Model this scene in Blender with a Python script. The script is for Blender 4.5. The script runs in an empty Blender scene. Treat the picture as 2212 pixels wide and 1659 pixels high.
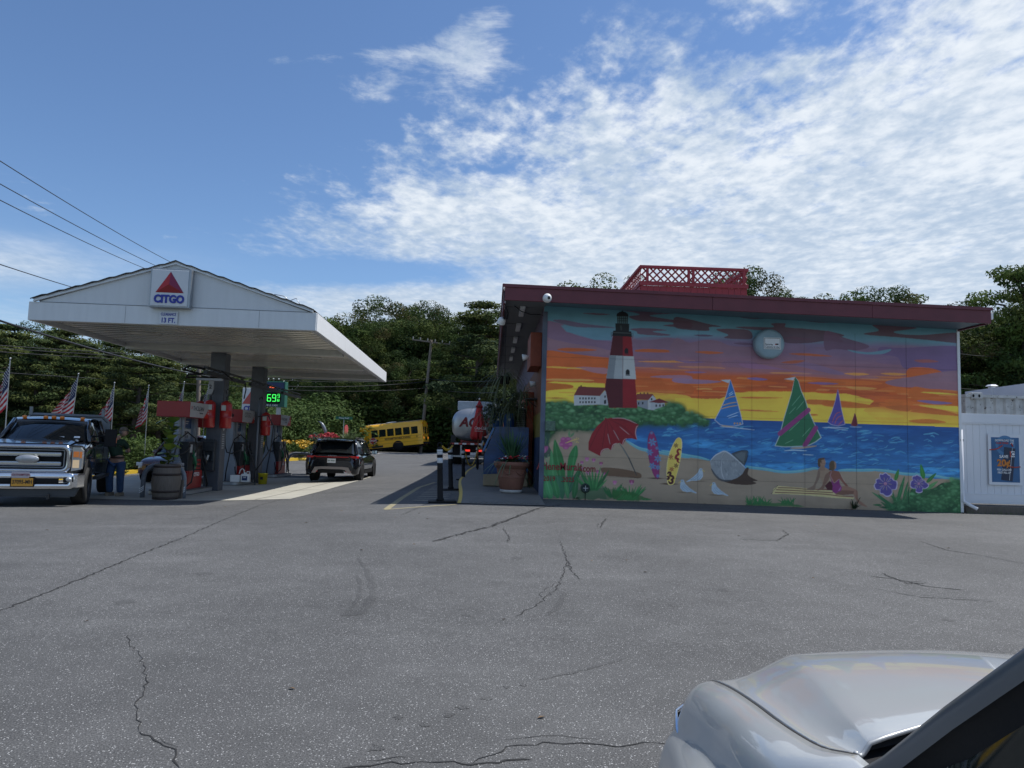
import bpy, bmesh, math, random
import numpy as np
from mathutils import Matrix, Vector
random.seed(7); np.random.seed(7)
SC = bpy.context.scene
COL = SC.collection
rad = math.radians
# ------------------------------------------------------------------ camera
FPX, PW, PH = 1534.0, 2212.0, 1659.0
PITCH, ROLL, YAW, CAMZ = math.atan(.0844), .029, -.026, 1.5
CAMR = Matrix.Rotation(YAW, 4, 'Z') @ Matrix.Rotation(math.pi/2+PITCH, 4, 'X') @ Matrix.Rotation(ROLL, 4, 'Z')
cd = bpy.data.cameras.new('camera'); cam = bpy.data.objects.new('camera', cd); COL.objects.link(cam)
cd.sensor_width = 36; cd.lens = FPX/PW*36; cd.clip_start = .05; cd.clip_end = 2000
cam.matrix_world = Matrix.Translation((0, 0, CAMZ)) @ CAMR
SC.camera = cam
# ------------------------------------------------------------------ exposure
SC.view_settings.view_transform = 'Standard'; SC.view_settings.look = 'None'
SC.view_settings.gamma = 1; SC.view_settings.use_curve_mapping = False
SC.view_settings.exposure = EXPOSURE = 0.42
# ------------------------------------------------------------------ sun
SUN = Vector((.53, .20, 1)).normalized()
sl = bpy.data.lights.new('sun', 'SUN'); sl.energy = 3.6; sl.angle = rad(.53); sl.color = (1, .965, .91)
so = bpy.data.objects.new('sun', sl); COL.objects.link(so)
so.rotation_euler = (-SUN).to_track_quat('-Z', 'Y').to_euler()
# ------------------------------------------------------------------ world: sky + clouds
SKY_S, CLOUD_K = .09, 9.3
W = bpy.data.worlds.new('World'); SC.world = W; W.use_nodes = True
nt = W.node_tree; nt.nodes.clear()
def wn(t, **k):
    n = nt.nodes.new(t)
    for a, b in k.items(): setattr(n, a, b)
    return n
def L(a, b): nt.links.new(a, b)
def M(op, a, b=0, c=0, clamp=False):
    n = wn('ShaderNodeMath', operation=op, use_clamp=clamp)
    for i, v in enumerate((a, b, c)):
        if i >= len(n.inputs): break
        if isinstance(v, (int, float)): n.inputs[i].default_value = v
        else: L(v, n.inputs[i])
    return n.outputs[0]
def smooth(v, lo, hi):
    n = wn('ShaderNodeMapRange', interpolation_type='SMOOTHSTEP'); L(v, n.inputs[0])
    n.inputs[1].default_value = lo; n.inputs[2].default_value = hi; return n.outputs[0]
tc = wn('ShaderNodeTexCoord'); sp = wn('ShaderNodeSeparateXYZ'); L(tc.outputs['Generated'], sp.inputs[0])
X, Y, Zd = sp.outputs
Yp = M('MAXIMUM', Y, .02); Zp = M('MAXIMUM', Zd, .015)
A = M('DIVIDE', X, Yp); E_ = M('DIVIDE', Zd, Yp)
# cloud sheet coordinates (a flat layer high above)
zq = M('ADD', Zp, .06)
cu = M('DIVIDE', X, zq); cv = M('DIVIDE', Y, zq)
cb = wn('ShaderNodeCombineXYZ'); L(cu, cb.inputs[0]); L(cv, cb.inputs[1])
def noise(scale, detail, rough, sx=1, sy=1, rz=0, off=(0, 0, 0), dist=0):
    mp = wn('ShaderNodeMapping'); L(cb.outputs[0], mp.inputs[0])
    mp.inputs['Location'].default_value = off; mp.inputs['Rotation'].default_value = (0, 0, rz); mp.inputs['Scale'].default_value = (sx, sy, 1)
    n = wn('ShaderNodeTexNoise'); L(mp.outputs[0], n.inputs[0])
    n.inputs['Scale'].default_value = scale; n.inputs['Detail'].default_value = detail; n.inputs['Roughness'].default_value = rough
    n.inputs['Distortion'].default_value = dist
    return n.outputs[0]
n_big = noise(1.1, 5, .55, off=(3.1, 1.7, 0))
n_rip = noise(6.5, 8, .60, sx=1.0, sy=.8, rz=rad(-28), off=(.4, 2.2, 0), dist=.15)
n_fine = noise(20, 6, .60, sx=1, sy=.75, rz=rad(-28), off=(8, 0, 0), dist=.1)
n_puff = noise(15, 5, .55, sx=1, sy=.85, rz=rad(20), off=(5, 3, 0), dist=.2)
n_wisp = noise(5.0, 9, .7, sx=.7, sy=1.3, rz=rad(-25), off=(1, 6, 0), dist=.5)
# top edge of the cloud field, elevation as a function of azimuth
fc = wn('ShaderNodeFloatCurve'); L(M('MULTIPLY_ADD', A, .5, .5, clamp=True), fc.inputs[1])
pts = [(-.75, .16), (-.6, .17), (-.5, .165), (-.42, .18), (-.35, .235), (-.30, .265), (-.237, .31), (-.165, .36), (-.12, .425), (.0, .445), (.076, .47), (.155, .54), (.285, .60), (.415, .66), (1, .95)]
cm = fc.mapping.curves[0]
cm.points[0].location = (pts[0][0]*.5+.5, pts[0][1]); cm.points[-1].location = (1, .97)
for a, e in pts[1:-1]: cm.points.new(a*.5+.5, e)
for p in cm.points: p.handle_type = 'AUTO'
fc.mapping.update()
def gauss(a0, e0, ra, re, rot=0):
    da = M('SUBTRACT', A, a0); de = M('SUBTRACT', E_, e0); c, s = math.cos(rot), math.sin(rot)
    p = M('DIVIDE', M('ADD', M('MULTIPLY', da, c), M('MULTIPLY', de, s)), ra)
    q = M('DIVIDE', M('SUBTRACT', M('MULTIPLY', de, c), M('MULTIPLY', da, s)), re)
    r2 = M('ADD', M('MULTIPLY', p, p), M('MULTIPLY', q, q))
    return M('POWER', 2.718, M('MULTIPLY', r2, -1))
edge = M('SUBTRACT', fc.outputs[0], E_)
soft = M('MINIMUM', M('MULTIPLY', edge, 4.5), M('ADD', M('MULTIPLY', edge, 1.6), .30))
nn = M('ADD', M('MULTIPLY', M('SUBTRACT', n_big, .5), 1.9), M('MULTIPLY', M('SUBTRACT', n_rip, .5), 2.2))
nn = M('ADD', nn, M('MULTIPLY', M('SUBTRACT', n_fine, .5), 1.1))
nn = M('MULTIPLY', nn, smooth(E_, .08, .46))
holes = M('MULTIPLY', gauss(-.19, .238, .17, .020, .02), 1.1)
holes = M('ADD', holes, M('MULTIPLY', gauss(.66, .30, .12, .03, -.05), .45))
holes = M('ADD', holes, M('MULTIPLY', gauss(.42, .60, .12, .03, .1), .35))
holes = M('ADD', holes, M('MULTIPLY', gauss(.0, .395, .12, .02, .1), .45))
bias = M('SUBTRACT', soft, holes)
dens = smooth(M('ADD', bias, nn), -.25, .70)
# detached wisps in the blue part
wg = M('ADD', gauss(-.10, .52, .17, .035, .12), gauss(-.04, .58, .07, .05, .5))
wg = M('ADD', wg, gauss(-.30, .55, .07, .012, .1)); wg = M('ADD', wg, gauss(-.17, .56, .05, .016, .1))
wg = M('ADD', wg, M('MULTIPLY', gauss(-.06, .605, .10, .03, .6), .8)); wg = M('ADD', wg, M('MULTIPLY', gauss(-.50, .28, .12, .015, .05), .5))
wg = M('ADD', wg, M('MULTIPLY', gauss(-.68, .33, .10, .03, -.1), .6))
wisp = smooth(M('ADD', M('MULTIPLY', wg, .62), M('MULTIPLY', M('SUBTRACT', M('ADD', M('MULTIPLY', n_wisp, .5), M('MULTIPLY', n_rip, .5)), .5), 4.0)), .40, 1.25)
wisp = M('MULTIPLY', wisp, M('MULTIPLY', smooth(wg, .05, .6), .8))
leftlow = M('MULTIPLY', gauss(-.72, .235, .20, .035, -.04), smooth(n_big, .3, .6))
behind = M('MULTIPLY', smooth(Y, .12, -.1), smooth(M('ADD', n_rip, M('MULTIPLY', n_big, .4)), .62, .95))
front = smooth(Y, .02, .12)
mask = M('MULTIPLY', M('MAXIMUM', dens, M('MAXIMUM', wisp, M('MULTIPLY', leftlow, .75))), front)
mask = M('MAXIMUM', mask, behind)
mask = M('MULTIPLY', mask, smooth(Zd, -.01, .03))
n_sh = noise(2.6, 5, .6, sx=1, sy=.7, rz=rad(15), off=(2, 9, 0), dist=.3)
bright = M('ADD', M('MULTIPLY', n_puff, .9), M('ADD', M('MULTIPLY', n_sh, 1.2), M('MULTIPLY', n_fine, .5)))
bright = M('ADD', M('MULTIPLY', M('SUBTRACT', bright, 1.32), M('ADD', .35, M('MULTIPLY', smooth(E_, .05, .4), .65))), 1.32)
cc = wn('ShaderNodeMix', data_type='RGBA'); L(smooth(M('SUBTRACT', bright, M('MULTIPLY', smooth(E_, .5, .1), .12)), .98, 1.62), cc.inputs[0])
cc.inputs[6].default_value = (.44*CLOUD_K, .54*CLOUD_K, .67*CLOUD_K, 1); cc.inputs[7].default_value = (CLOUD_K*.80, CLOUD_K*.845, CLOUD_K*.89, 1)
sky = wn('ShaderNodeTexSky', sky_type='NISHITA'); sky.sun_disc = False
sky.sun_elevation = math.asin(SUN.z); sky.sun_rotation = math.atan2(SUN.x, SUN.y); sky.air_density = 1.0; sky.dust_density = .3; sky.ozone_density = 2.2
tint = wn('ShaderNodeMix', data_type='RGBA', blend_type='MULTIPLY'); tint.inputs[0].default_value = 1; L(sky.outputs[0], tint.inputs[6]); tint.inputs[7].default_value = (.82, .95, 1.10, 1)
mx = wn('ShaderNodeMix', data_type='RGBA'); L(M('MULTIPLY', mask, .93), mx.inputs[0]); L(tint.outputs[2], mx.inputs[6]); L(cc.outputs[2], mx.inputs[7])
bg = wn('ShaderNodeBackground'); L(mx.outputs[2], bg.inputs[0]); bg.inputs[1].default_value = SKY_S
wo = wn('ShaderNodeOutputWorld'); L(bg.outputs[0], wo.inputs[0])
# ------------------------------------------------------------------ pixel -> world helpers (d = photo pixels at 2212 wide)
CR3 = CAMR.to_3x3()
def ray(px, py): return CR3 @ Vector(((px-PW/2)/FPX, -(py-PH/2)/FPX, -1))
def P(px, py, Yw):
    d = ray(px, py); return Vector((0, 0, CAMZ)) + d*(Yw/d.y)
def Zp_(px, py, z):
    d = ray(px, py); return Vector((0, 0, CAMZ)) + d*((z-CAMZ)/d.z)
def sm(t): t = max(0., min(1., t)); return t*t*(3-2*t)
def gz(x, y):
    b = sm((x+8.5)/8)
    z = (1-b)*-.2*sm((y-8)/14) + b*.15*sm((y-5)/6)*(1-.45*sm((x-3)/9))
    return z + .25*sm((y-28)/14) + .12*sm((y-48)/26) + 1.6*sm((y-82)/60)
def G(px, py):
    z = 0.
    for _ in range(60):
        p = Zp_(px, py, z); z = .5*z+.5*gz(p.x, p.y)
    return Zp_(px, py, z)
# ------------------------------------------------------------------ mesh builder
class MB:
    def __init__(s, k=0, smooth=False): s.v = []; s.f = []; s.m = []; s.sm = []; s.k = k; s.smooth = smooth; s.T = None
    def add(s, vs, fs, smooth=None, T=None):
        o = len(s.v); sm_ = s.smooth if smooth is None else smooth
        for v in vs:
            v = Vector(v)
            if T is not None: v = T @ v
            if s.T is not None: v = s.T @ v
            s.v.append(tuple(v))
        for f in fs: s.f.append([i+o for i in f]); s.m.append(s.k); s.sm.append(sm_)
        return s
    def mk(s, k): s.k = k; return s
    def box(s, c, d, rz=0, rx=0, ry=0, taper=1):
        x, y, z = d[0]/2, d[1]/2, d[2]/2; t = taper
        vs = [(-x, -y, -z), (x, -y, -z), (x, y, -z), (-x, y, -z), (-x*t, -y*t, z), (x*t, -y*t, z), (x*t, y*t, z), (-x*t, y*t, z)]
        T = Matrix.Translation(c) @ Matrix.Rotation(rz, 4, 'Z') @ Matrix.Rotation(rx, 4, 'X') @ Matrix.Rotation(ry, 4, 'Y')
        return s.add(vs, [(0, 3, 2, 1), (4, 5, 6, 7), (0, 1, 5, 4), (1, 2, 6, 5), (2, 3, 7, 6), (3, 0, 4, 7)], False, T)
    def bb(s, x0, x1, y0, y1, z0, z1): return s.box(((x0+x1)/2, (y0+y1)/2, (z0+z1)/2), (abs(x1-x0), abs(y1-y0), abs(z1-z0)))
    def cyl(s, p0, p1, r0, r1=None, n=12, cap=True, smooth=True):
        r1 = r0 if r1 is None else r1; p0 = Vector(p0); p1 = Vector(p1); d = (p1-p0)
        q = d.to_track_quat('Z', 'Y').to_matrix()
        vs = []
        for p, r in ((p0, r0), (p1, r1)):
            for i in range(n):
                a = 2*math.pi*i/n; vs.append(p + q @ Vector((r*math.cos(a), r*math.sin(a), 0)))
        s.add(vs, [(i, (i+1) % n, n+(i+1) % n, n+i) for i in range(n)], smooth)
        if cap:
            s.add(vs[:n], [list(range(n))[::-1]], False); s.add(vs[n:], [list(range(n))], False)
        return s
    def tube(s, pts, r, n=8, smooth=True, cap=True):
        pts = [Vector(p) for p in pts]; m = len(pts); rr = r if isinstance(r, (list, tuple)) else [r]*m
        vs = []; up = Vector((0, 0, 1)); prev = None
        for i, p in enumerate(pts):
            d = (pts[min(i+1, m-1)]-pts[max(i-1, 0)]).normalized()
            if prev is None:
                a = d.cross(up) if abs(d.z) < .95 else d.cross(Vector((1, 0, 0)))
            else: a = prev - d*prev.dot(d)
            a.normalize(); prev = a; b = d.cross(a)
            for k in range(n):
                t = 2*math.pi*k/n; vs.append(p + (a*math.cos(t)+b*math.sin(t))*rr[i])
        fs = [(i*n+k, i*n+(k+1) % n, (i+1)*n+(k+1) % n, (i+1)*n+k) for i in range(m-1) for k in range(n)]
        if cap: fs += [list(range(n))[::-1], [(m-1)*n+k for k in range(n)]]
        return s.add(vs, fs, smooth)
    def lathe(s, prof, c=(0, 0, 0), n=24, T=None, smooth=True, squash=(1, 1), cap=True):
        vs = []
        for r, z in prof:
            for k in range(n):
                a = 2*math.pi*k/n; vs.append((c[0]+r*math.cos(a)*squash[0], c[1]+r*math.sin(a)*squash[1], c[2]+z))
        m = len(prof)
        fs = [(i*n+k, i*n+(k+1) % n, (i+1)*n+(k+1) % n, (i+1)*n+k) for i in range(m-1) for k in range(n)]
        if cap and prof[0][0] > 1e-4: fs.append(list(range(n))[::-1])
        if cap and prof[-1][0] > 1e-4: fs.append([(m-1)*n+k for k in range(n)])
        return s.add(vs, fs, smooth, T)
    def prism(s, pts, plane, lo, hi, smooth=False):
        n = len(pts)
        def v(p, t): return {'xy': (p[0], p[1], t), 'xz': (p[0], t, p[1]), 'yz': (t, p[0], p[1])}[plane]
        vs = [v(p, lo) for p in pts]+[v(p, hi) for p in pts]
        s.add(vs, [(i, (i+1) % n, n+(i+1) % n, n+i) for i in range(n)], smooth)
        return s.add(vs, [list(range(n))[::-1], list(range(n, 2*n))], False)
    def grid(s, rows, closed=False, caps=False, smooth=True):
        m = len(rows); n = len(rows[0]); vs = [p for r in rows for p in r]
        fs = [(i*n+k, i*n+(k+1) % n, (i+1)*n+(k+1) % n, (i+1)*n+k) for i in range(m-1) for k in range(n if closed else n-1)]
        s.add(vs, fs, smooth)
        if caps: s.add(rows[0], [list(range(n))[::-1]], False); s.add(rows[-1], [list(range(n))], False)
        return s
    def ball(s, c, r, n=12, T=None):
        r = (r, r, r) if isinstance(r, (int, float)) else r; rows = []
        h = n//2
        for i in range(h+1):
            t = math.pi*i/h; q = max(math.sin(t), .001)
            rows.append([(c[0]+r[0]*q*math.cos(2*math.pi*k/n), c[1]+r[1]*q*math.sin(2*math.pi*k/n), c[2]-r[2]*math.cos(t)) for k in range(n)])
        vs = [p for q in rows for p in q]
        return s.add(vs, [(i*n+k, i*n+(k+1) % n, (i+1)*n+(k+1) % n, (i+1)*n+k) for i in range(h) for k in range(n)], True, T)
    def text(s, txt, size, T, bold=.0, depth=.004, align='CENTER', shear=0, wscale=1):
        vs, fs = text_geo(txt, size, bold, depth, align, shear)
        if wscale != 1: vs = [(v[0]*wscale, v[1], v[2]) for v in vs]
        return s.add(vs, fs, False, T)
_tc = {}
def text_geo(txt, size, bold, depth, align, shear):
    key = (txt, bold, shear, align, depth, size)
    if key not in _tc:
        c = bpy.data.curves.new('lettering', 'FONT'); c.body = txt; c.size = size; c.offset = bold*size; c.extrude = depth/2
        c.align_x = align; c.align_y = 'CENTER'; c.shear = shear; c.resolution_u = 3
        o = bpy.data.objects.new('lettering', c); me = bpy.data.meshes.new_from_object(o)
        _tc[key] = ([tuple(v.co) for v in me.vertices], [tuple(p.vertices) for p in me.polygons])
        bpy.data.objects.remove(o); bpy.data.meshes.remove(me); bpy.data.curves.remove(c)
    return _tc[key]
# facing matrices for lettering: text lies in XY; these stand it up
def face_front(x, y, z): return Matrix.Translation((x, y, z)) @ Matrix.Rotation(math.pi/2, 4, 'X')          # reads from -Y
def face_right(x, y, z): return Matrix.Translation((x, y, z)) @ Matrix.Rotation(math.pi/2, 4, 'Z') @ Matrix.Rotation(math.pi/2, 4, 'X')   # reads from +X
def mesh_of(name, mb, mats):
    me = bpy.data.meshes.new(name); me.from_pydata(mb.v, [], mb.f)
    for m in mats: me.materials.append(m)
    me.polygons.foreach_set('material_index', mb.m); me.polygons.foreach_set('use_smooth', mb.sm); me.update()
    return me
def obj(name, mb, mats, parent=None, loc=None, rz=None, bevel=0, label=None, cat=None, group=None, kind=None, seg=2, subdiv=0, fix=False):
    if not isinstance(mats, (list, tuple)): mats = [mats]
    me = mb if isinstance(mb, bpy.types.Mesh) else mesh_of(name, mb, mats)
    if fix:
        bm = bmesh.new(); bm.from_mesh(me); bmesh.ops.remove_doubles(bm, verts=bm.verts, dist=1e-5); bmesh.ops.recalc_face_normals(bm, faces=bm.faces); bm.to_mesh(me); bm.free()
    o = bpy.data.objects.new(name, me); COL.objects.link(o)
    if parent: o.parent = parent
    if loc is not None: o.location = loc
    if rz is not None: o.rotation_euler.z = rz
    if bevel:
        b = o.modifiers.new('bevel', 'BEVEL'); b.width = bevel; b.segments = seg; b.limit_method = 'ANGLE'; b.angle_limit = rad(40)
    if subdiv:
        b = o.modifiers.new('subdivision', 'SUBSURF'); b.levels = subdiv; b.render_levels = subdiv
    tag(o, label, cat, group, kind); return o
def tag(o, label=None, cat=None, group=None, kind=None):
    if label: o['label'] = label
    if cat: o['category'] = cat
    if group: o['group'] = group
    if kind: o['kind'] = kind
    return o
def thing(name, label, cat, loc=(0, 0, 0), rz=0, group=None):
    o = bpy.data.objects.new(name, None); COL.objects.link(o); o.location = loc; o.rotation_euler.z = rz; o.empty_display_size = .2
    return tag(o, label, cat, group)
def dup(root, loc, rz=0, label=None, scale=1):
    def cp(o, par):
        c = o.copy(); COL.objects.link(c); c.parent = par
        for ch in [k for k in COL.objects if k.parent == o]: cp(ch, c)
        return c
    r = cp(root, None); r.location = loc; r.rotation_euler.z = rz
    r.scale = (scale,)*3 if isinstance(scale, (int, float)) else scale
    if label: r['label'] = label
    return r
# ------------------------------------------------------------------ materials
def srgb(r, g, b):
    f = lambda c: ((c/255+.055)/1.055)**2.4 if c > 10 else c/255/12.92
    return (f(r), f(g), f(b))
def mat(name, col, rough=.6, metal=0, var=.12, vscale=6, bump=0, bscale=40, coat=0, emit=None, es=1, spec=.5, stretch=(1, 1, 1), trans=0):
    m = bpy.data.materials.new(name); m.use_nodes = True; t = m.node_tree; b = t.nodes['Principled BSDF']
    b.inputs['Roughness'].default_value = rough; b.inputs['Metallic'].default_value = metal; b.inputs['Specular IOR Level'].default_value = spec
    if coat: b.inputs['Coat Weight'].default_value = coat; b.inputs['Coat Roughness'].default_value = .05
    if emit: b.inputs['Emission Color'].default_value = (*emit, 1); b.inputs['Emission Strength'].default_value = es
    if trans: b.inputs['Transmission Weight'].default_value = trans
    tc = t.nodes.new('ShaderNodeTexCoord'); mp = t.nodes.new('ShaderNodeMapping'); mp.inputs['Scale'].default_value = stretch
    t.links.new(tc.outputs['Object'], mp.inputs[0])
    n = t.nodes.new('ShaderNodeTexNoise'); n.inputs['Scale'].default_value = vscale; n.inputs['Detail'].default_value = 6; t.links.new(mp.outputs[0], n.inputs[0])
    r = t.nodes.new('ShaderNodeMix'); r.data_type = 'RGBA'; t.links.new(n.outputs[0], r.inputs[0])
    r.inputs[6].default_value = (*[c*(1-var*1.6) for c in col], 1); r.inputs[7].default_value = (*[min(1, c*(1+var*1.6)) for c in col], 1)
    t.links.new(r.outputs[2], b.inputs['Base Color'])
    if bump:
        n2 = t.nodes.new('ShaderNodeTexNoise'); n2.inputs['Scale'].default_value = bscale; n2.inputs['Detail'].default_value = 4; t.links.new(mp.outputs[0], n2.inputs[0])
        bp = t.nodes.new('ShaderNodeBump'); bp.inputs['Strength'].default_value = bump; bp.inputs['Distance'].default_value = .02
        t.links.new(n2.outputs[0], bp.inputs['Height']); t.links.new(bp.outputs[0], b.inputs['Normal'])
    return m
def mat_vcol(name, rough=.6, gain=1.0, var=.06, vscale=30, bump=.1, bscale=60):
    m = mat(name, (1, 1, 1), rough, bump=bump, bscale=bscale, var=var, vscale=vscale); t = m.node_tree; b = t.nodes['Principled BSDF']
    a = t.nodes.new('ShaderNodeVertexColor'); a.layer_name = 'paint'
    src = b.inputs['Base Color'].links[0].from_socket
    mm = t.nodes.new('ShaderNodeMix'); mm.data_type = 'RGBA'; mm.blend_type = 'MULTIPLY'; mm.inputs[0].default_value = 1
    t.links.new(a.outputs[0], mm.inputs[6]); t.links.new(src, mm.inputs[7])
    hs = t.nodes.new('ShaderNodeVectorMath'); hs.operation = 'SCALE'; hs.inputs['Scale'].default_value = gain
    t.links.new(mm.outputs[2], hs.inputs[0]); t.links.new(hs.outputs[0], b.inputs['Base Color']); return m
MT = {}
def mm(k, *a, **kw):
    if k not in MT: MT[k] = mat(k, *a, **kw)
    return MT[k]
black = mat('black_rubber', (.010, .010, .011), .7, bump=.1, spec=.25)
darkm = mat('dark_metal', (.03, .032, .035), .45, metal=.3)
tyre_m = mat('tyre_rubber', (.014, .014, .014), .75, bump=.3, bscale=60)
chrome = mat('chrome', (.75, .76, .78), .09, metal=1, var=.02)
steel = mat('galvanised_steel', (.42, .44, .46), .42, metal=.7)
glass_d = mat('tinted_glass', (.012, .016, .018), .04, var=.02, spec=.8)
white_p = mat('white_paint', (.80, .81, .81), .4, var=.05, vscale=4, stretch=(2, 2, .4))
pale_p = mat('pale_metal_panel', (.62, .65, .67), .35, var=.07, vscale=3, stretch=(2.5, 2.5, .35))
grey_p = mat('blue_grey_paint', (.17, .19, .225), .4, var=.08, vscale=4)
dgrey_p = mat('dark_grey_paint', (.085, .095, .115), .45, var=.1)
red_p = mat('red_paint', (.42, .022, .022), .32, var=.1, coat=.3)
dred_p = mat('dark_red_paint', (.22, .012, .014), .35, var=.1)
yellow_p = mat('yellow_paint', (.62, .42, .03), .55, var=.2, vscale=12)
orange_lens = mat('amber_lens', (.8, .22, .02), .2, emit=(1, .30, .03), es=.5)
red_lens = mat('red_lens', (.45, .01, .01), .15)
red_lit = mat('lit_tail_lamp', (.6, .02, .02), .3, emit=(1, .05, .03), es=.6)
skin = mat('skin', (.42, .24, .17), .55)
blue_letter = mat('blue_lettering', (.02, .035, .30), .5)
black_letter = mat('black_lettering', (.012, .012, .014), .6)
white_letter = mat('white_lettering', (.8, .8, .8), .5, var=.03)
wood_w = mat('weathered_wood', (.145, .118, .095), .8, var=.3, vscale=8, bump=.3, stretch=(6, 6, .6))
pole_w = mat('pole_wood', (.20, .165, .135), .85, var=.25, vscale=8, bump=.3, stretch=(5, 5, .5))
leaf_a = mat('leaf_green', (.045, .085, .022), .5, var=.35, vscale=3)
leaf_b = mat('leaf_dark_green', (.025, .052, .018), .5, var=.3, vscale=3)
leaf_c = mat('leaf_olive', (.075, .105, .025), .5, var=.3, vscale=3)
bark = mat('bark', (.085, .068, .055), .9, var=.3, bump=.5, bscale=15)
# ================================================================== ground
def asphalt(name, base, spark=1.0):
    m = bpy.data.materials.new(name); m.use_nodes = True; t = m.node_tree; b = t.nodes['Principled BSDF']
    def n(k, **kw):
        q = t.nodes.new(k)
        for a, c in kw.items(): setattr(q, a, c)
        return q
    tc = n('ShaderNodeTexCoord')
    def nz(s, d=5, r=.6, sc=(1, 1, 1)):
        mp = n('ShaderNodeMapping'); mp.inputs['Scale'].default_value = sc; t.links.new(tc.outputs['Object'], mp.inputs[0])
        q = n('ShaderNodeTexNoise'); q.inputs['Scale'].default_value = s; q.inputs['Detail'].default_value = d; q.inputs['Roughness'].default_value = r; t.links.new(mp.outputs[0], q.inputs[0]); return q.outputs[0]
    def ramp(v, a, b_, lo, hi):
        q = n('ShaderNodeMapRange', interpolation_type='SMOOTHSTEP'); t.links.new(v, q.inputs[0])
        for i, x in enumerate((a, b_, lo, hi)): q.inputs[i+1].default_value = x
        return q.outputs[0]
    def mul(a, c, op='MULTIPLY'):
        q = n('ShaderNodeMath', operation=op)
        for i, x in enumerate((a, c)):
            if isinstance(x, (int, float)): q.inputs[i].default_value = x
            else: t.links.new(x, q.inputs[i])
        return q.outputs[0]
    big = ramp(nz(.35, 4), .3, .7, .84, 1.16); mid = ramp(nz(2.2, 5), .3, .7, .9, 1.1)
    wear = ramp(nz(.5, 6, .65, (.22, 1.6, 1)), .5, .72, 1.0, 1.22)
    fine = ramp(nz(110, 3, .75), .30, .70, .35, 1.75)
    vo = n('ShaderNodeTexVoronoi'); vo.inputs['Scale'].default_value = 105; t.links.new(tc.outputs['Object'], vo.inputs[0])
    ws = n('ShaderNodeTexWhiteNoise'); t.links.new(vo.outputs['Position'] if 'Position' in vo.outputs else vo.outputs[2], ws.inputs[0])
    st = mul(ramp(vo.outputs['Distance'], .28, .44, 1, 0), ramp(ws.outputs['Value'], .78, .86, 0, 1))
    v = mul(mul(mul(big, mid), wear), fine); v = mul(v, base); v = mul(v, mul(st, mul(.26*spark, ramp(nz(23, 2), .35, .65, .3, 1.6))), 'ADD')
    dark = ramp(nz(1.1, 7, .7), .56, .78, 1.0, .74); v = mul(v, dark)
    cb = n('ShaderNodeCombineColor'); t.links.new(v, cb.inputs[0]); t.links.new(v, cb.inputs[1]); t.links.new(mul(v, .985), cb.inputs[2])
    t.links.new(cb.outputs[0], b.inputs['Base Color']); b.inputs['Roughness'].default_value = .82
    bp = n('ShaderNodeBump'); bp.inputs['Strength'].default_value = .55; bp.inputs['Distance'].default_value = .012
    t.links.new(nz(80, 3, .7), bp.inputs['Height']); t.links.new(bp.outputs[0], b.inputs['Normal'])
    return m
asph = asphalt('asphalt', .078)
asph_old = asphalt('asphalt_pale', .24, .4)
def sheet(name, xs, ys, off, m, kind='structure', zf=gz):
    b = MB(smooth=True); b.grid([[(x, y, zf(x, y)+off) for x in xs] for y in ys][::-1]); return obj(name, b, m, kind=kind)
def rng(a, b, st): n = max(2, int(round((b-a)/st))+1); return [a+(b-a)*i/(n-1) for i in range(n)]
grass_m = mat('grass_ground', (.05, .07, .025), .9, var=.4, vscale=1.5, bump=.6, bscale=20)
soil_m = mat('soil', (.07, .055, .04), .95, var=.3, vscale=4, bump=.5, bscale=20)
sheet('terrain', rng(-260, -60, 20)+rng(-50, 50, 2)+rng(60, 260, 20), rng(-60, 84, 2)+rng(90, 200, 6)+rng(240, 500, 40), -.05, grass_m)
sheet('asphalt_lot', rng(-70, 60, .5), rng(-12, 70, .5), 0, asph)
road_m = asphalt('road_asphalt', .27, .3)
sheet('road', rng(-90, 60, 1), rng(70, 81, 1), .004, road_m)
conc_m = mat('concrete_apron', (.40, .385, .33), .85, var=.14, vscale=1.3, bump=.25, bscale=30)
# worn, oil-stained concrete under the canopy
sheet('concrete_apron', rng(-14.2, -5.0, .4), rng(18.15, 30.2, .4), .006, conc_m)
kerbc = mat('concrete_pale', (.36, .35, .33), .85, var=.15, vscale=2, bump=.2)
jm = mat('joint_filler', (.03, .03, .03), .9)
b = MB()
for yy in (22.2, 26.2):
    pts = rng(-14.1, -5.05, .5)
    b.grid([[(x, yy+.012, gz(x, yy)+.010) for x in pts], [(x, yy-.012, gz(x, yy)+.010) for x in pts]])
for xx in (-5.9,):
    pts = rng(18.2, 30.1, .5)
    b.grid([[(xx-.012, y, gz(xx, y)+.010) for y in pts], [(xx+.012, y, gz(xx, y)+.010) for y in pts]])
obj('apron_joint', b, jm, kind='structure')
# ribbons on the ground
def ribbon(pts, w, off, mb, jit=0, sub=1, taper=True):
    q = []
    for a, c in zip(pts[:-1], pts[1:]):
        n = max(1, int((Vector(c)-Vector(a)).length/sub))
        for i in range(n): q.append(Vector(a).lerp(Vector(c), i/n))
    q.append(Vector(pts[-1]))
    if jit: q = [q[0]]+[p+Vector((random.uniform(-jit, jit), random.uniform(-jit, jit), 0)) for p in q[1:-1]]+[q[-1]]
    r0, r1 = [], []; m = len(q)
    for i, p in enumerate(q):
        d = (q[min(i+1, m-1)]-q[max(i-1, 0)]); d.z = 0; d.normalize(); nrm = Vector((-d.y, d.x, 0))
        ww = (w if not callable(w) else w(i/(m-1)))/2
        if jit: ww *= random.uniform(.35, 1.25)
        if taper and (i == 0 or i == m-1): ww *= .2
        for s, r in ((1, r0), (-1, r1)):
            a = p+nrm*ww*s; r.append((a.x, a.y, gz(a.x, a.y)+off))
    mb.grid([r0, r1], smooth=False)
def gp(l): return [G(*p) for p in l]
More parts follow.
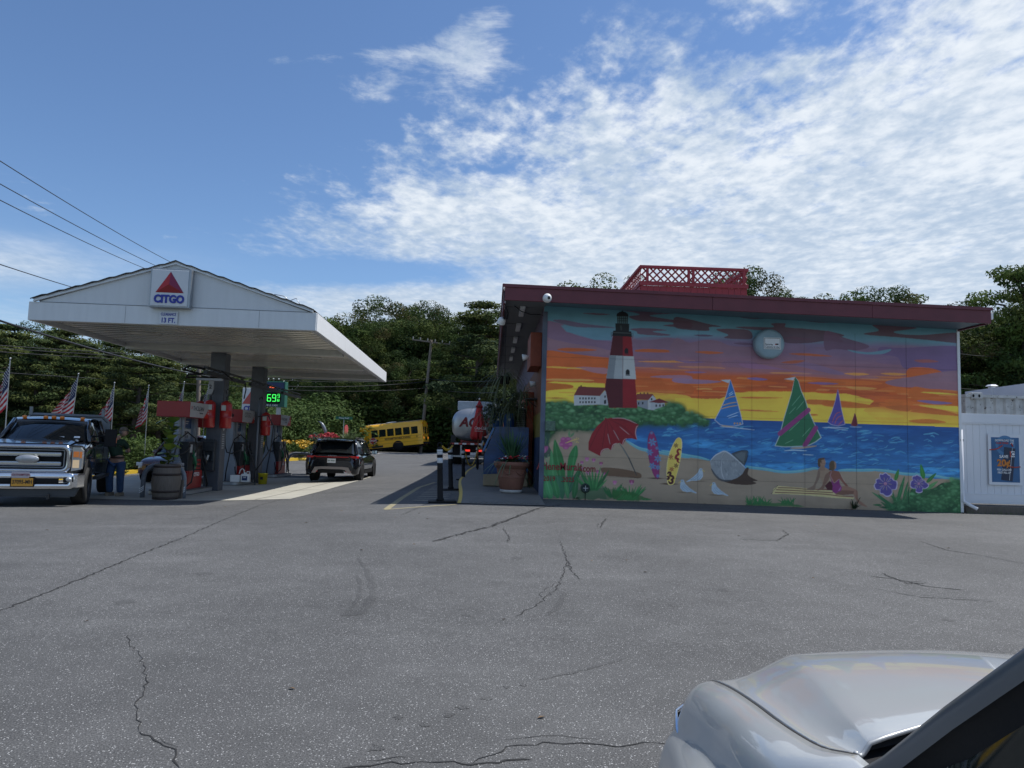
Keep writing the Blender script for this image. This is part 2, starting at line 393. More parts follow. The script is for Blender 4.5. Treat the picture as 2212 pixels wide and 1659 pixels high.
crack_m = mat('crack_dark', (.022, .022, .022), .95)  # even dark tone of the pavement cracks
b = MB()
for l, w in [([(276, 1372), (290, 1400), (312, 1432), (318, 1470), (305, 1502), (290, 1540), (300, 1580)], .010), ([(300, 1580), (330, 1600), (372, 1622), (388, 1659)], .022),
          ([(740, 1659), (800, 1652), (900, 1646), (1020, 1650), (1150, 1642)], .017), ([(1020, 1650), (1062, 1632), (1100, 1615), (1200, 1604), (1320, 1612), (1452, 1604)], .014),
          ([(935, 1170), (1000, 1152), (1060, 1137), (1105, 1120), (1130, 1110), (1165, 1098), (1215, 1090)], .07), ([(1210, 1170), (1225, 1210), (1235, 1235), (1255, 1252)], .02),
          ([(1225, 1215), (1210, 1262), (1170, 1300), (1112, 1332)], .018), ([(1690, 1145), (1702, 1155), (1680, 1168), (1596, 1165)], .03), ([(1880, 1245), (1930, 1250), (2010, 1268), (2080, 1275)], .03),
          ([(1990, 1170), (2050, 1190), (2120, 1200), (2212, 1218)], .025), ([(1310, 1120), (1300, 1132), (1296, 1140)], .04), ([(0, 1320), (100, 1280), (200, 1240), (400, 1160), (560, 1092), (615, 1077)], .03),
          ([(1905, 1238), (1960, 1262), (2000, 1258)], .03), ([(1890, 1272), (1990, 1290), (2150, 1300)], .015), ([(950, 1076), (920, 1090), (870, 1112)], .02), ([(1086, 1140), (1100, 1160), (1098, 1172)], .02)]:
    ribbon(gp(l), w*.75, .003, b, jit=.020 if w < .05 else .045, sub=.05)
    if w > .012 and l[0][0] > 0:
        o_ = Vector((random.uniform(-.05, .05), random.uniform(.03, .09), 0)); q_ = gp(l); k_ = len(q_)//3; ribbon([p+o_ for p in q_[k_:k_+max(2, len(q_)//2)]], w*.35, .003, b, jit=.025, sub=.07)
obj('pavement_crack', b, crack_m, kind='structure')
skid_m = asphalt('asphalt_rubber_mark', .063, .6)
b = MB()
ribbon(gp([(772, 1205), (790, 1228), (802, 1255), (804, 1285), (792, 1310), (765, 1326), (736, 1331)]), lambda t: .04+.09*t, .002, b, sub=.08, jit=.006)
ribbon(gp([(770, 1240), (778, 1262), (776, 1290), (760, 1312), (742, 1326)]), .05, .002, b, sub=.08, jit=.006)
ribbon(gp([(1165, 1468), (1230, 1455), (1300, 1437), (1350, 1423)]), .035, .002, b, sub=.05, jit=.008)
ribbon(gp([(1182, 1330), (1206, 1310), (1222, 1280)]), .06, .002, b, sub=.05, jit=.01)
for x, y, r in [(917, 1566, .035), (968, 1544, .045), (1000, 1528, .04), (1052, 1510, .04), (1095, 1484, .03), (1130, 1480, .03), (860, 1550, .03), (812, 1614, .05), (1453, 1308, .06), (1560, 1275, .07), (705, 1280, .05), (1120, 1205, .09), (1010, 1330, .05), (440, 1240, .12), (2050, 1340, .06), (1460, 1190, .06), (270, 1300, .1)]:
    c = G(x, y); pr = [(c.x+r*random.uniform(.35, 1.2)*math.cos(a*math.pi/6), c.y+r*random.uniform(.35, 1.2)*math.sin(a*math.pi/6)) for a in range(12)]
    b.add([(p[0], p[1], gz(*p)+.002) for p in pr], [list(range(12))])
obj('tyre_mark', b, skid_m, kind='structure')
# ------------------------------------------------------------------ pavement along the shop, kerb, painted lines
side_m = mat('sidewalk_concrete', (.185, .175, .155), .85, var=.14, vscale=3, bump=.2)
def kx(y):   # yellow kerb edge
    return -.72-.33*sm((y-15.8)/9)+.25*sm((y-30)/6)
ys = rng(15.9, 36, .5)
b = MB()
rows = []
for y in ys:
    h = .015+.10*sm((y-15.9)/3); x0 = kx(y); x1 = 1.24 if y > 17.95 else 1.24
    rows.append([(x0, y, gz(x0, y)+h)]+[(x0+(x1-x0)*t, y, gz(x0+(x1-x0)*t, y)+h) for t in (.25, .5, .75, 1)])
b.grid(rows[::-1], smooth=False)
obj('sidewalk', b, side_m, kind='structure')
b = MB()
top = [(kx(y)-.003, y, gz(kx(y), y)+.02+.10*sm((y-15.9)/3)) for y in ys]; top2 = [(p[0]+.08, p[1], p[2]) for p in top]; bot = [(p[0]-.002, p[1], gz(p[0], p[1])-.01) for p in top]
b.grid([top2, top, bot], smooth=False)
obj('yellow_kerb', b, yellow_p, kind='structure')
line_m = mat('worn_yellow_line', (.30, .26, .15), .8, var=.45, vscale=14)
b = MB()
ribbon([G(835, 1100), G(868, 1076), G(905, 1053), G(940, 1042)], .13, .0035, b, sub=.3, taper=False)
ribbon([G(830, 1101), G(985, 1090)], .10, .0035, b, sub=.3, taper=False)
obj('painted_line', b, line_m, kind='structure')
b = MB()
for i in range(10):
    y = 16.6+i*.62; ribbon([Vector((-1.78+.0*i, y+.15, 0)), Vector((-.98-.02*i, y-.05, 0))], .30, .0035, b, jit=.004, sub=.35, taper=False)
obj('painted_hatching', b, mat('worn_pale_hatching', (.22, .205, .17), .85, var=.4, vscale=10), kind='structure')
b = MB()
for i in range(14):
    x = -.45+i*.115; b.bb(x, x+.05, 16.1, 16.55, gz(x, 16.3)+.02, gz(x, 16.3)+.034)
obj('sidewalk_ramp_ridges', b, side_m, kind='structure')
# ------------------------------------------------------------------ planted verge beyond the pumps
vx = lambda y: -15.0+.16*(y-30) if y > 30 else -15.0-.02*(30-y)
b = MB(smooth=True)
b.grid([[(vx(y), y, gz(vx(y), y)+.1), (vx(y)-1.3, y, gz(vx(y), y)+.28), (vx(y)-4, y, gz(vx(y), y)+.3), (vx(y)-5, y, gz(vx(y), y)+.0)] for y in rng(14, 47, 1)])
obj('planting_bed', b, soil_m, kind='structure')
b = MB()
ys = rng(14, 47, 1)
b.grid([[(vx(y)+.15, y, gz(vx(y), y)-.01) for y in ys], [(vx(y)+.15, y, gz(vx(y), y)+.15) for y in ys], [(vx(y)-.02, y, gz(vx(y), y)+.15) for y in ys]], smooth=False)
obj('yellow_kerb', b, yellow_p, kind='structure')
MURAL_GAIN = 2.1
# ================================================================== the painted wall (paint laid down as fine vertex colours)
WY = 17.95; WX0, WX1 = 1.24, 12.0
def roofz(x): return 5.29-.0145*(x-.2)                    # top of the fascia falls gently to the right
MX0, MX1, MZ0, MZ1 = WX0, WX1, .0, 5.12
RES = 84
NX, NZ = int((MX1-MX0)*RES)+1, int((MZ1-MZ0)*RES)+1
gx, gzz = np.meshgrid(np.linspace(MX0, MX1, NX), np.linspace(MZ0, MZ1, NZ))
img = np.zeros((NZ, NX, 3), np.float32)
def lin(c): return np.array(srgb(*c), np.float32)
def vnoise(sx, sz, seed=0, octs=4, pers=.5):
    r = np.random.RandomState(seed); out = np.zeros((NZ, NX), np.float32); amp = 1; tot = 0
    for o in range(octs):
        nx_, nz_ = int((MX1-MX0)*sx*2**o)+3, int((MZ1-MZ0)*sz*2**o)+3
        g = r.rand(nz_, nx_).astype(np.float32)
        fx = (gx-MX0)/(MX1-MX0)*(nx_-2); fz = (gzz-MZ0)/(MZ1-MZ0)*(nz_-2)
        ix = fx.astype(int); iz = fz.astype(int); tx = fx-ix; tz = fz-iz; tx = tx*tx*(3-2*tx); tz = tz*tz*(3-2*tz)
        out += amp*((g[iz, ix]*(1-tx)+g[iz, ix+1]*tx)*(1-tz)+(g[iz+1, ix]*(1-tx)+g[iz+1, ix+1]*tx)*tz); tot += amp; amp *= pers
    return out/tot
def wpt(p4):                                              # photo pixel (4096 wide) -> point on the wall
    q = P(p4[0]/1.85172, p4[1]/1.85172, WY); return (q.x, q.z)
CROP = {'A': (2080, 1200, 1.8853), 'B': (2700, 1200, 1.8857), 'C': (3300, 1000, 1.4422), 'D': (2120, 1500, 2.9636), 'E': (2540, 1620, 3.7696), 'F': (3050, 1760, 4.9156), 'H': (3440, 1740, 4.8786)}
def W_(k, l):
    ox, oy, s = CROP[k]; return [wpt((ox+x/s, oy+y/s)) for x, y in l]
def scale_of(k): return 1/(CROP[k][2]*1.85172*85.5)      # metres per crop pixel
def paint(mask, col, op=1.0):
    m = (mask*op)[..., None]; c = lin(col) if not isinstance(col, np.ndarray) else col
    return m, c
def comp(sl, mask, col, op=1.0):
    m = (np.clip(mask, 0, 1)*op)[..., None]; c = lin(col) if not isinstance(col, np.ndarray) else col
    img[sl] = img[sl]*(1-m)+c*m
def window(x0, x1, z0, z1, pad=.05):
    i0 = max(0, int((x0-pad-MX0)*RES)); i1 = min(NX, int((x1+pad-MX0)*RES)+2); j0 = max(0, int((z0-pad-MZ0)*RES)); j1 = min(NZ, int((z1+pad-MZ0)*RES)+2)
    return (slice(j0, max(j1, j0+1)), slice(i0, max(i1, i0+1)))
def poly(k, l, col, op=1.0, rough=0, seed=0, curve=False):
    p = W_(k, l) if k else l
    if curve: p = smoothpoly(p)
    xs = [a[0] for a in p]; zs = [a[1] for a in p]; sl = window(min(xs), max(xs), min(zs), max(zs)); acc = 0; h = 1/RES/3
    X_, Z_ = gx[sl], gzz[sl]
    if rough: X_ = X_+(RN1[sl]-.5)*rough; Z_ = Z_+(RN2[sl]-.5)*rough
    for dx, dz in ((-h, -h), (h, -h), (-h, h), (h, h)):
        ins = np.zeros(X_.shape, bool); xx = X_+dx; zz = Z_+dz
        for (ax, az), (bx, bz) in zip(p, p[1:]+p[:1]):
            if az == bz: continue
            ins ^= ((az > zz) != (bz > zz)) & (xx < (bx-ax)*(zz-az)/(bz-az)+ax)
        acc = acc+ins.astype(np.float32)
    comp(sl, acc/4, col, op); return p
def smoothpoly(p, n=6):
    out = []; m = len(p)
    for i in range(m):
        a, b, c, d = [Vector(p[(i+j-1) % m]) for j in range(4)]
        for t in [q/n for q in range(n)]:
            v = .5*((2*b)+(c-a)*t+(2*a-5*b+4*c-d)*t*t+(3*b-a-3*c+d)*t**3); out.append((v.x, v.y))
    return out
def stroke(k, l, w, col, op=1.0, soft=.25, curve=False):
    p = W_(k, l) if k else l
    if curve and len(p) > 2:
        q = []; 
        for i in range(len(p)-1):
            a, b, c, d = [Vector(p[max(0, min(len(p)-1, i+j-1))]) for j in range(4)]
            for t in [z/5 for z in range(5)]:
                v = .5*((2*b)+(c-a)*t+(2*a-5*b+4*c-d)*t*t+(3*b-a-3*c+d)*t**3); q.append((v.x, v.y))
        p = q+[p[-1]]
    xs = [a[0] for a in p]; zs = [a[1] for a in p]; sl = window(min(xs), max(xs), min(zs), max(zs), w+.02); X_, Z_ = gx[sl], gzz[sl]
    best = np.full(X_.shape, 9., np.float32); n = len(p)-1
    for i in range(n):
        ax, az = p[i]; bx, bz = p[i+1]; dx, dz = bx-ax, bz-az; L2 = dx*dx+dz*dz+1e-9
        t = np.clip(((X_-ax)*dx+(Z_-az)*dz)/L2, 0, 1); d = np.hypot(X_-ax-t*dx, Z_-az-t*dz)
        u = (i+t)/n; ww = w/2*(1 if isinstance(soft, str) else np.sqrt(np.clip(1.02-np.abs(2*u-1)**3, .02, 1)))
        best = np.minimum(best, d/ww)
    e = .6/RES/(w/2); comp(sl, np.clip((1+e-best)/(2*e), 0, 1), col, op)
def ell(k, c, rx, rz, col, op=1.0, rot=0, soft=0):
    x, z = W_(k, [c])[0] if k else c
    if k: rx *= scale_of(k); rz *= scale_of(k)
    sl = window(x-max(rx, rz), x+max(rx, rz), z-max(rx, rz), z+max(rx, rz)); X_, Z_ = gx[sl]-x, gzz[sl]-z
    a = X_*math.cos(rot)+Z_*math.sin(rot); b = Z_*math.cos(rot)-X_*math.sin(rot); d = np.hypot(a/rx, b/rz); e = max(.7/RES/min(rx, rz), soft)
    comp(sl, np.clip((1+e-d)/(2*e), 0, 1), col, op)
RN1 = vnoise(6, 6, 11); RN2 = vnoise(6, 6, 12)
hor = W_('C', [(486, 1014)])[0][1]                         # painted horizon height
def bandz(y, x=2600): return wpt((x, y))[1]
# --- sky: blue at the top, mauve, orange, yellow
zt = gzz+ (vnoise(.35, 1.2, 3)-.5)*.28
def ramp_sky(z):
    ks = [(2.02, (196, 178, 62)), (2.3, (200, 170, 60)), (2.62, (196, 150, 62)), (2.72, (176, 92, 44)), (3.0, (176, 84, 38)), (3.42, (166, 82, 44)), (3.58, (138, 92, 98)), (4.0, (116, 92, 116)), (4.25, (108, 96, 128)), (4.42, (92, 128, 150)), (4.75, (74, 116, 136)), (5.2, (62, 100, 118))]
    c = [lin(k[1]) for k in ks]; out = np.zeros(z.shape+(3,), np.float32)
    for ch in range(3): out[..., ch] = np.interp(z, [k[0] for k in ks], [q[ch] for q in c])
    return out
img[:] = ramp_sky(zt)
rs = random.Random(5)
def streaks(n, z0, z1, cols, lmin, lmax, wmin, wmax, op=.8, x0=MX0, x1=MX1):
    for _ in range(n):
        x = rs.uniform(x0, x1); z = rs.uniform(z0, z1); l = rs.uniform(lmin, lmax); w = rs.uniform(wmin, wmax); m = rs.randint(3, 5)
        stroke(None, [(x+l*(i/m-.5), z+rs.uniform(-.2, .2)*w) for i in range(m+1)], w, rs.choice(cols), op*rs.uniform(.5, 1))
OR, OR2, YE, MA, MA2, BL, PU, BR = (172, 84, 34), (150, 70, 40), (198, 180, 66), (120, 96, 120), (104, 84, 118), (86, 124, 148), (100, 88, 150), (150, 88, 40)
streaks(60, 2.7, 3.5, [OR, OR2, (184, 100, 44), (164, 78, 44)], .8, 2.6, .05, .16, .7)
streaks(26, 2.75, 3.6, [(196, 142, 84), (190, 130, 76), (196, 160, 90)], .4, 1.5, .02, .06, .7)
streaks(20, 2.05, 2.7, [(204, 186, 70), (190, 160, 60), (196, 150, 66)], .8, 2.2, .05, .15, .6)
streaks(26, 3.45, 4.3, [MA, MA2, (126, 100, 118), (112, 90, 112)], .8, 2.4, .08, .22, .6)
# cloud shapes read off the wall
poly('A', [(150, 170), (310, 178), (350, 225), (420, 262), (560, 300), (690, 318), (690, 370), (600, 380), (440, 372), (145, 380)], (112, 90, 116), 1, curve=True)
poly('A', [(150, 260), (260, 300), (400, 330), (560, 350), (690, 385), (690, 420), (560, 412), (400, 395), (145, 375)], (126, 98, 112), .9)
poly('A', [(145, 378), (240, 380), (400, 405), (560, 425), (670, 435), (660, 590), (560, 570), (145, 600)], OR, .95)
poly('A', [(280, 372), (360, 360), (500, 366), (580, 378), (460, 388), (340, 386)], (166, 82, 40), .95, curve=True)
for pts_, c in [([(250, 155), (330, 150), (480, 178), (715, 208), (600, 215), (400, 200)], (92, 80, 106)), ([(470, 100), (560, 98), (680, 108), (590, 114)], (84, 66, 82)), ([(820, 125), (900, 112), (860, 95), (780, 80), (900, 80), (1040, 95), (1165, 103), (1060, 108), (980, 120), (1160, 150), (1282, 165), (1282, 185), (1100, 165), (900, 158)], (76, 58, 76)),
                ([(1080, 190), (1282, 180), (1282, 215), (1170, 205)], (84, 62, 80)), ([(830, 218), (960, 212), (1110, 228), (1000, 238), (1135, 262), (1070, 270), (900, 258), (880, 238)], (92, 70, 90)),
                ([(845, 300), (960, 305), (1120, 285), (1200, 300), (1282, 325), (1282, 380), (1100, 365), (845, 360)], (112, 90, 112)), ([(870, 378), (960, 368), (1130, 378), (1140, 395), (900, 392)], (160, 82, 44))]:
    poly('A', pts_, c, .95, curve=True)
poly('A', [(305, 190), (420, 205), (700, 212), (690, 305), (560, 300), (440, 262), (350, 240)], (88, 126, 150), .95)
poly('A', [(145, 505), (250, 510), (450, 520), (560, 545), (650, 552), (650, 590), (500, 580), (145, 590)], OR, .9)
poly('A', [(350, 520), (450, 505), (560, 508), (650, 515), (652, 555), (560, 548), (450, 520)], (148, 108, 120), .9, curve=True)
poly('A', [(150, 505), (260, 500), (420, 510), (500, 520), (340, 518)], (194, 156, 66), .95)
poly('A', [(140, 620), (260, 615), (380, 618), (640, 628), (640, 700), (400, 800), (130, 800), (132, 690)], YE, .95, rough=.03)
poly('A', [(138, 618), (240, 625), (385, 640), (388, 665), (250, 678), (136, 690)], (164, 86, 34), .95, curve=True)
poly('A', [(170, 738), (270, 733), (368, 740), (270, 746)], (160, 100, 44), .8)
for pts_, c in [([(900, 462), (1282, 455), (1282, 470), (1000, 470)], (190, 130, 70)), ([(980, 580), (1080, 568), (1282, 572), (1282, 628), (1150, 625), (1240, 600), (1100, 590)], (140, 104, 124)), ([(885, 600), (1282, 640), (1282, 725), (1150, 712), (885, 690)], (168, 84, 40)), ([(885, 700), (1050, 702), (1282, 730), (1282, 845), (885, 790)], (192, 160, 62))]:
    poly('A', pts_, c, .9, curve=True)
for pts_, c in [([(0, 130), (130, 150), (240, 178), (350, 200), (260, 205), (250, 232), (100, 225), (0, 205)], (74, 54, 68)), ([(490, 132), (580, 128), (690, 138), (590, 143)], (72, 56, 72)), ([(980, 158), (1060, 155), (1190, 168), (1090, 170)], (70, 52, 68)),
                ([(455, 205), (560, 200), (740, 205), (725, 178), (830, 176), (835, 205), (960, 215), (1150, 235), (1275, 265), (1240, 285), (1270, 320), (1130, 310), (1000, 325), (830, 320), (760, 245), (560, 222)], (84, 62, 78)),
                ([(310, 222), (440, 218), (560, 230), (580, 290), (480, 295), (370, 285), (400, 262)], (88, 64, 78)), ([(140, 265), (220, 260), (290, 270), (220, 277)], (82, 66, 92)), ([(440, 325), (520, 320), (600, 335), (520, 340)], (92, 72, 96)), ([(810, 285), (900, 278), (1030, 295), (940, 303)], (90, 66, 84)),
                ([(0, 295), (60, 300), (100, 322), (230, 300), (330, 310), (420, 345), (600, 360), (600, 420), (0, 420)], (118, 92, 110)), ([(150, 392), (240, 385), (370, 398), (260, 408)], (162, 84, 48)),
                ([(860, 405), (1000, 402), (1190, 425), (980, 420)], (158, 84, 50)), ([(480, 480), (620, 482), (820, 520), (1000, 545), (780, 525), (560, 515)], (128, 92, 122)), ([(790, 460), (1000, 470), (1270, 550), (1200, 560), (980, 510)], (120, 96, 124)), ([(900, 455), (980, 458), (900, 480), (800, 470)], (150, 80, 56)),
                ([(0, 455), (120, 458), (230, 468), (100, 475)], (116, 92, 130)), ([(70, 542), (150, 538), (240, 545), (150, 553)], (118, 94, 134)), ([(540, 590), (620, 585), (700, 600), (620, 607)], (104, 90, 140)), ([(1000, 625), (1120, 620), (1235, 632), (1120, 638)], (108, 88, 132)), ([(0, 590), (180, 600), (350, 615), (200, 632), (0, 620)], (130, 104, 132))]:
    poly('B', pts_, c, .92, curve=True)
poly('B', [(330, 745), (450, 700), (600, 690), (820, 690), (1320, 710), (1500, 760), (1420, 830), (1560, 935), (500, 905), (0, 885), (0, 740)], (198, 172, 64), .9, rough=.05)
for pts_, c in [([(480, 735), (600, 730), (815, 738), (600, 744)], (176, 92, 44)), ([(450, 830), (560, 826), (700, 835), (800, 842), (600, 838)], (170, 84, 52)), ([(1000, 752), (1150, 755), (1320, 775), (1320, 800), (1150, 790), (1010, 785)], (170, 86, 44)), ([(1000, 862), (1060, 860), (1078, 870), (1010, 873)], (168, 90, 44))]:
    poly('B', pts_, c, .9, curve=True)
for pts_, c in [([(275, 430), (400, 428), (530, 450), (400, 470), (440, 485), (560, 490), (780, 478), (780, 535), (600, 520), (440, 505), (250, 490), (230, 480), (310, 465)], (82, 58, 72)), ([(0, 472), (60, 480), (110, 505), (240, 545), (245, 565), (160, 580), (60, 570), (0, 575)], (96, 74, 98)),
                ([(320, 560), (450, 565), (780, 560), (780, 690), (480, 690), (420, 620), (320, 600)], (98, 80, 118)), ([(130, 575), (250, 590), (380, 572), (330, 600), (200, 598)], (92, 128, 150)), ([(485, 682), (600, 680), (675, 705), (660, 735), (485, 742)], (176, 86, 36)), ([(350, 760), (480, 735), (780, 700), (780, 830), (600, 810), (520, 795), (400, 785)], (122, 96, 112)),
                ([(510, 790), (600, 800), (780, 820), (780, 905), (600, 900), (485, 840)], (172, 90, 40)), ([(550, 820), (660, 822), (780, 835), (660, 832)], (192, 176, 70)), ([(530, 870), (600, 868), (735, 883), (640, 890)], (108, 96, 140)), ([(540, 895), (700, 898), (780, 905), (780, 935), (640, 915)], (198, 178, 66)),
                ([(490, 930), (620, 915), (780, 950), (780, 958), (600, 945)], (172, 92, 44)), ([(480, 985), (600, 975), (700, 995), (560, 1000)], (176, 98, 44)), ([(0, 870), (120, 872), (285, 900), (200, 912), (0, 900)], (172, 92, 40)), ([(350, 905), (480, 895), (485, 930), (420, 925)], (166, 90, 44)),
                ([(120, 790), (230, 790), (300, 800), (200, 808)], (188, 136, 72)), ([(110, 712), (200, 708), (255, 718), (180, 724)], (188, 132, 70)), ([(320, 712), (400, 708), (470, 718), (400, 724)], (186, 130, 70)), ([(515, 635), (600, 632), (655, 645), (560, 650)], (138, 80, 80))]:
    poly('C', pts_, c, .92, curve=True)
streaks(34, 2.75, 3.55, [(190, 138, 80), (176, 96, 50), (180, 106, 60)], .3, 1.2, .02, .05, .55)
# --- sea
seaz = np.interp(gx, [MX0, MX1], [hor+.05, hor+.0])
wv = vnoise(1.2, 7, 21, 5, .6); wv2 = vnoise(3, 16, 22, 3)
t = np.clip((seaz-gzz)/1.5, 0, 1)
seac = lin((30, 66, 124))*(1-t[..., None])+lin((48, 106, 160))*t[..., None]
seac = seac*(.72+.62*wv[..., None])+lin((60, 134, 160))*np.clip((wv-.5)*2.4, 0, 1)[..., None]*np.clip(t*2, 0, 1)[..., None]*.75
img[:] = np.where((gzz < seaz)[..., None], seac, img)
for _ in range(420):
    x = rs.uniform(4.2, MX1); z = rs.uniform(.95, hor-.1); l = rs.uniform(.08, .35)
    stroke(None, [(x, z), (x+l*.5, z+rs.uniform(.0, .05)), (x+l, z+rs.uniform(-.03, .07))], rs.uniform(.012, .035), rs.choice([(34, 84, 142), (70, 140, 176), (40, 96, 156), (86, 152, 184), (28, 66, 120)]), .6)
stroke('E', [(740, 185), (860, 192), (1060, 215)], .02, (170, 190, 196)); 
# --- sand
poly(None, W_('A', [(120, 960), (300, 965), (420, 978), (560, 985), (760, 1040), (820, 1070), (940, 1130)])+W_('E', [(180, 700), (520, 715), (700, 770), (940, 795), (1140, 845), (1660, 950), (2111, 1005)])+W_('B', [(740, 1300), (860, 1300), (1000, 1268), (1100, 1285), (1320, 1292)])+W_('H', [(0, 700), (240, 700), (480, 722), (700, 760), (960, 790), (1400, 850), (1980, 870)])+[(MX1, .9), (MX1, 0), (MX0, 0), (MX0, 1.6)], (134, 120, 106), 1, rough=.03)
sand = vnoise(2.5, 2.5, 31, 5); 
for a, z0 in ((1.0, 0),): img[:] = np.where((gzz < .62)[..., None], img*(.94+.12*sand[..., None]), img)
for k, l in [('A', [(800, 1062), (900, 1120), (1000, 1140), (1100, 1160), (1282, 1192)]), ('E', [(400, 690), (560, 715), (700, 745), (830, 770), (960, 790), (1130, 835)]), ('E', [(1670, 925), (1760, 945), (1900, 960), (2111, 985)]), ('F', [(0, 575), (250, 610), (470, 630), (800, 605), (1000, 560), (1100, 565)]), ('F', [(1480, 600), (1700, 590), (1900, 595), (2212, 600)]), ('H', [(0, 675), (300, 680), (560, 705), (800, 750), (1000, 765), (1400, 790), (1700, 840), (1980, 850)])]:
    stroke(k, l, .075, (84, 144, 162), .9, curve=True); stroke(k, [(x, y-8) for x, y in l], .03, (110, 160, 170), .6, curve=True)
# --- headland bushes
def bush(k, pts_, base, hi, lo, n, r0, r1, seed):
    p = poly(k, pts_, lo, 1, rough=.10); r = random.Random(seed); xs = [q[0] for q in p]; zs = [q[1] for q in p]
    def inside(x, z):
        c = False
        for (ax, az), (bx, bz) in zip(p, p[1:]+p[:1]):
            if (az > z) != (bz > z) and x < (bx-ax)*(z-az)/(bz-az)+ax: c = not c
        return c
    got = []
    while len(got) < n:
        x, z = r.uniform(min(xs), max(xs)), r.uniform(min(zs), max(zs))
        if inside(x, z): got.append((x, z))
    got.sort(key=lambda q: -q[1])
    mix = lambda f: [int(lo[i]+(base[i]-lo[i])*min(1, f*2)) if f < .5 else int(base[i]+(hi[i]-base[i])*(f-.5)*2) for i in range(3)]
    got = [q for q in got if r.random() < .42]
    for x, z in got:
        rr = r.uniform(r0*1.3, r1*1.9); v = r.uniform(.0, .25)
        ell(None, (x, z), rr, rr*.8, mix(.12+v), .6, soft=.5)
        for _ in range(16):
            a = r.uniform(0, 6.28); q_ = r.random()**.5*.85; dx, dz = rr*q_*math.cos(a), rr*.75*q_*math.sin(a)
            f = max(0, min(1, .42+.55*dz/rr/.75-.15*dx/rr+r.uniform(-.18, .18)+v*.5)); ell(None, (x+dx, z+dz), rr*r.uniform(.14, .3), rr*r.uniform(.10, .22), mix(f), .65, soft=.5)
G1, GH, GL = (52, 98, 58), (96, 140, 104), (24, 48, 34)
headland = W_('A', [(120, 800), (200, 775), (270, 770), (330, 785), (410, 790), (540, 795), (610, 785), (700, 815), (790, 810), (850, 795), (950, 800), (1000, 820), (1090, 800), (1180, 795), (1230, 815), (1255, 845)])+W_('E', [(740, 100), (870, 160), (960, 182), (1060, 225), (1130, 262), (820, 262), (560, 285), (460, 265), (230, 262), (60, 280)])+W_('A', [(900, 930), (760, 930), (700, 920), (600, 960), (480, 980), (320, 965), (240, 985), (180, 1060), (130, 1080)])
bush(None, headland, G1, GH, GL, 430, .05, .12, 1)
poly('D', [(80, 560), (230, 600), (240, 700), (215, 780), (250, 880), (240, 960), (90, 1000)], (40, 66, 58), .9, rough=.08)
# --- buildings by the lighthouse
WH, WS, RF, DK = (150, 156, 164), (112, 118, 130), (94, 44, 44), (20, 20, 26)
poly('D', [(522, 240), (828, 245), (828, 350), (522, 362)], WH); poly('D', [(828, 245), (890, 180), (930, 235), (922, 360), (828, 350)], (138, 144, 152))
poly('D', [(520, 240), (578, 135), (890, 150), (935, 232), (885, 180), (828, 248)], RF); ell('D', (606, 130), 9, 10, (80, 36, 34))
for j, yy in enumerate((277, 322)):
    for i in range(6): poly('D', [(585+i*35, yy-12), (602+i*35, yy-12), (602+i*35, yy+12), (585+i*35, yy+12)], DK)
poly('D', [(882, 245), (898, 240), (898, 270), (882, 270)], DK); poly('D', [(878, 300), (903, 292), (903, 340), (878, 342)], DK)
poly('A', [(868, 755), (965, 755), (965, 825), (868, 795)], WS); poly('A', [(965, 752), (1000, 712), (1025, 745), (1015, 830), (965, 826)], WH); poly('A', [(862, 752), (882, 708), (1000, 708), (1027, 745), (1000, 718), (968, 755)], (110, 52, 50))
for x in (908, 936, 963): poly('A', [(x-5, 698), (x+5, 698), (x+5, 712), (x-5, 712)], (86, 44, 44))
poly('A', [(985, 775), (1090, 775), (1090, 800), (1000, 830), (985, 826)], (140, 146, 156)); poly('A', [(972, 770), (1050, 742), (1128, 773), (1050, 778)], (92, 34, 40))
for x, y in ((895, 780), (925, 778), (992, 748), (1027, 797), (1056, 796), (1080, 795)): poly('A', [(x-5, y-9), (x+5, y-9), (x+5, y+9), (x-5, y+9)], DK)
# --- lighthouse
RD, RDS = (112, 22, 30), (66, 20, 28)
poly('A', [(706, 235), (838, 240), (886, 815), (672, 812), (642, 660)], RD); poly('A', [(706, 235), (775, 238), (775, 812), (672, 812), (642, 660)], RDS)
poly('A', [(677, 418), (858, 424), (876, 597), (651, 592)], (150, 156, 162)); poly('A', [(677, 418), (727, 420), (707, 593), (651, 592)], (104, 112, 122)); poly('A', [(727, 420), (782, 421), (776, 595), (707, 593)], (132, 140, 148))
stroke('A', [(775, 240), (775, 812)], .012, (90, 22, 30), .7)
poly('A', [(704, 230), (838, 236), (846, 278), (694, 270)], (18, 20, 24)); poly('A', [(719, 178), (824, 180), (822, 240), (721, 238)], (20, 24, 28)); stroke('A', [(760, 190), (765, 230)], .05, (52, 60, 64), .6)
stroke('A', [(685, 244), (855, 252)], .022, (60, 66, 70)); stroke('A', [(688, 244), (690, 278)], .014, (60, 66, 70)); stroke('A', [(853, 252), (850, 290)], .014, (60, 66, 70)); stroke('A', [(717, 178), (826, 180)], .02, (14, 14, 18))
poly('A', [(732, 120), (816, 122), (812, 178), (733, 176)], (58, 82, 92))
for i in range(6): stroke('A', [(736+i*15, 120), (735+i*15, 178)], .016, (12, 14, 18))
for y in (138, 156): stroke('A', [(730, y), (816, y+2)], .014, (12, 14, 18))
poly('A', [(727, 122), (731, 103), (750, 90), (772, 85), (795, 91), (814, 104), (818, 123)], (14, 16, 20)); ell('A', (772, 84), 5, 6, (14, 16, 20))
for x, y in ((803, 385), (812, 545)):
    poly('A', [(x-15, y+18), (x-15, y-8), (x-8, y-20), (x, y-23), (x+9, y-19), (x+15, y-8), (x+15, y+18)], (16, 18, 22)); stroke('A', [(x-18, y+22), (x+20, y+23)], .02, (30, 30, 34))
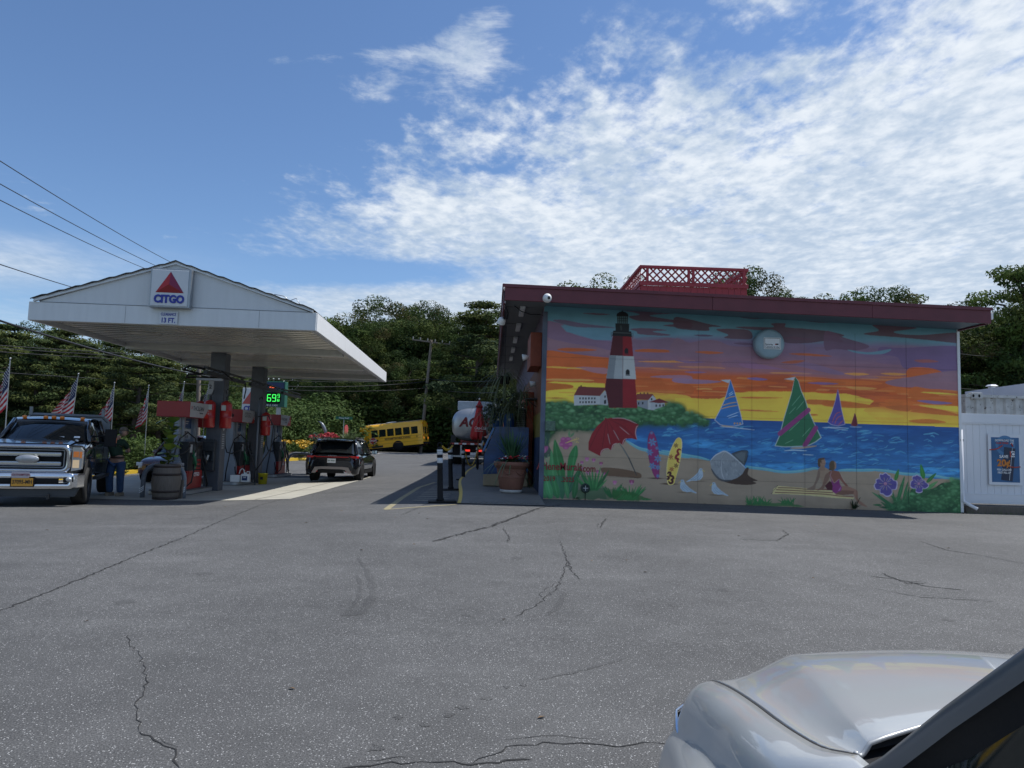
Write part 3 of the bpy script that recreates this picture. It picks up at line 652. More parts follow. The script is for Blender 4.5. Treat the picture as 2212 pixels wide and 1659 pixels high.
# --- sails
def sail(k, pts_, col, edge, w=.02): poly(k, pts_, col, 1); stroke(k, pts_+[pts_[0]], w, edge, .9)
sail('B', [(418, 600), (445, 680), (470, 770), (495, 860), (512, 935), (460, 950), (400, 955), (340, 940), (300, 905), (340, 830), (380, 740), (405, 650)], (44, 96, 158), (150, 160, 178))
poly('B', [(340, 603), (418, 600), (405, 628)], (150, 160, 170))
for a, b_ in ((725, 0), (770, 0), (795, 0)): stroke('B', [(375-(a-725)*.5, a+28), (410, a+10), (460+(a-725)*.2, a)], .022, (176, 140, 84), .9, curve=True)
for l in ([(405, 712), (436, 690)], [(408, 722), (440, 703)], [(390, 880), (480, 845)], [(400, 892), (476, 868)]): stroke('B', l, .016, (150, 176, 200))
for x in (448, 470, 490): poly('B', [(x-5, 925), (x+6, 924), (x+6, 937), (x-5, 938)], (170, 130, 70))
stroke('B', [(335, 955), (420, 960), (600, 980)], .018, (160, 176, 190)); stroke('B', [(350, 948), (440, 955)], .03, (150, 130, 110))
sail('B', [(905, 578), (930, 610), (950, 680), (985, 760), (1005, 830), (1050, 930), (1102, 1038), (1060, 1070), (1010, 1095), (960, 1103), (830, 1108), (755, 1100), (790, 1020), (820, 900), (850, 800), (880, 700)], (40, 92, 66), (146, 164, 168), .022)
poly('B', [(822, 596), (905, 580), (893, 606)], (160, 164, 172))
stroke('B', [(792, 1008), (1006, 830)], .12, (118, 48, 104), .95, soft='x'); stroke('B', [(980, 1095), (1062, 965)], .12, (118, 48, 104), .95, soft='x')
for l in ([(880, 800), (950, 715)], [(860, 860), (912, 805)], [(915, 830), (975, 760)], [(960, 1030), (1025, 960)], [(860, 990), (940, 915)], [(830, 1083), (895, 1053)]): stroke('B', l, .013, (96, 146, 120))
stroke('B', [(870, 1118), (960, 1115), (1070, 1100)], .045, (140, 128, 116)); stroke('B', [(820, 1137), (900, 1132), (1000, 1138)], .02, (160, 184, 196)); stroke('B', [(960, 1165), (1045, 1170)], .016, (150, 176, 190))
sail('B', [(1228, 670), (1240, 730), (1255, 820), (1282, 938), (1230, 950), (1180, 940), (1152, 920), (1185, 840), (1210, 760)], (72, 66, 136), (140, 140, 170), .016)
for l in ([(1185, 925), (1215, 860), (1250, 845)], [(1205, 935), (1225, 890), (1262, 870)], [(1230, 945), (1270, 905)]): stroke('B', l, .022, (150, 80, 84), .9, curve=True)
stroke('B', [(1105, 962), (1200, 960), (1315, 968)], .016, (156, 172, 190))
sail('C', [(172, 938), (182, 968), (188, 1012), (170, 1018), (150, 1010), (162, 972)], (96, 36, 48), (120, 70, 90), .01)
stroke('C', [(0, 1022), (130, 1040)], .014, (150, 170, 190)); stroke('C', [(140, 1020), (215, 1022)], .013, (150, 170, 190))
# --- parasol, surfboards
poly('D', [(890, 600), (940, 560), (1300, 600)], (134, 120, 106), 0)
um = [(895, 520), (960, 508), (1080, 510), (1180, 530), (1290, 590), (1262, 640), (1255, 700), (1270, 770), (1200, 750), (1140, 755), (1100, 830), (1060, 805), (1000, 820), (965, 893), (930, 875), (880, 885), (850, 915), (832, 960), (760, 925), (690, 888), (692, 800), (730, 700), (800, 600)]
poly('D', [(840, 1105), (960, 1100), (1130, 1120), (1304, 1165), (1304, 1222), (1150, 1212), (980, 1200), (880, 1185)], (88, 68, 52), .95, curve=True)
stroke('D', [(1060, 810), (1110, 880), (1170, 980), (1210, 1070), (1268, 1196)], .03, (44, 52, 56)); stroke('D', [(1064, 812), (1175, 985)], .010, (110, 118, 120))
poly('D', um, (112, 24, 32), 1, curve=False)
for l in ([(900, 530), (820, 640), (740, 800), (700, 880)], [(905, 530), (880, 700), (850, 900)], [(910, 530), (930, 700), (965, 880)], [(920, 530), (1010, 690), (1095, 820)], [(940, 525), (1120, 620), (1262, 765)], [(960, 520), (1150, 545), (1285, 592)]): stroke('D', l, .018, (78, 16, 24), .8, curve=True)
for l in ([(920, 690), (950, 820)], [(990, 655), (1060, 780)], [(1060, 610), (1180, 710)]): stroke('D', l, .014, (150, 130, 136), .9)
for l in ([(832, 950), (850, 900), (890, 876), (935, 872)], [(965, 893), (985, 830), (1030, 808)], [(1095, 828), (1115, 770), (1150, 752)], [(1270, 765), (1250, 690), (1262, 620), (1285, 600)], [(975, 512), (1110, 515), (1265, 577)]): stroke('D', l, .016, (160, 140, 146), .9, curve=True)
ell('D', (896, 518), 11, 12, (100, 20, 30))
def board(k, pts_, col, edge): poly(k, pts_, edge, 1, curve=True); cx = sum(p[0] for p in pts_)/len(pts_); cy = sum(p[1] for p in pts_)/len(pts_); poly(k, [(cx+(x-cx)*.9, cy+(y-cy)*.975) for x, y in pts_], col, 1, curve=True)
ell('E', (310, 1105), 95, 10, (70, 56, 44)); ell('E', (515, 1190), 120, 14, (76, 60, 46))
board('E', [(255, 392), (300, 450), (335, 560), (358, 700), (370, 850), (360, 1100), (305, 1095), (250, 980), (205, 800), (190, 640), (195, 500), (225, 410)], (116, 44, 92), (90, 34, 74))
def flower(k, c, r, col, n=5, w=.03, rot=0):
    x, z = W_(k, [c])[0]; rr = r*scale_of(k)
    for i in range(n):
        a = rot+2*math.pi*i/n; ell(None, (x+rr*.6*math.cos(a), z+rr*.6*math.sin(a)), rr*.42, rr*.2, col, 1, rot=a)
for c, r in (((262, 560), 62), ((222, 715), 50), ((345, 810), 56), ((262, 920), 52), ((345, 940), 40), ((250, 420), 22), ((345, 1070), 26), ((330, 650), 24)): flower('E', c, r, (70, 120, 160), 6, rot=c[0])
board('E', [(672, 492), (705, 530), (708, 640), (690, 800), (655, 960), (610, 1120), (580, 1195), (500, 1195), (478, 1080), (480, 900), (520, 720), (580, 580), (630, 505)], (186, 166, 84), (196, 184, 120))
for c, col in (((617, 610), (66, 26, 32)), ((540, 782), (120, 34, 34)), ((620, 915), (72, 26, 32)), ((553, 968), (122, 36, 34))): flower('E', c, 36, col, 6, rot=.3)
for l, col in (([(700, 680), (660, 668), (640, 700), (655, 740), (625, 765), (615, 800), (650, 815), (640, 845), (672, 875)], (112, 30, 36)), ([(490, 1040), (510, 1015), (535, 1025), (530, 1060), (570, 1080), (575, 1110), (545, 1120)], (62, 24, 32)), ([(485, 1075), (510, 1090), (500, 1115), (485, 1115)], (62, 24, 32)), ([(505, 1150), (530, 1180), (560, 1170), (565, 1140), (540, 1128)], (62, 24, 32))): stroke('E', l, .058, col, 1, curve=True)
# --- rowing boat
poly('E', [(1340, 1140), (1540, 1090), (1680, 950), (1715, 960), (1700, 1040), (1750, 1090), (1850, 1140), (1780, 1150), (1830, 1180), (1720, 1205), (1560, 1200), (1420, 1180)], (62, 48, 40), 1, curve=True)
poly('E', [(1450, 735), (1600, 685), (1698, 695), (1690, 800), (1650, 915), (1560, 850)], (62, 70, 78), 1); poly('E', [(1500, 750), (1600, 710), (1670, 720), (1640, 880), (1560, 810)], (84, 94, 102), .9)
poly('E', [(1130, 850), (1180, 790), (1260, 730), (1355, 700), (1440, 750), (1560, 850), (1665, 955), (1620, 1040), (1540, 1100), (1430, 1140), (1350, 1142), (1270, 1110), (1200, 1040), (1150, 950)], (118, 124, 132), 1)
boatn = vnoise(9, 3, 41, 3)
for i in range(50):
    x = rs.uniform(1160, 1620); y = rs.uniform(800, 1080)
    if abs(x-1390)/270+abs(y-930)/260 < 1.1: stroke('E', [(x, y), (x+rs.uniform(-10, 40), y+rs.uniform(20, 70))], .03, rs.choice([(136, 142, 150), (98, 106, 116), (146, 152, 158), (84, 92, 102)]), .4)
for l, c, w in (([(1150, 960), (1200, 1045), (1270, 1115), (1350, 1142), (1450, 1135)], (62, 66, 72), .05), ([(1130, 850), (1200, 770), (1280, 722), (1355, 698), (1450, 752), (1570, 855), (1668, 950)], (160, 166, 174), .03), ([(1355, 695), (1310, 800), (1298, 920), (1310, 1030), (1350, 1130)], (150, 156, 164), .025), ([(1345, 720), (1300, 830), (1290, 930)], (70, 76, 84), .012), ([(1455, 735), (1600, 688), (1698, 696), (1690, 800), (1650, 912)], (36, 40, 46), .022)): stroke('E', l, w, c, .9, curve=True)
# --- gulls
def gull(cx, cy, flip):
    f = lambda l: [(cx+(x*flip), cy+y) for x, y in l]
    ell('E', (cx+20*flip, cy+102), 95, 9, (92, 80, 68), .8)
    poly('E', f([(-30, -80), (-15, -92), (10, -88), (22, -65), (40, -25), (100, 35), (160, 75), (215, 110), (200, 118), (130, 95), (60, 98), (0, 85), (-40, 35), (-38, -20)]), (146, 162, 178), 1, curve=False)
    for l in ([(-5, -10), (30, 40), (90, 80)], [(15, -20), (60, 30), (150, 90)], [(-25, 0), (0, 50), (40, 85)]): stroke('E', f(l), .014, (104, 124, 146), .8)
    poly('E', f([(-32, -70), (-72, -38), (-66, -34), (-24, -56)]), (166, 150, 90), 1); ell('E', (cx-10*flip, cy-68), 6, 6, (14, 18, 30)); stroke('E', f([(-5, 92), (45, 98)]), .012, (150, 130, 96))
gull(720, 1215, 1); gull(1195, 1255, 1); gull(985, 1045, -1)
# --- plants, lower left
def leafp(k, l, col, vein=None, w=.016):
    poly(k, l, col, 1, curve=True)
    if vein: stroke(k, [l[0], l[len(l)//2]], w, vein, .6)
def blade(k, base, tip, w, col, bend=0):
    p = W_(k, [base, tip]); a, b_ = Vector(p[0]), Vector(p[1]); d = b_-a; n = Vector((-d.y, d.x)).normalized(); ww = w*scale_of(k)
    m1 = a+d*.4+n*(ww+bend*scale_of(k)); m2 = a+d*.4-n*(ww-bend*scale_of(k)); q = smoothpoly([tuple(a+n*ww*.5), tuple(m1), tuple(b_), tuple(m2), tuple(a-n*ww*.5)])
    poly(None, q, col, 1); stroke(None, [tuple(a+d*.1), tuple(a+d*.45+n*bend*scale_of(k)), tuple(a+d*.85)], max(.01, ww*.35), tuple(min(255, c+26) for c in col), .5)
for l, c in (([(240, 1450), (110, 1300), (95, 870), (150, 1010), (230, 1130)], (56, 102, 64)), ([(290, 1440), (210, 1250), (225, 1040), (255, 890), (300, 1080), (340, 1300)], (62, 116, 74)), ([(400, 1440), (330, 1200), (275, 980), (290, 765), (350, 870), (400, 1010), (420, 1250)], (44, 96, 54)),
             ([(450, 1440), (440, 1160), (460, 960), (545, 832), (570, 930), (540, 1050), (510, 1200)], (46, 104, 60)), ([(440, 1440), (500, 1240), (560, 1130), (610, 1050), (600, 1160), (540, 1300)], (38, 84, 52)), ([(200, 1450), (150, 1300), (120, 1180), (190, 1180), (250, 1300), (260, 1450)], (66, 122, 80)), ([(360, 1450), (300, 1250), (320, 1190), (390, 1300), (400, 1450)], (56, 110, 70))): leafp('D', l, c, tuple(min(255, q+24) for q in c), .03)
poly('D', [(92, 1185), (620, 1205), (900, 1340), (900, 1475), (92, 1455)], (44, 78, 68), .55, rough=.08)
for b0, t0, w, c in [((180, 1450), (120, 1190), 34, (60, 118, 76)), ((250, 1450), (180, 1190), 40, (64, 126, 82)), ((330, 1450), (270, 1190), 38, (50, 108, 66)), ((450, 1450), (410, 1200), 26, (60, 112, 72)), ((520, 1450), (560, 1180), 34, (40, 88, 52))]: blade('D', b0, t0, w, c)
stroke('D', [(140, 935), (190, 1000), (215, 1060)], .022, (92, 128, 96)); stroke('D', [(215, 940), (212, 1050)], .022, (92, 128, 96)); stroke('D', [(180, 830), (192, 760), (180, 730)], .02, (70, 100, 76))
def tulip(x, y, s, c=(126, 62, 106)):
    for dx, r in ((-.5, .5), (0, .1), (.5, -.5)):
        ell('D', (x+dx*s*.6, y), s*.42, s*.8, c, 1, rot=r)
    ell('D', (x, y+s*.2), s*.3, s*.6, (164, 110, 140), .6)
tulip(135, 775, 28); tulip(172, 880, 52, (132, 70, 112))
cx, cy = 425, 805
for i in range(5):
    a = i*1.257+.3; ell('D', (cx+44*math.cos(a), cy+44*math.sin(a)), 38, 34, (134, 66, 112), 1); ell('D', (cx+58*math.cos(a), cy+58*math.sin(a)), 22, 12, (160, 100, 138), .6)
stroke('D', [(430, 805), (500, 775), (570, 765)], .028, (172, 150, 96)); 
for i in range(12): ell('D', (545+rs.uniform(-20, 34), 770+rs.uniform(-34, 34)), 5, 5, (180, 160, 96), .8)
leafp('D', [(460, 735), (452, 700), (465, 655), (478, 700), (470, 735)], (84, 116, 84)); leafp('D', [(475, 740), (490, 700), (525, 682), (515, 715)], (84, 112, 84))
for x, y, s in ((675, 998, 30), (755, 1010, 28), (842, 1050, 26), (615, 1038, 24), (692, 1160, 32), (806, 1148, 28), (880, 1170, 22), (738, 1260, 34), (1005, 1275, 30), (1205, 1270, 36), (625, 1110, 20)):
    tulip(x, y, s, rs.choice([(134, 70, 112), (120, 56, 92), (150, 90, 128)])); ell('D', (x, y+s*.5), s*.6, s*.2, (168, 140, 156), .5)
for x0, x1, n, y in ((600, 900, 30, 1340), (910, 1060, 16, 1430), (1080, 1300, 22, 1440)):
    for i in range(n):
        x = rs.uniform(x0, x1); blade('D', ((x0+x1)/2+(x-(x0+x1)/2)*.5, y+20), (x+(x-(x0+x1)/2)*.8, y-rs.uniform(60, 260 if x0 == 600 else 150)), rs.uniform(7, 14), rs.choice([(38, 92, 50), (34, 80, 44), (52, 110, 62)]))
poly('D', [(560, 1350), (900, 1345), (1304, 1400), (1304, 1490), (900, 1480), (560, 1470)], (36, 84, 48), .55, rough=.12)
poly('A', [(700, 1440), (800, 1440), (900, 1470), (995, 1505), (700, 1505)], (42, 90, 44), .8, rough=.06)
for i in range(30): x = rs.uniform(720, 960); blade('A', (x, 1508), (x+rs.uniform(-30, 60), 1508-rs.uniform(15, 60)*(1.2-(x-720)/300)), 5, (44, 100, 52))
# signature and dates
sig = 'Arlenemurals.com'
# --- people on a towel
poly('F', [(190, 1065), (215, 960), (310, 900), (600, 925), (1000, 960), (1400, 1000), (1560, 1090), (1800, 1130), (1795, 1160), (1350, 1135), (900, 1090), (400, 1060)], (172, 162, 120), 1)
for l in ([(310, 938), (600, 945), (850, 968), (1060, 975), (1360, 975)], [(275, 978), (600, 992), (1000, 1015), (1380, 1035)], [(250, 1030), (600, 1040), (900, 1050), (1250, 1068), (1500, 1100), (1780, 1118)]): stroke('F', l, .022, (96, 34, 34), .9, soft='x', curve=True)
for i in range(7): a = i/6; stroke('F', [(310-a*120, 900+a*160), (280-a*115, 925+a*150-30)], .012, (60, 40, 36))
poly('F', [(1100, 570), (1180, 530), (1250, 550), (1320, 600), (1330, 700), (1290, 860), (1200, 920), (1170, 820), (1130, 740), (1090, 800), (1040, 900), (1030, 985), (860, 970), (980, 910), (1030, 830), (1070, 700)], (132, 112, 96), 1, curve=True)
poly('F', [(1100, 580), (1130, 600), (1120, 740), (1050, 880), (1020, 980), (870, 970), (985, 905), (1035, 820), (1075, 690)], (104, 86, 76), .8, curve=True)
ell('F', (1180, 440), 62, 88, (132, 106, 92)); poly('F', [(1140, 500), (1220, 500), (1230, 600), (1110, 600)], (124, 100, 86)); poly('F', [(1095, 520), (1085, 420), (1100, 370), (1160, 352), (1220, 350), (1205, 385), (1160, 395), (1165, 450), (1130, 445), (1140, 500), (1120, 535)], (74, 58, 44), 1, curve=True); poly('F', [(1222, 420), (1246, 450), (1225, 462)], (132, 106, 92))
poly('F', [(1225, 900), (1320, 805), (1390, 850), (1400, 990), (1280, 985)], (66, 26, 34), 1)
poly('F', [(1230, 700), (1290, 640), (1340, 620), (1310, 760), (1240, 870), (1200, 960), (1070, 990), (1170, 900)], (108, 84, 72), 1, curve=True)
poly('F', [(1310, 620), (1390, 590), (1500, 620), (1540, 680), (1600, 800), (1690, 910), (1640, 915), (1560, 820), (1510, 760), (1500, 830), (1380, 830), (1320, 720)], (112, 72, 62), 1, curve=False)
poly('F', [(1540, 930), (1640, 905), (1780, 950), (1870, 1010), (1880, 1150), (1950, 1220), (2060, 1310), (1990, 1300), (1890, 1250), (1810, 1120), (1780, 1070), (1560, 1080), (1430, 1060)], (128, 96, 82), 1, curve=True)
poly('F', [(1560, 985), (1800, 1000), (1790, 1060), (1560, 1085), (1440, 1060)], (96, 68, 58), .8)
poly('F', [(1330, 740), (1360, 800), (1410, 850), (1510, 760), (1515, 850), (1560, 930), (1545, 1000), (1430, 1055), (1370, 1010), (1380, 900)], (112, 46, 100), 1); poly('F', [(1480, 1005), (1535, 925), (1530, 990)], (150, 100, 150), .9)
stroke('F', [(1360, 610), (1330, 700), (1410, 850)], .02, (136, 104, 110)); stroke('F', [(1410, 850), (1510, 765)], .02, (136, 104, 110))
ell('F', (1378, 500), 68, 96, (78, 64, 46)); ell('F', (1425, 500), 26, 70, (130, 104, 88)); ell('F', (1365, 510), 56, 92, (76, 62, 46)); ell('F', (1330, 575), 30, 24, (70, 56, 40)); stroke('F', [(1540, 660), (1560, 720), (1640, 850)], .02, (150, 138, 128), .7)
for cx in (60, 420, 560):
    for i in range(11): blade('F', (cx+rs.uniform(-60, 60), 1270), (cx+rs.uniform(-150, 150), 1270-rs.uniform(60, 160)), 11, (40, 96, 52))
poly('F', [(-330, 1260), (-200, 1235), (0, 1230), (400, 1240), (700, 1260), (830, 1310), (-330, 1300)], (52, 98, 56), .85, rough=.05)
for cx in (-60, -150, -240):
    for i in range(9): blade('F', (cx+rs.uniform(-40, 40), 1262), (cx+rs.uniform(-110, 110), 1262-rs.uniform(60, 180)), 11, (42, 98, 54))
# --- purple flowers and bushes at the right end
bush('H', [(560, 1460), (640, 1330), (700, 1270), (860, 1260), (960, 1240), (1000, 1060), (1400, 1060), (1560, 960), (1700, 920), (1820, 900), (2000, 880), (2020, 1540), (980, 1500)], (50, 98, 62), (84, 134, 96), (28, 62, 40), 230, .04, .10, 9)
poly('H', [(1100, 1060), (1700, 1075), (1700, 1160), (1500, 1200), (1300, 1180), (1100, 1140)], (26, 60, 38), .6, rough=.1)
for b0, t0, w, c in [((660, 1400), (232, 1115), 34, (48, 100, 66)), ((600, 1400), (350, 1150), 30, (40, 88, 56)), ((420, 1370), (250, 1362), 20, (32, 86, 50)), ((520, 1420), (370, 1400), 20, (26, 66, 42)), ((740, 1280), (872, 800), 40, (44, 96, 60)), ((850, 1260), (940, 900), 30, (44, 92, 58)), ((920, 1240), (965, 1000), 24, (40, 88, 56)), ((670, 1290), (640, 1100), 20, (40, 90, 56)), ((690, 880), (755, 665), 38, (48, 104, 48)), ((1240, 850), (1185, 565), 48, (46, 110, 48)), ((1310, 920), (1490, 740), 36, (42, 96, 48)), ((1310, 1050), (1520, 900), 36, (70, 120, 74)), ((700, 1280), (600, 1180), 20, (36, 84, 50)), ((560, 1420), (400, 1300), 24, (38, 84, 52))]: blade('H', b0, t0, w, c)
for l, c in (([(390, 750), (440, 760), (500, 730), (550, 770), (595, 800), (590, 850), (630, 840), (660, 880), (720, 900), (735, 960), (715, 1050), (680, 1070), (630, 1075), (630, 1140), (580, 1195), (510, 1205), (450, 1160), (390, 1140), (385, 1070), (310, 1070), (270, 1000), (285, 950), (310, 930), (305, 870), (360, 850), (400, 870), (380, 800)], 490), ([(1030, 800), (1080, 790), (1110, 775), (1200, 820), (1215, 870), (1270, 890), (1280, 920), (1330, 950), (1345, 1000), (1290, 1045), (1220, 1055), (1220, 1110), (1150, 1135), (1090, 1110), (1090, 1050), (1020, 1040), (980, 1000), (990, 900), (1030, 880), (1010, 840)], 1150)):
    mx_ = sum(p[0] for p in l)/len(l); my_ = sum(p[1] for p in l)/len(l)
    poly('H', l, (160, 154, 182), 1, curve=True); poly('H', [(mx_+(x-mx_)*.92, my_+(y-my_)*.92) for x, y in l], (74, 66, 128), 1, curve=True)
    s = 1 if c == 490 else .75
    for i in range(10): a = i*.628; stroke('H', [(mx_+50*s*math.cos(a), my_+50*s*math.sin(a)), (mx_+130*s*math.cos(a+.1), my_+130*s*math.sin(a+.1))], .013, (150, 140, 120), .8); 
    for i in range(4): a = i*1.571+.75; stroke('H', [(mx_+40*s*math.cos(a), my_+40*s*math.sin(a)), (mx_+190*s*math.cos(a), my_+190*s*math.sin(a))], .02, (120, 112, 160), .8)
    ell('H', (mx_, my_), 34*s, 34*s, (150, 110, 140))
# hand-painted unevenness over all, faint dirt low down
img *= (.90+.20*vnoise(3, 3, 51, 5))[..., None]*np.array([1.07, 1.0, .88], np.float32)
img *= (.94+.12*vnoise(1.5, 14, 53, 3))[..., None]
dirt = np.clip(1-(gzz-.15)/.25, 0, 1)*vnoise(2, 4, 52, 4)
img *= (1-.35*dirt)[..., None]
def wall_mesh():
    me = bpy.data.meshes.new('mural_wall'); n = NX*NZ
    me.vertices.add(n); co = np.zeros((NZ, NX, 3), np.float32); co[..., 0] = gx; co[..., 1] = WY
    topz = np.minimum(MZ1, 5.29-.0145*(gx-.2)-.215-.0095*(gx-1.2)); co[..., 2] = MZ0+(gzz-MZ0); co[..., 2] = np.minimum(co[..., 2], topz)
    me.vertices.foreach_set('co', co.ravel())
    q = (NX-1)*(NZ-1); i = (np.arange(NZ-1)[:, None]*NX+np.arange(NX-1)[None, :]).ravel()
    me.loops.add(q*4); me.polygons.add(q)
    me.polygons.foreach_set('loop_start', np.arange(q)*4); me.loops.foreach_set('vertex_index', np.stack([i, i+1, i+NX+1, i+NX], 1).ravel().astype(np.int32))
    me.update(calc_edges=True)
    ca = me.color_attributes.new('paint', 'FLOAT_COLOR', 'POINT'); rgba = np.ones((n, 4), np.float32); rgba[:, :3] = img.reshape(-1, 3); ca.data.foreach_set('color', rgba.ravel())
    me.materials.append(mat_vcol('mural_paint', .55, MURAL_GAIN)); me.update(); return me
# ================================================================== shop building
shop = thing('shop_building', 'low gas station shop with beach mural on its wall and dark red roof edge', 'building', (0, 0, 0))
mw = obj('mural_wall', wall_mesh(), [], shop, label='wall painted with a lighthouse, sailing boats and beach at sunset')
fasc = mat('maroon_fascia', (.135, .026, .036), .5, var=.15, vscale=3)
trimw = mat('off_white_trim', (.55, .56, .57), .5, var=.08)
soff_m = mat('soffit_board', (.15, .165, .175), .6, var=.12, vscale=2)
soff_b = mat('blue_soffit', (.10, .17, .21), .6, var=.12, vscale=2)
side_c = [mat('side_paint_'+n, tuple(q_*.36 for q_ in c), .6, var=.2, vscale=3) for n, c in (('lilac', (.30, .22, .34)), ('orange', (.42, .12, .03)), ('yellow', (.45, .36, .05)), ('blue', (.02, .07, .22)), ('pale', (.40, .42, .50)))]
b = MB()
# seams of the wall boards, slightly raised battens
seam = mat('panel_seam', (.07, .06, .06), .8)
b2 = MB()
for zz in (1.02, 1.70, 2.12, 3.70):
    pass
for px in (1507, 1624, 1739, 1851, 1963):
    q0 = P(px, 1085, WY); b2.bb(q0.x-.0014, q0.x+.0014, WY-.006, WY-.003, .12, 4.6)
for yl, yr in ((1026, 1060), (984, 1003), (889, 921), (770, 800)):
    a = P(1165, yl, WY); zc = a.z; b2.bb(WX0, WX1, WY-.006, WY-.003, zc-.0014, zc+.0014)
obj('panel_seam', b2, seam, shop)
# side wall facing the pumps, with a painted sunset continuing round the corner
b = MB(); D = 38.0
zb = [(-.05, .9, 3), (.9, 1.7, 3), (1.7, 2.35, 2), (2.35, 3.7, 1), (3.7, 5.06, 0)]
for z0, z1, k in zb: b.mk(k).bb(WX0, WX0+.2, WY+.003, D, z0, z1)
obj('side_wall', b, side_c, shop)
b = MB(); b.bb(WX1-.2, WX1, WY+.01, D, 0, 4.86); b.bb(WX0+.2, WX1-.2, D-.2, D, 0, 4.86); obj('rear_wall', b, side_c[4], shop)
b = MB(); b.bb(WX0-.03, WX0+.09, WY-.02, WY+.0, .1, 4.9); obj('corner_board', b, mat('corner_dusk_paint', (.10, .12, .17), .6, var=.4, vscale=2), shop)
b = MB(); b.bb(WX1-.02, WX1+.05, WY-.02, WY+.10, .1, 4.8); obj('corner_trim', b, white_p, shop)
# roof: sloping slab with maroon fascia boards
RX0, RX1, RY0 = .20, 12.03, 16.75
def slab(x0, x1, y0, y1, dz0, dz1, mb): 
    vs = [(x, y, roofz(x)+dz) for dz in (dz0, dz1) for (x, y) in ((x0, y0), (x1, y0), (x1, y1), (x0, y1))]
    mb.add(vs, [(0, 3, 2, 1), (4, 5, 6, 7), (0, 1, 5, 4), (1, 2, 6, 5), (2, 3, 7, 6), (3, 0, 4, 7)], False)
rf = mat('flat_roof_felt', (.12, .12, .125), .9)
b = MB(); slab(RX0+.05, RX1-.05, RY0+.05, D+.7, -.06, -.005, b); roof = obj('roof', b, rf, shop)
b = MB()
slab(RX0-.0, 5.2, RY0-.03, RY0+.02, -.37, 0, b); slab(5.206, 9.1, RY0-.03, RY0+.02, -.37, 0, b); slab(9.106, RX1, RY0-.03, RY0+.02, -.37, 0, b)
slab(RX1-.03, RX1+.02, RY0+.022, D+.7, -.37, 0, b)
slab(RX0-.03, RX0+.02, RY0+.45, D+.7, -.37, 0, b)
obj('fascia', b, fasc, shop, bevel=.006)
b = MB(); slab(RX0-.05, RX1+.03, RY0-.06, RY0-.032, -.055, .02, b); slab(RX0-.06, RX0-.032, RY0-.03, D+.7, -.055, .02, b); obj('drip_edge', b, fasc, shop)
b = MB(smooth=False)
rows = []
for i in range(14):
    z = 5.27-i*.027; rows.append([(RX0-.02-.012*(i % 2), RY0+.02, z), (RX0+.03+.01*((i*7) % 3), RY0+.20, z), (RX0-.01+.02*((i*5) % 3), RY0+.40, z)])
b.grid(rows); obj('damaged_flashing', b, mat('torn_flashing', (.4, .4, .42), .5, metal=.3, var=.4, vscale=20, bump=.5), shop)
b = MB(); slab(RX0+.03, WX0+.02, RY0+.04, D+.6, -.235, -.215, b); obj('soffit', b, soff_m, shop)
b = MB(); b.add([(x, y, roofz(x)-.225-.0095*(x-1.2)+dz) for dz in (0, .02) for x, y in ((WX0+.025, RY0+.04), (RX1-.04, RY0+.04), (RX1-.04, WY-.002), (WX0+.025, WY-.002))], [(0, 3, 2, 1), (4, 5, 6, 7), (0, 1, 5, 4), (1, 2, 6, 5), (2, 3, 7, 6), (3, 0, 4, 7)], False); obj('soffit', b, soff_b, shop)
for y in rng(18.2, 36, 2.4): b = MB(); b.bb(RX0+.04, WX0, y, y+.02, roofz(.7)-.240, roofz(.7)-.2345); obj('soffit_joint', b, seam, shop)
b = MB(); slab(RX1+.02, RX1+.17, RY0+.12, 30, -.24, -.06, b); obj('gutter', b, white_p, shop, bevel=.02)
tube_m = mat('fluorescent_tube_off', (.62, .64, .66), .3)
for i in range(5):
    y = 18.0+i*2.6; b = MB(); b.bb(.62, .76, y, y+1.2, roofz(.7)-.31, roofz(.7)-.236); o = obj('strip_light', b, tube_m, shop, bevel=.02)
b = MB(); b.tube([(.45, 17.1, 4.86), (.62, 17.05, 4.72), (.85, 17.1, 4.66), (1.1, 17.5, 4.74), (1.2, 17.9, 4.8)], .012, 6); b.tube([(.25, 17.25, 4.85), (.3, 17.3, 4.7), (.28, 17.5, 4.6)], .02, 6)
obj('loose_cable', b, black, shop)
# bulkhead boxes and door surround on the side wall
b = MB(); b.bb(WX0-.30, WX0-.005, 18.5, 20.1, 3.55, 4.45); obj('sign_box', b, mat('burnt_orange_paint', (.24, .05, .02), .6, var=.2), shop, bevel=.01)
b = MB(); b.bb(WX0-.26, WX0-.003, 21.6, 24.2, .2, 3.1); b2 = b; obj('door_surround', b, mat('orange_red_paint', (.36, .06, .02), .6, var=.2), shop, bevel=.01)
b = MB(); b.bb(WX0-.28, WX0-.262, 21.9, 23.9, .25, 2.7); obj('window', b, glass_d, shop)
b = MB(); b.bb(WX0-.012, WX0-.003, 26, 31, 1.2, 3.2); obj('window', b, glass_d, shop)
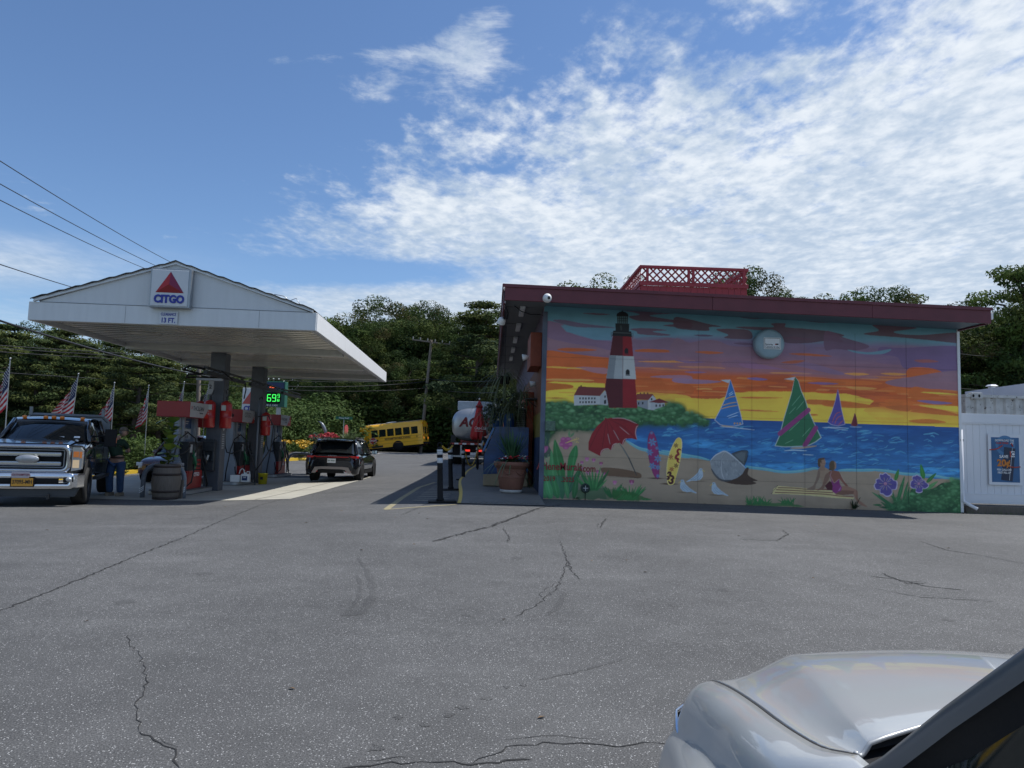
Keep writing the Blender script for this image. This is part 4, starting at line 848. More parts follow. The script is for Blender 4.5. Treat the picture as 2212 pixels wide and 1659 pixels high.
# small meter box, hose bib cover on the mural
def wp(px, py, dy=0): q = P(px, py, WY-dy); return q
q = wp((2120+238/2.9636)/1.85172, (1500+605/2.9636)/1.85172)
b = MB(); b.box((q.x, WY-.05, q.z), (.25, .10, .25)); box_ = obj('meter_box', b, mat('mural_green_box', (.10, .17, .12), .6, var=.5, vscale=18), None, bevel=.012, label='small square electrical box painted with the mural bushes, left end of the painted wall', cat='electrical box')
q = wp((2120+655/2.9636)/1.85172, (1500+1340/2.9636)/1.85172)
t = thing('pipe_outlet', 'round dark pipe outlet with a cross, low on the mural wall below the painted signature', 'pipe outlet', (q.x, WY, q.z))
b = MB(); b.lathe([(.0, 0), (.11, 0), (.12, .03), (.09, .06), (.085, .045), (0, .045)], T=Matrix.Rotation(math.pi/2, 4, 'X'), n=20); obj('flange', b, mat('dark_green_iron', (.03, .05, .04), .6), t)
b = MB(); b.box((0, -.055, 0), (.13, .012, .018)); b.box((0, -.056, 0), (.018, .012, .13)); obj('cross_bar', b, steel, t)
b = MB(); b.tube([(0, -.02, -.1), (0, -.02, -.44)], .009, 6); obj('drip_line', b, black, t)
# round fixture with its notice
q = wp(1656, 745)
t = thing('round_wall_vent', 'large round pale blue vent housing high on the mural wall', 'vent', (q.x, WY, q.z))
b = MB(); b.lathe([(.36, 0), (.375, .05), (.385, .17), (.365, .235), (.30, .265), (0, .275)], T=Matrix.Rotation(math.pi/2, 4, 'X'), n=44); obj('housing', b, mat('pale_blue_enamel', (.30, .42, .48), .4, var=.06), t)
sg = thing('security_notice', 'white notice reading Security Cameras In Use on the round vent', 'sign', (q.x+.035, WY-.283, q.z-.0))
b = MB(); b.box((0, 0, 0), (.44, .012, .30)); obj('panel', b, white_p, sg, bevel=.004)
b = MB()
for c, d in (((0, -.0075, .13), (.40, .003, .008)), ((0, -.0075, -.13), (.40, .003, .008)), ((.196, -.0075, 0), (.008, .003, .26)), ((-.196, -.0075, 0), (.008, .003, .26))): b.box(c, d)
b.text('Security', .070, face_front(-.085, -.0085, -.03), bold=.0, depth=.003, wscale=.85); b.text('Cameras In Use', .070, face_front(0, -.0085, -.092), bold=.0, depth=.003, wscale=.78)
b.box((.12, -.0085, -.02), (.07, .004, .035)); b.mk(1).box((.085, -.0085, -.024), (.03, .005, .03))
obj('lettering', b, [black_letter, red_p], sg)
# the painter's signature: brushed letters on the wall
b = MB(); q = wp((2120+80/2.9636)/1.85172, (1500+1085/2.9636)/1.85172); q2 = wp((2120+635/2.9636)/1.85172, (1500+1110/2.9636)/1.85172)
sigm = mat('dark_red_brush_lettering', (.28, .03, .03), .6, var=.3, vscale=20)
ang = 0.0
for txt, dx, dz, s in (('ArleneMurals', .0, .01, .27), ('.com', 1.12, -.02, .24), ('2019', .17, -.30, .17), ('.2025', .62, -.31, .17)):
    b.text(txt, s, face_front(q.x+dx, WY-.008, q.z+dz), bold=.012, depth=.004, align='LEFT', wscale=.78 if s > .2 else .9)
obj('signature', b, sigm, shop)
# cameras
def seccam(name_label, loc, T=None):
    t = thing('security_camera', name_label, 'camera', loc)
    b = MB(); b.ball((0, -.07, 0), .105, 20); b.lathe([(.10, 0), (.11, .02), (.09, .05), (0, .05)], T=Matrix.Rotation(math.pi/2, 4, 'X'), n=20); obj('dome', b, white_p, t)
    b = MB(); b.ball((.03, -.15, -.01), .042, 14); obj('lens', b, glass_d, t); return t
q = P(1182, 644, RY0-.07); seccam('white dome camera mounted on the front of the maroon roof edge', (q.x, RY0-.03, q.z))
q = P(1097, 696, 18.6); c2 = seccam('white dome camera hanging under the left roof corner beside torn flashing', (.14, 18.3, 4.62)); c2.rotation_euler = (rad(-50), 0, rad(20))
for yy, zz in ((19.4, 3.9), (20.9, 3.3)):
    t = thing('flood_lamp', 'small white flood lamp on the shop side wall, %s' % ('on the orange box' if zz > 3.5 else 'below the orange box'), 'lamp', (WX0-(.31 if zz > 3.5 else .0), yy, zz))
    b = MB(); b.lathe([(.03, -.02), (.05, .0), (.10, .16), (.0, .165)], T=Matrix.Rotation(rad(-100), 4, 'Y'), n=14); obj('housing', b, white_p, t)
    b = MB(); b.cyl((0, 0, 0), (-.03, 0, 0), .05, n=10); obj('bracket', b, steel, t)
# rooftop lattice screen
def plat(px, py): return P(px, py, 20.0)
scr = thing('rooftop_screen', 'dark red lattice screen fence on the flat roof', 'screen', (0, 0, 0))
rx0, rx1 = plat(1384, 640).x, plat(1613, 640).x; y0, y1 = 20.0, 24.6
zt_ = plat(1384, 573).z; zb_ = 5.1; zl = plat(1384, 609).z
redw = mat('dark_red_timber', (.33, .035, .045), .6, var=.15, vscale=3)
def lattice(mb, x0, x1, z0, z1, y, along):
    s = .215; w = .045
    def put(a0, b0, a1, b1, off):
        d = Vector((a1-a0, b1-b0)); L_ = d.length; ang = math.atan2(d.y, d.x); ca, cb_ = (a0+a1)/2, (b0+b1)/2
        if along == 'x': mb.box((ca, y+off, cb_), (L_, .012, w), ry=-ang)
        else: mb.box((y+off, ca, cb_), (.012, L_, w), rx=ang)
    h = z1-z0; n = int((x1-x0+h)/s)+1
    for i in range(n+1):
        a = x0-h+i*s
        for sgn, off in ((1, 0), (-1, .013)):
            p0 = a; p1 = a+h
            za, zb2 = (z0, z1) if sgn > 0 else (z1, z0)
            c0, c1 = max(p0, x0), min(p1, x1)
            if c1-c0 < .02: continue
            f = lambda q_: za+(zb2-za)*(q_-p0)/h
            put(c0, f(c0), c1, f(c1), off)
b = MB(); lattice(b, rx0+.02, rx1-.02, zl+.02, zt_-.06, y0, 'x'); obj('lattice', b, redw, scr)
b = MB(); lattice(b, y0+.02, y1, zl+.02, zt_-.06, rx0, 'y'); obj('lattice', b, redw, scr, label='lattice panel on the left end')
b = MB(); lattice(b, y0+.02, y1, zl+.02, zt_-.06, rx1, 'y'); obj('lattice', b, redw, scr)
b = MB(); b.bb(rx0-.04, rx1+.04, y0-.05, y0+.05, zt_-.08, zt_); b.bb(rx0-.03, rx1+.03, y0-.06, y0-.02, zl-.10, zl+.02); b.bb(rx0-.05, rx0+.05, y0+.055, y1, zt_-.08, zt_-.002); b.bb(rx1-.05, rx1+.05, y0+.055, y1, zt_-.08, zt_-.002)
b.bb(rx0-.045, rx0+.045, y0+.055, y1, zl-.10, zl+.02)
obj('rail', b, redw, scr, bevel=.006)
b = MB()
n = 17
for i in range(n): a = rx0+(rx1-rx0)*i/n; b.bb(a+.006, a+(rx1-rx0)/n-.002, y0-.018, y0+.018, zb_-.2, zl-.102)
obj('board', b, redw, scr)
for xx in (rx0, rx1): b = MB(); b.bb(xx-.018, xx+.018, y0+.03, y1, zb_-.2, zl-.102); obj('side_board', b, redw, scr)
for i, xx in enumerate((rx0+.17, (rx0+rx1)/2-.17, (rx0+rx1)/2-.04, rx1-.1)):
    b = MB(); b.bb(xx-.04, xx+.04, y0-.075, y0-.062, zl-.0, zt_-.09); obj('post', b, redw, scr)
# fence, container, poster, timber to the right of the shop
fen = thing('vinyl_fence', 'white vinyl privacy fence with plank panels right of the mural wall', 'fence', (0, 0, 0))
FY = 18.25
vin = mat('white_vinyl', (.74, .75, .78), .35, var=.03, vscale=2)
fx0 = WX1+.18; fz0 = P(2090, 1085, FY).z; fz1 = P(2090, 893, FY).z
b = MB()
for i in range(34):
    x = fx0+.02+i*.178; b.bb(x, x+.172, FY+.0, FY+.03, fz0, fz1)
obj('panel', b, vin, fen)
b = MB(); b.bb(fx0, fx0+6, FY-.03, FY+.045, fz1-.24, fz1); b.bb(fx0, fx0+6, FY-.035, FY-.031, fz1-.27, fz1-.245); b.bb(fx0, fx0+6, FY-.03, FY+.045, fz0-.02, fz0+.22); b.bb(fx0, fx0+6, FY-.036, FY-.0305, fz0+.215, fz0+.24); obj('rail', b, vin, fen, bevel=.01)
for x in (WX1+.12, fx0+2.6, fx0+5.2):
    b = MB(); b.bb(x-.065, x+.065, FY-.06, FY+.07, .1, fz1+.04); pst = obj('post', b, vin, fen, bevel=.01)
    b = MB(); b.box((x, FY+.005, fz1+.055), (.17, .17, .03)); b.box((x, FY+.005, fz1+.09), (.14, .14, .04), taper=.2); obj('cap', b, vin, pst)
ds = thing('downspout', 'white downspout elbow at the foot of the right mural corner', 'downspout', (0, 0, 0))
b = MB(); b.tube([(WX1+.045, WY+.02, 2.2), (WX1+.04, WY-.0, .6), (WX1+.04, WY-.03, .38), (WX1+.16, WY-.12, .28), (WX1+.28, WY-.2, .2)], .045, 8); obj('pipe', b, vin, ds)
b = MB(); b.bb(WX1+.0, WX1+.1, WY-.02, WY+.06, 1.9, 1.96); obj('strap', b, steel, ds)
pst = thing('poster', 'blue app poster on the white vinyl fence offering money off per gallon', 'poster', (0, 0, 0))
pa, pb = P(2132, 940, FY-.04), P(2205, 1040, FY-.04)
pcx, pcz = (pa.x+pb.x)/2, (pa.z+pb.z)/2; pw, ph = .80, 1.26
pst.location = (pcx+.03, FY-.045, pcz-.03)
b = MB(); b.box((0, 0, 0), (pw+.08, .02, ph+.06)); obj('backing', b, vin, pst)
b = MB(); b.box((0, -.0125, -.01), (pw-.06, .005, ph-.1)); obj('sheet', b, mat('poster_blue', (.03, .12, .27), .35, var=.25, vscale=2.5), pst, bevel=.02)
b = MB(); b.lathe([(.18, .002), (.26, .002)], cap=False, n=30, T=Matrix.Translation((-.0, -.0155, .36)) @ Matrix.Rotation(math.pi/2, 4, 'X')); obj('ring', b, mat('poster_light_blue', (.07, .20, .38), .35), pst)
b = MB(); b.box((.07, -.018, -.12), (.30, .004, .86), ry=rad(7)); ph_ = obj('printed_phone', b, mat('poster_navy', (.008, .02, .06), .3), pst, bevel=.01)
b = MB(); b.box((.135, -.0185, -.12), (.012, .004, .84), ry=rad(7)); obj('printed_phone_edge', b, mat('poster_silver', (.5, .55, .6), .3), pst)
b = MB()
b.text('DOWNLOAD THE', .072, face_front(-.02, -.0215, .49), bold=.02, depth=.002, wscale=.85); b.mk(1).text('CLUB CITGO', .066, face_front(-.08, -.0215, .42), bold=.02, depth=.002, wscale=.85); b.mk(0).text('APP', .066, face_front(.17, -.0215, .42), bold=.02, depth=.002, wscale=.9)
b.text('SAVE', .105, face_front(-.05, -.0225, .07), bold=.025, depth=.002); b.mk(2).text('20\u00a2', .24, face_front(-.06, -.0225, -.10), bold=.04, depth=.002); b.mk(0).text('PER GALLON', .072, face_front(-.05, -.0225, -.27), bold=.02, depth=.002, wscale=.9); b.text('FIRST FILL-UP', .072, face_front(-.05, -.0225, -.345), bold=.02, depth=.002, wscale=.82)
b.box((.19, -.0225, .14), (.10, .003, .15)); b.mk(1).box((.13, -.0225, .14), (.03, .003, .15)); b.mk(3).text('C', .14, face_front(.19, -.025, .135), bold=.03, depth=.002)
b.mk(1).tube([(-.42, -.02, .24), (-.3, -.022, .25), (-.2, -.022, .28), (-.08, -.022, .36)], .014, 6); b.tube([(.16, -.022, .42), (.20, -.022, .34)], .014, 6); b.tube([(.10, -.024, -.19), (.25, -.024, -.2), (.38, -.024, -.18)], .014, 6)
obj('lettering', b, [white_letter, mat('poster_red', (.55, .05, .02), .4), mat('poster_orange', (.62, .20, .02), .4), mat('poster_navy_ink', (.01, .03, .09), .4)], pst)
tm = thing('landscape_timber', 'weathered grey timber edging lying at the foot of the white fence', 'timber', (0, 0, 0))
gzf = gz(13, 18.0)
b = MB(); b.bb(fx0-.05, fx0+6, FY-.32, FY-.12, gzf-.02, gzf+.19); obj('timber', b, wood_w, tm, bevel=.015)
b = MB()
for i in range(260):
    x = fx0+random.uniform(-.1, 6); y = FY-random.uniform(.05, .45); h = random.uniform(.03, .14); w = .008; a = random.uniform(-.06, .06)
    z = gzf+(.19 if -.32 < y-FY < -.12 else 0)*0
    b.add([(x-w, y, z), (x+w, y, z), (x+a, y+a, z+h)], [(0, 1, 2)])
obj('weeds', b, leaf_c, None, kind='stuff', label='sparse weeds along the timber below the fence', cat='weeds')
ct = thing('shipping_container', 'rusty white corrugated shipping container behind the vinyl fence', 'container', (0, 0, 0))
cm_ = mat('flaking_container_paint', (.52, .52, .50), .6, var=.3, vscale=5, bump=.3)
t_ = cm_.node_tree; bs = t_.nodes['Principled BSDF']; src = bs.inputs['Base Color'].links[0].from_socket
nn_ = t_.nodes.new('ShaderNodeTexNoise'); nn_.inputs['Scale'].default_value = 7; nn_.inputs['Detail'].default_value = 8; nn_.inputs['Roughness'].default_value = .7
tcn = t_.nodes.new('ShaderNodeTexCoord'); t_.links.new(tcn.outputs['Object'], nn_.inputs[0])
mr = t_.nodes.new('ShaderNodeMapRange'); mr.inputs[1].default_value = .60; mr.inputs[2].default_value = .63; t_.links.new(nn_.outputs[0], mr.inputs[0])
mxn = t_.nodes.new('ShaderNodeMix'); mxn.data_type = 'RGBA'; t_.links.new(mr.outputs[0], mxn.inputs[0]); t_.links.new(src, mxn.inputs[6]); mxn.inputs[7].default_value = (.05, .035, .025, 1); t_.links.new(mxn.outputs[2], bs.inputs['Base Color'])
CYY = 19.6; cz1 = P(2150, 852, CYY).z; cx0 = P(2088, 850, CYY).x
b = MB(); prof = []
x = cx0
while x < cx0+6: prof += [(x, CYY+.0), (x+.10, CYY), (x+.14, CYY+.05), (x+.24, CYY+.05)]; x += .28
prof.append((x, CYY)); b.grid([[(p[0], p[1], .3) for p in prof], [(p[0], p[1], cz1-.1) for p in prof]], smooth=False); obj('corrugated_side', b, cm_, ct)
b = MB(); b.bb(cx0-.05, cx0+6, CYY-.03, CYY+2.4, cz1-.1, cz1-.02); b.bb(cx0-.04, cx0+.0, CYY, CYY+2.4, .3, cz1-.11); obj('frame', b, cm_, ct)
b = MB(); b.bb(cx0+.1, cx0+.42, CYY-.06, CYY+.1, cz1-.14, cz1+.03); cc_ = obj('corner_casting', b, cm_, ct, bevel=.012)
for xx in (cx0+.15, cx0+.32): b = MB(); b.lathe([(0, .0), (.04, .0), (.04, .004), (0, .004)], n=12, T=Matrix.Translation((xx, CYY-.064, cz1-.06)) @ Matrix.Rotation(math.pi/2, 4, 'X'), squash=(.7, 1.2)); obj('socket', b, black, cc_)
f2 = thing('vinyl_fence', 'pale vinyl fence rising to the right behind the shipping container', 'fence', (0, 0, 0))
b = MB(); A0 = P(2086, 846, 26); A1 = P(2230, 826, 22.5)
d_ = (A1-A0); n = 18
for i in range(n):
    p0 = A0+d_*(i/n); p1 = A0+d_*((i+.96)/n); b.add([(p0.x, p0.y, .2), (p1.x, p1.y, .2), (p1.x, p1.y, p1.z), (p0.x, p0.y, p0.z), (p0.x, p0.y+.04, .2), (p1.x, p1.y+.04, .2), (p1.x, p1.y+.04, p1.z), (p0.x, p0.y+.04, p0.z)], [(0, 1, 2, 3), (7, 6, 5, 4), (3, 2, 6, 7), (0, 3, 7, 4), (1, 5, 6, 2)])
obj('panel', b, vin, f2)
q = A0+d_*.42; b = MB(); b.bb(q.x-.08, q.x+.08, q.y-.1, q.y+.06, .2, q.z+.05); ps = obj('post', b, vin, f2); b = MB(); b.box((q.x, q.y-.02, q.z+.09), (.28, .28, .06), taper=.6); obj('cap', b, vin, ps)
# ================================================================== gas canopy
can = thing('gas_canopy', 'white gable-fronted gas pump canopy with ribbed underside on two grey columns', 'canopy', (-7.87, 17.42, 0), .033)
CW = 3.43; CL = 15.0; SZ = 4.15; FZ = 4.60
ribm = mat('ribbed_soffit_enamel', (.60, .58, .53), .20, metal=.35, var=.14, vscale=1.2, spec=.8)
b = MB(smooth=False); y = .12; rows = []
prof = []
while y < CL-.1: prof += [(y, SZ+.10), (y+.22, SZ+.10), (y+.25, SZ+.14), (y+.29, SZ+.14), (y+.32, SZ+.10)]; y += .36
b.grid([[(-CW+.1, p, z) for p, z in prof], [(CW-.1, p, z) for p, z in prof]]); obj('soffit', b, ribm, can)
b = MB(); b.bb(-CW, CW, -.02, .04, SZ, FZ); obj('front_fascia', b, pale_p, can, bevel=.008)
b = MB(); b.bb(CW-.04, CW+.02, .045, CL, SZ, FZ-.0); obj('side_fascia', b, white_p, can, bevel=.008)
b = MB(); b.bb(-CW-.02, -CW+.04, .045, CL, SZ, FZ); obj('side_fascia', b, white_p, can, bevel=.008)
b = MB(); b.bb(-CW+.045, CW-.045, CL-.06, CL, SZ+.0, FZ); obj('rear_fascia', b, pale_p, can)
cor = mat('folded_fascia_edge', (.55, .56, .57), .35)
b = MB()
for s in (-1, 1): b.bb(s*(CW-.04)-.09*(s > 0), s*(CW-.04)+.09*(s < 0), .05, CL-.07, SZ-.005, SZ+.11)
b.bb(-CW+.14, CW-.14, .05, .12, SZ-.004, SZ+.10)
obj('edge_trim', b, cor, can)
gm = mat('gable_panel', (.60, .63, .65), .4, var=.06, vscale=2.5, stretch=(2.5, 2.5, .35))
PKX, PKZ = -.02, 5.66
b = MB(); b.prism([(-CW+.22, FZ+.012), (CW-.18, FZ+.012), (PKX, PKZ+.02)], 'xz', -.0, .04); obj('gable', b, gm, can)
b = MB()
for x0, z0, x1, z1 in ((-CW+.12, FZ+.0, PKX, PKZ), (CW-.08, FZ+.0, PKX, PKZ)):
    d = Vector((x1-x0, z1-z0)); ln = d.length; a = math.atan2(d.y, d.x); nx_, nz_ = -math.sin(a), math.cos(a); s = 1 if x0 < 0 else -1
    b.add([(x0, yy, z0) for yy in (-.05, .0)]+[(x1, yy, z1) for yy in (-.05, .0)]+[(x0, yy, z0+.075) for yy in (-.05, .0)]+[(x1, yy, z1+.075) for yy in (-.05, .0)], [(0, 2, 6, 4), (1, 5, 7, 3), (4, 6, 7, 5), (0, 1, 3, 2), (0, 4, 5, 1), (2, 3, 7, 6)])
    b.add([(x0, yy, z0-.0) for yy in (-.07, -.052)]+[(x1, yy, z1) for yy in (-.07, -.052)]+[(x0, yy, z0+.03) for yy in (-.07, -.052)]+[(x1, yy, z1+.03) for yy in (-.07, -.052)], [(0, 2, 6, 4), (1, 5, 7, 3), (4, 6, 7, 5), (0, 1, 3, 2)])
obj('rake_board', b, pale_p, can, fix=True)
shing = mat('dark_shingles', (.06, .055, .05), .9, var=.3, vscale=12, bump=.4)
b = MB()
for s in (-1, 1):
    x0 = s*(CW-.06); n = 26
    pts = []
    for i in range(n+1):
        t = i/n; pts.append((x0+(PKX-x0)*t, FZ+.075+(PKZ-FZ)*t+.012*((i*7) % 3)))
    b.grid([[(p[0], -.09, p[1]) for p in pts], [(p[0], CL, p[1]) for p in pts]], smooth=False); b.grid([[(p[0], -.09, p[1]-.03) for p in pts], [(p[0], -.09, p[1]+.0) for p in pts]], smooth=False)
obj('shingle_roof', b, shing, can)
b = MB(); b.prism([(-CW+.2, FZ), (CW-.2, FZ), (PKX, PKZ-.05)], 'xz', CL-.05, CL-.01); obj('rear_gable', b, gm, can)
beam_m = mat('canopy_beam_enamel', (.50, .50, .48), .3, metal=.2)
for yy in (4.75, 9.0, 13.0):
    b = MB(); b.bb(-CW+.14, CW-.14, yy-.16, yy+.16, SZ-.08, SZ+.11); obj('beam', b, beam_m, can, bevel=.01)
lm = mat('recessed_lamp_lens', (.45, .44, .40), .2)
for yy in (2.4, 7.0, 11.0):
    for xx in (-1.75, 1.75):
        b = MB(); b.lathe([(.0, -.03), (.27, -.03), (.30, 0), (.30, .03)], c=(xx, yy, SZ+.10), n=20, squash=(1.3, .8)); b.lathe([(.30, -.012), (.36, -.012), (.36, .0)], c=(xx, yy, SZ+.10), n=20, squash=(1.3, .8)); obj('recessed_lamp', b, lm, can)
seam2 = mat('fascia_joint', (.22, .23, .24), .6)
b = MB(); b.bb(-CW+.15, CW-.2, -.024, -.0205, FZ-.006, FZ+.001)
obj('panel_joint', b, seam2, can)
for xx in (-1.15, 2.05):
    b = MB(); b.bb(xx-.003, xx+.003, -.024, -.0205, SZ+.02, FZ-.01); obj('panel_joint', b, seam2, can)
b = MB(); b.tube([(2.0, 1.2, 5.12), (2.05, 1.2, 5.26), (2.3, 1.2, 5.22), (2.45, 1.2, 5.10)], .012, 6); b.tube([(2.45, 1.2, 5.1), (2.62, 1.2, 5.18), (2.75, 1.2, 4.98)], .010, 6)
obj('roof_bracket', b, steel, can)
# columns (parts of the canopy)
def column(yl, xl, tag_):
    g = gz(-8.5, 22)
    b = MB(); b.bb(xl-.23, xl+.23, yl-.23, yl+.23, g, SZ-.08); o = obj('column', b, dgrey_p if tag_ else grey_p, can, bevel=.02)
    b = MB(); b.bb(xl+.06, xl+.20, yl+.235, yl+.30, 1.0, SZ-.5); b.bb(xl-.20, xl+.20, yl-.30, yl-.235, g, g+2.4) if 0 else None
    obj('conduit', b, dgrey_p, o)
    b = MB(); b.bb(xl+.02, xl+.16, yl-.241, yl-.237, .95, 1.5)
    for i in range(7): b.bb(xl+.235, xl+.238, yl-.10+.0, yl+.05, 1.05+i*.07, 1.08+i*.07)
    b.lathe([(0, 0), (.07, 0), (.07, .003), (0, .003)], n=16, T=Matrix.Translation((xl+.236, yl-.03, 1.68)) @ Matrix.Rotation(math.pi/2, 4, 'Y'))
    return o
CXL = -.42
colpos = [(5.05, CXL-.14), (9.35, CXL-.17)]
b_ = []
for i, (yl, xl) in enumerate(colpos):
    o = column(yl, xl, 1)
    b = MB(); b.lathe([(0, 0), (.075, 0), (.075, .003), (0, .003)], n=16, T=Matrix.Translation((xl+.232, yl-.03, 1.72)) @ Matrix.Rotation(math.pi/2, 4, 'Y'))
    for k in range(7): b.bb(xl+.232, xl+.235, yl-.12, yl+.06, 1.10+k*.07, 1.13+k*.07)
    obj('no_smoking_notice', b, mat('faded_white_print', (.42, .44, .46), .6), o)
CM = can.matrix_basis.copy() if False else (Matrix.Translation(can.location) @ Matrix.Rotation(.033, 4, 'Z'))
def cl(x, y, z): return CM @ Vector((x, y, z))
# logo sign on the gable
qa, qb = P(329, 582, 17.3), P(413, 666, 17.3)
sgn = thing('brand_sign', 'silver framed square sign with red triangle logo over blue CITGO letters', 'sign', ((qa.x+qb.x)/2, 17.38, (qa.z+qb.z)/2), .033)
sw = (qb.x-qa.x)-.03
fr = mat('sign_silver_frame', (.30, .32, .34), .3, metal=.6); face = mat('sign_face', (.58, .61, .64), .3, var=.02)
b = MB(); b.box((0, -.09, 0), (sw, .17, sw)); obj('frame', b, fr, sgn, bevel=.02)
b = MB(); b.box((-.01, -.18, 0), (sw-.10, .02, sw-.09)); obj('face', b, face, sgn, bevel=.03)
redl = mat('logo_red', (.42, .012, .018), .35); redd = mat('logo_dark_red', (.20, .01, .05), .35); redm = mat('logo_mid_red', (.27, .01, .015), .35)
tz = .40; bz = -.12; hw = .335
apx, ctr, lf, rt = (0, -.193, tz), (-.01, -.235, bz+.2), (-hw, -.193, bz), (hw, -.193, bz)
b = MB(); b.mk(0).add([apx, lf, ctr], [(0, 1, 2)]); b.mk(1).add([apx, ctr, rt], [(0, 1, 2)]); b.mk(2).add([lf, rt, ctr], [(0, 1, 2)]); obj('triangle', b, [redl, redd, redm], sgn)
b = MB(); b.text('CITGO', .26, face_front(0, -.20, -.285), bold=.045, depth=.02, wscale=.88); obj('lettering', b, blue_letter, sgn)
cs = thing('clearance_sign', 'small white sign reading CLEARANCE 13 FT. under the logo sign', 'sign', (P(363, 690, 17.35).x, 17.37, SZ+.17), .033)
b = MB(); b.box((0, -.01, .0), (.44, .012, .31)); obj('panel', b, face, cs)
b = MB(); b.text('CLEARANCE', .098, face_front(0, -.02, .085), bold=.02, depth=.004, wscale=.66); b.text('13 FT.', .165, face_front(0, -.02, -.065), bold=.03, depth=.004, wscale=.82); obj('lettering', b, blue_letter, cs)
# dark hose gantry hung along the island
gt = thing('hose_gantry', 'long dark steel gantry carrying hoses past both canopy columns', 'gantry', tuple(cl(CXL+.45, 0, 0)), .033)
for y0_, y1_ in ((2.2, 5.6), (6.2, 9.9), (10.3, 13.2)):
    b = MB(); z = 3.22
    b.bb(-.05, .05, y0_, y1_, z-.05, z+.05); b.bb(-.05, .05, y0_, y1_, z+.12, z+.16)
    n = 8
    for i in range(n): yy = y0_+(y1_-y0_)*i/n; b.tube([(0, yy, z+.04), (0, yy+(y1_-y0_)/n, z+.13)], .012, 5)
    obj('boom', b, darkm, gt)
b = MB(); b.tube([(.0, 2.2, 3.3), (-.35, 2.0, 3.36), (-.6, 2.2, 3.28), (-.3, 2.6, 3.2), (.0, 3.0, 3.26)], .035, 6); b.tube([(.0, 2.3, 3.2), (-.5, 2.3, 3.14), (-.7, 2.7, 3.1), (0, 3.6, 3.2)], .03, 6); b.tube([(.3, 2.6, 3.3), (.4, 3.2, 3.12), (.1, 4.0, 3.2)], .02, 6)
obj('cable_bundle', b, black, gt)
b = MB(); b.bb(-.35, .35, 2.5, 2.62, 3.02, 3.08); obj('lamp_bar', b, mat('grey_lamp_bar', (.3, .31, .32), .5), gt)
b = MB(); b.tube([(.02, 5.62, 3.2), (.05, 5.66, 3.0), (.02, 5.62, 2.7)], .02, 6); b.tube([(.02, 9.9, 3.2), (.05, 9.94, 3.0), (.02, 9.92, 2.8)], .02, 6); obj('hanging_cable', b, black, gt)
ns = thing('pump_number_sign', 'small white sign with a black 2 beside the nearer column', 'sign', tuple(cl(CXL-.2, 4.5, 2.95)), .033)
b = MB(); b.prism([(-.06, .20), (.09, .20), (.09, -.05), (.04, -.20), (-.06, -.20)], 'xz', -.02, .02); obj('panel', b, mat('dull_number_plate', (.34, .35, .36), .5), ns)
b = MB(); b.text('2', .17, face_front(0, -.024, .02), bold=.02, depth=.003); obj('lettering', b, black_letter, ns)
# fire suppression cylinders
def cylinder(loc, lab, first=[None]):
    if first[0] is None:
        t = thing('fire_suppression_cylinder', lab, 'cylinder', loc, 0, 'red fire cylinders hung on the columns')
        b = MB(); b.lathe([(.0, -.42), (.15, -.42), (.175, -.39), (.175, -.12), (.178, -.115), (.178, -.10), (.175, -.095), (.175, .12), (.178, .125), (.175, .13), (.175, .28), (.15, .36), (.08, .41), (.05, .43), (0, .43)], n=24); obj('tank', b, red_p, t)
        b = MB(); b.cyl((0, 0, .42), (0, 0, .56), .04, n=10); b.tube([(0, 0, .54), (.08, 0, .60), (.10, 0, .72), (.02, 0, .80), (-.05, 0, .74), (0, 0, .64)], .014, 6); obj('valve', b, darkm, t)
        b = MB(); b.box((.06, -.172, .20), (.14, .012, .16), rz=.35); obj('label_plate', b, mat('faded_label', (.5, .55, .52), .5), t)
        b = MB(); b.bb(-.03, .03, .15, .30, -.05, .05); obj('bracket', b, darkm, t)
        first[0] = t; return t
    return dup(first[0], loc, random.uniform(-.5, .5), lab)
px, py_ = colpos[0][1], colpos[0][0]
def at(px_, py2, Yw): q = P(px_, py2, Yw); return (q.x, Yw, q.z)
cylinder(at(452, 894, 22.0), 'red fire cylinder hung on the left face of the nearer canopy column')
cylinder(at(488, 896, 22.2), 'red fire cylinder hung on the right face of the nearer canopy column')
cylinder(at(574, 916, 26.4), 'red fire cylinder hung on the farther canopy column')
cylinder(at(433, 895, 22.9), 'red fire cylinder hung deepest in, left of the nearer column')
# windscreen service bin on the near column
wb = thing('windshield_service_bin', 'dark grey paper towel and squeegee bin mounted on the nearer column', 'bin', (cl(CXL-.06, 4.62, 0).x-.18, cl(CXL-.06, 4.62, 0).y, 0), .033)
gb = mat('charcoal_plastic', (.035, .042, .052), .5)
b = MB(); b.bb(-.22, .22, -.02, .16, .42, .70); b.bb(-.22, .22, -.02, .16, 1.02, 1.28); b.bb(-.22, -.15, -.02, .16, .70, 1.02); b.bb(.15, .22, -.02, .16, .70, 1.02); b.bb(-.15, .15, .10, .16, .70, 1.02); obj('housing', b, gb, wb, bevel=.015)
b = MB(); b.box((.05, -.03, .82), (.05, .012, .16), ry=.3); obj('paper_towel', b, white_p, wb)
b = MB(); b.prism([(-.24, 1.28), (.24, 1.28), (.18, 1.38), (-.18, 1.38)], 'xz', -.04, .17); obj('hood', b, gb, wb)
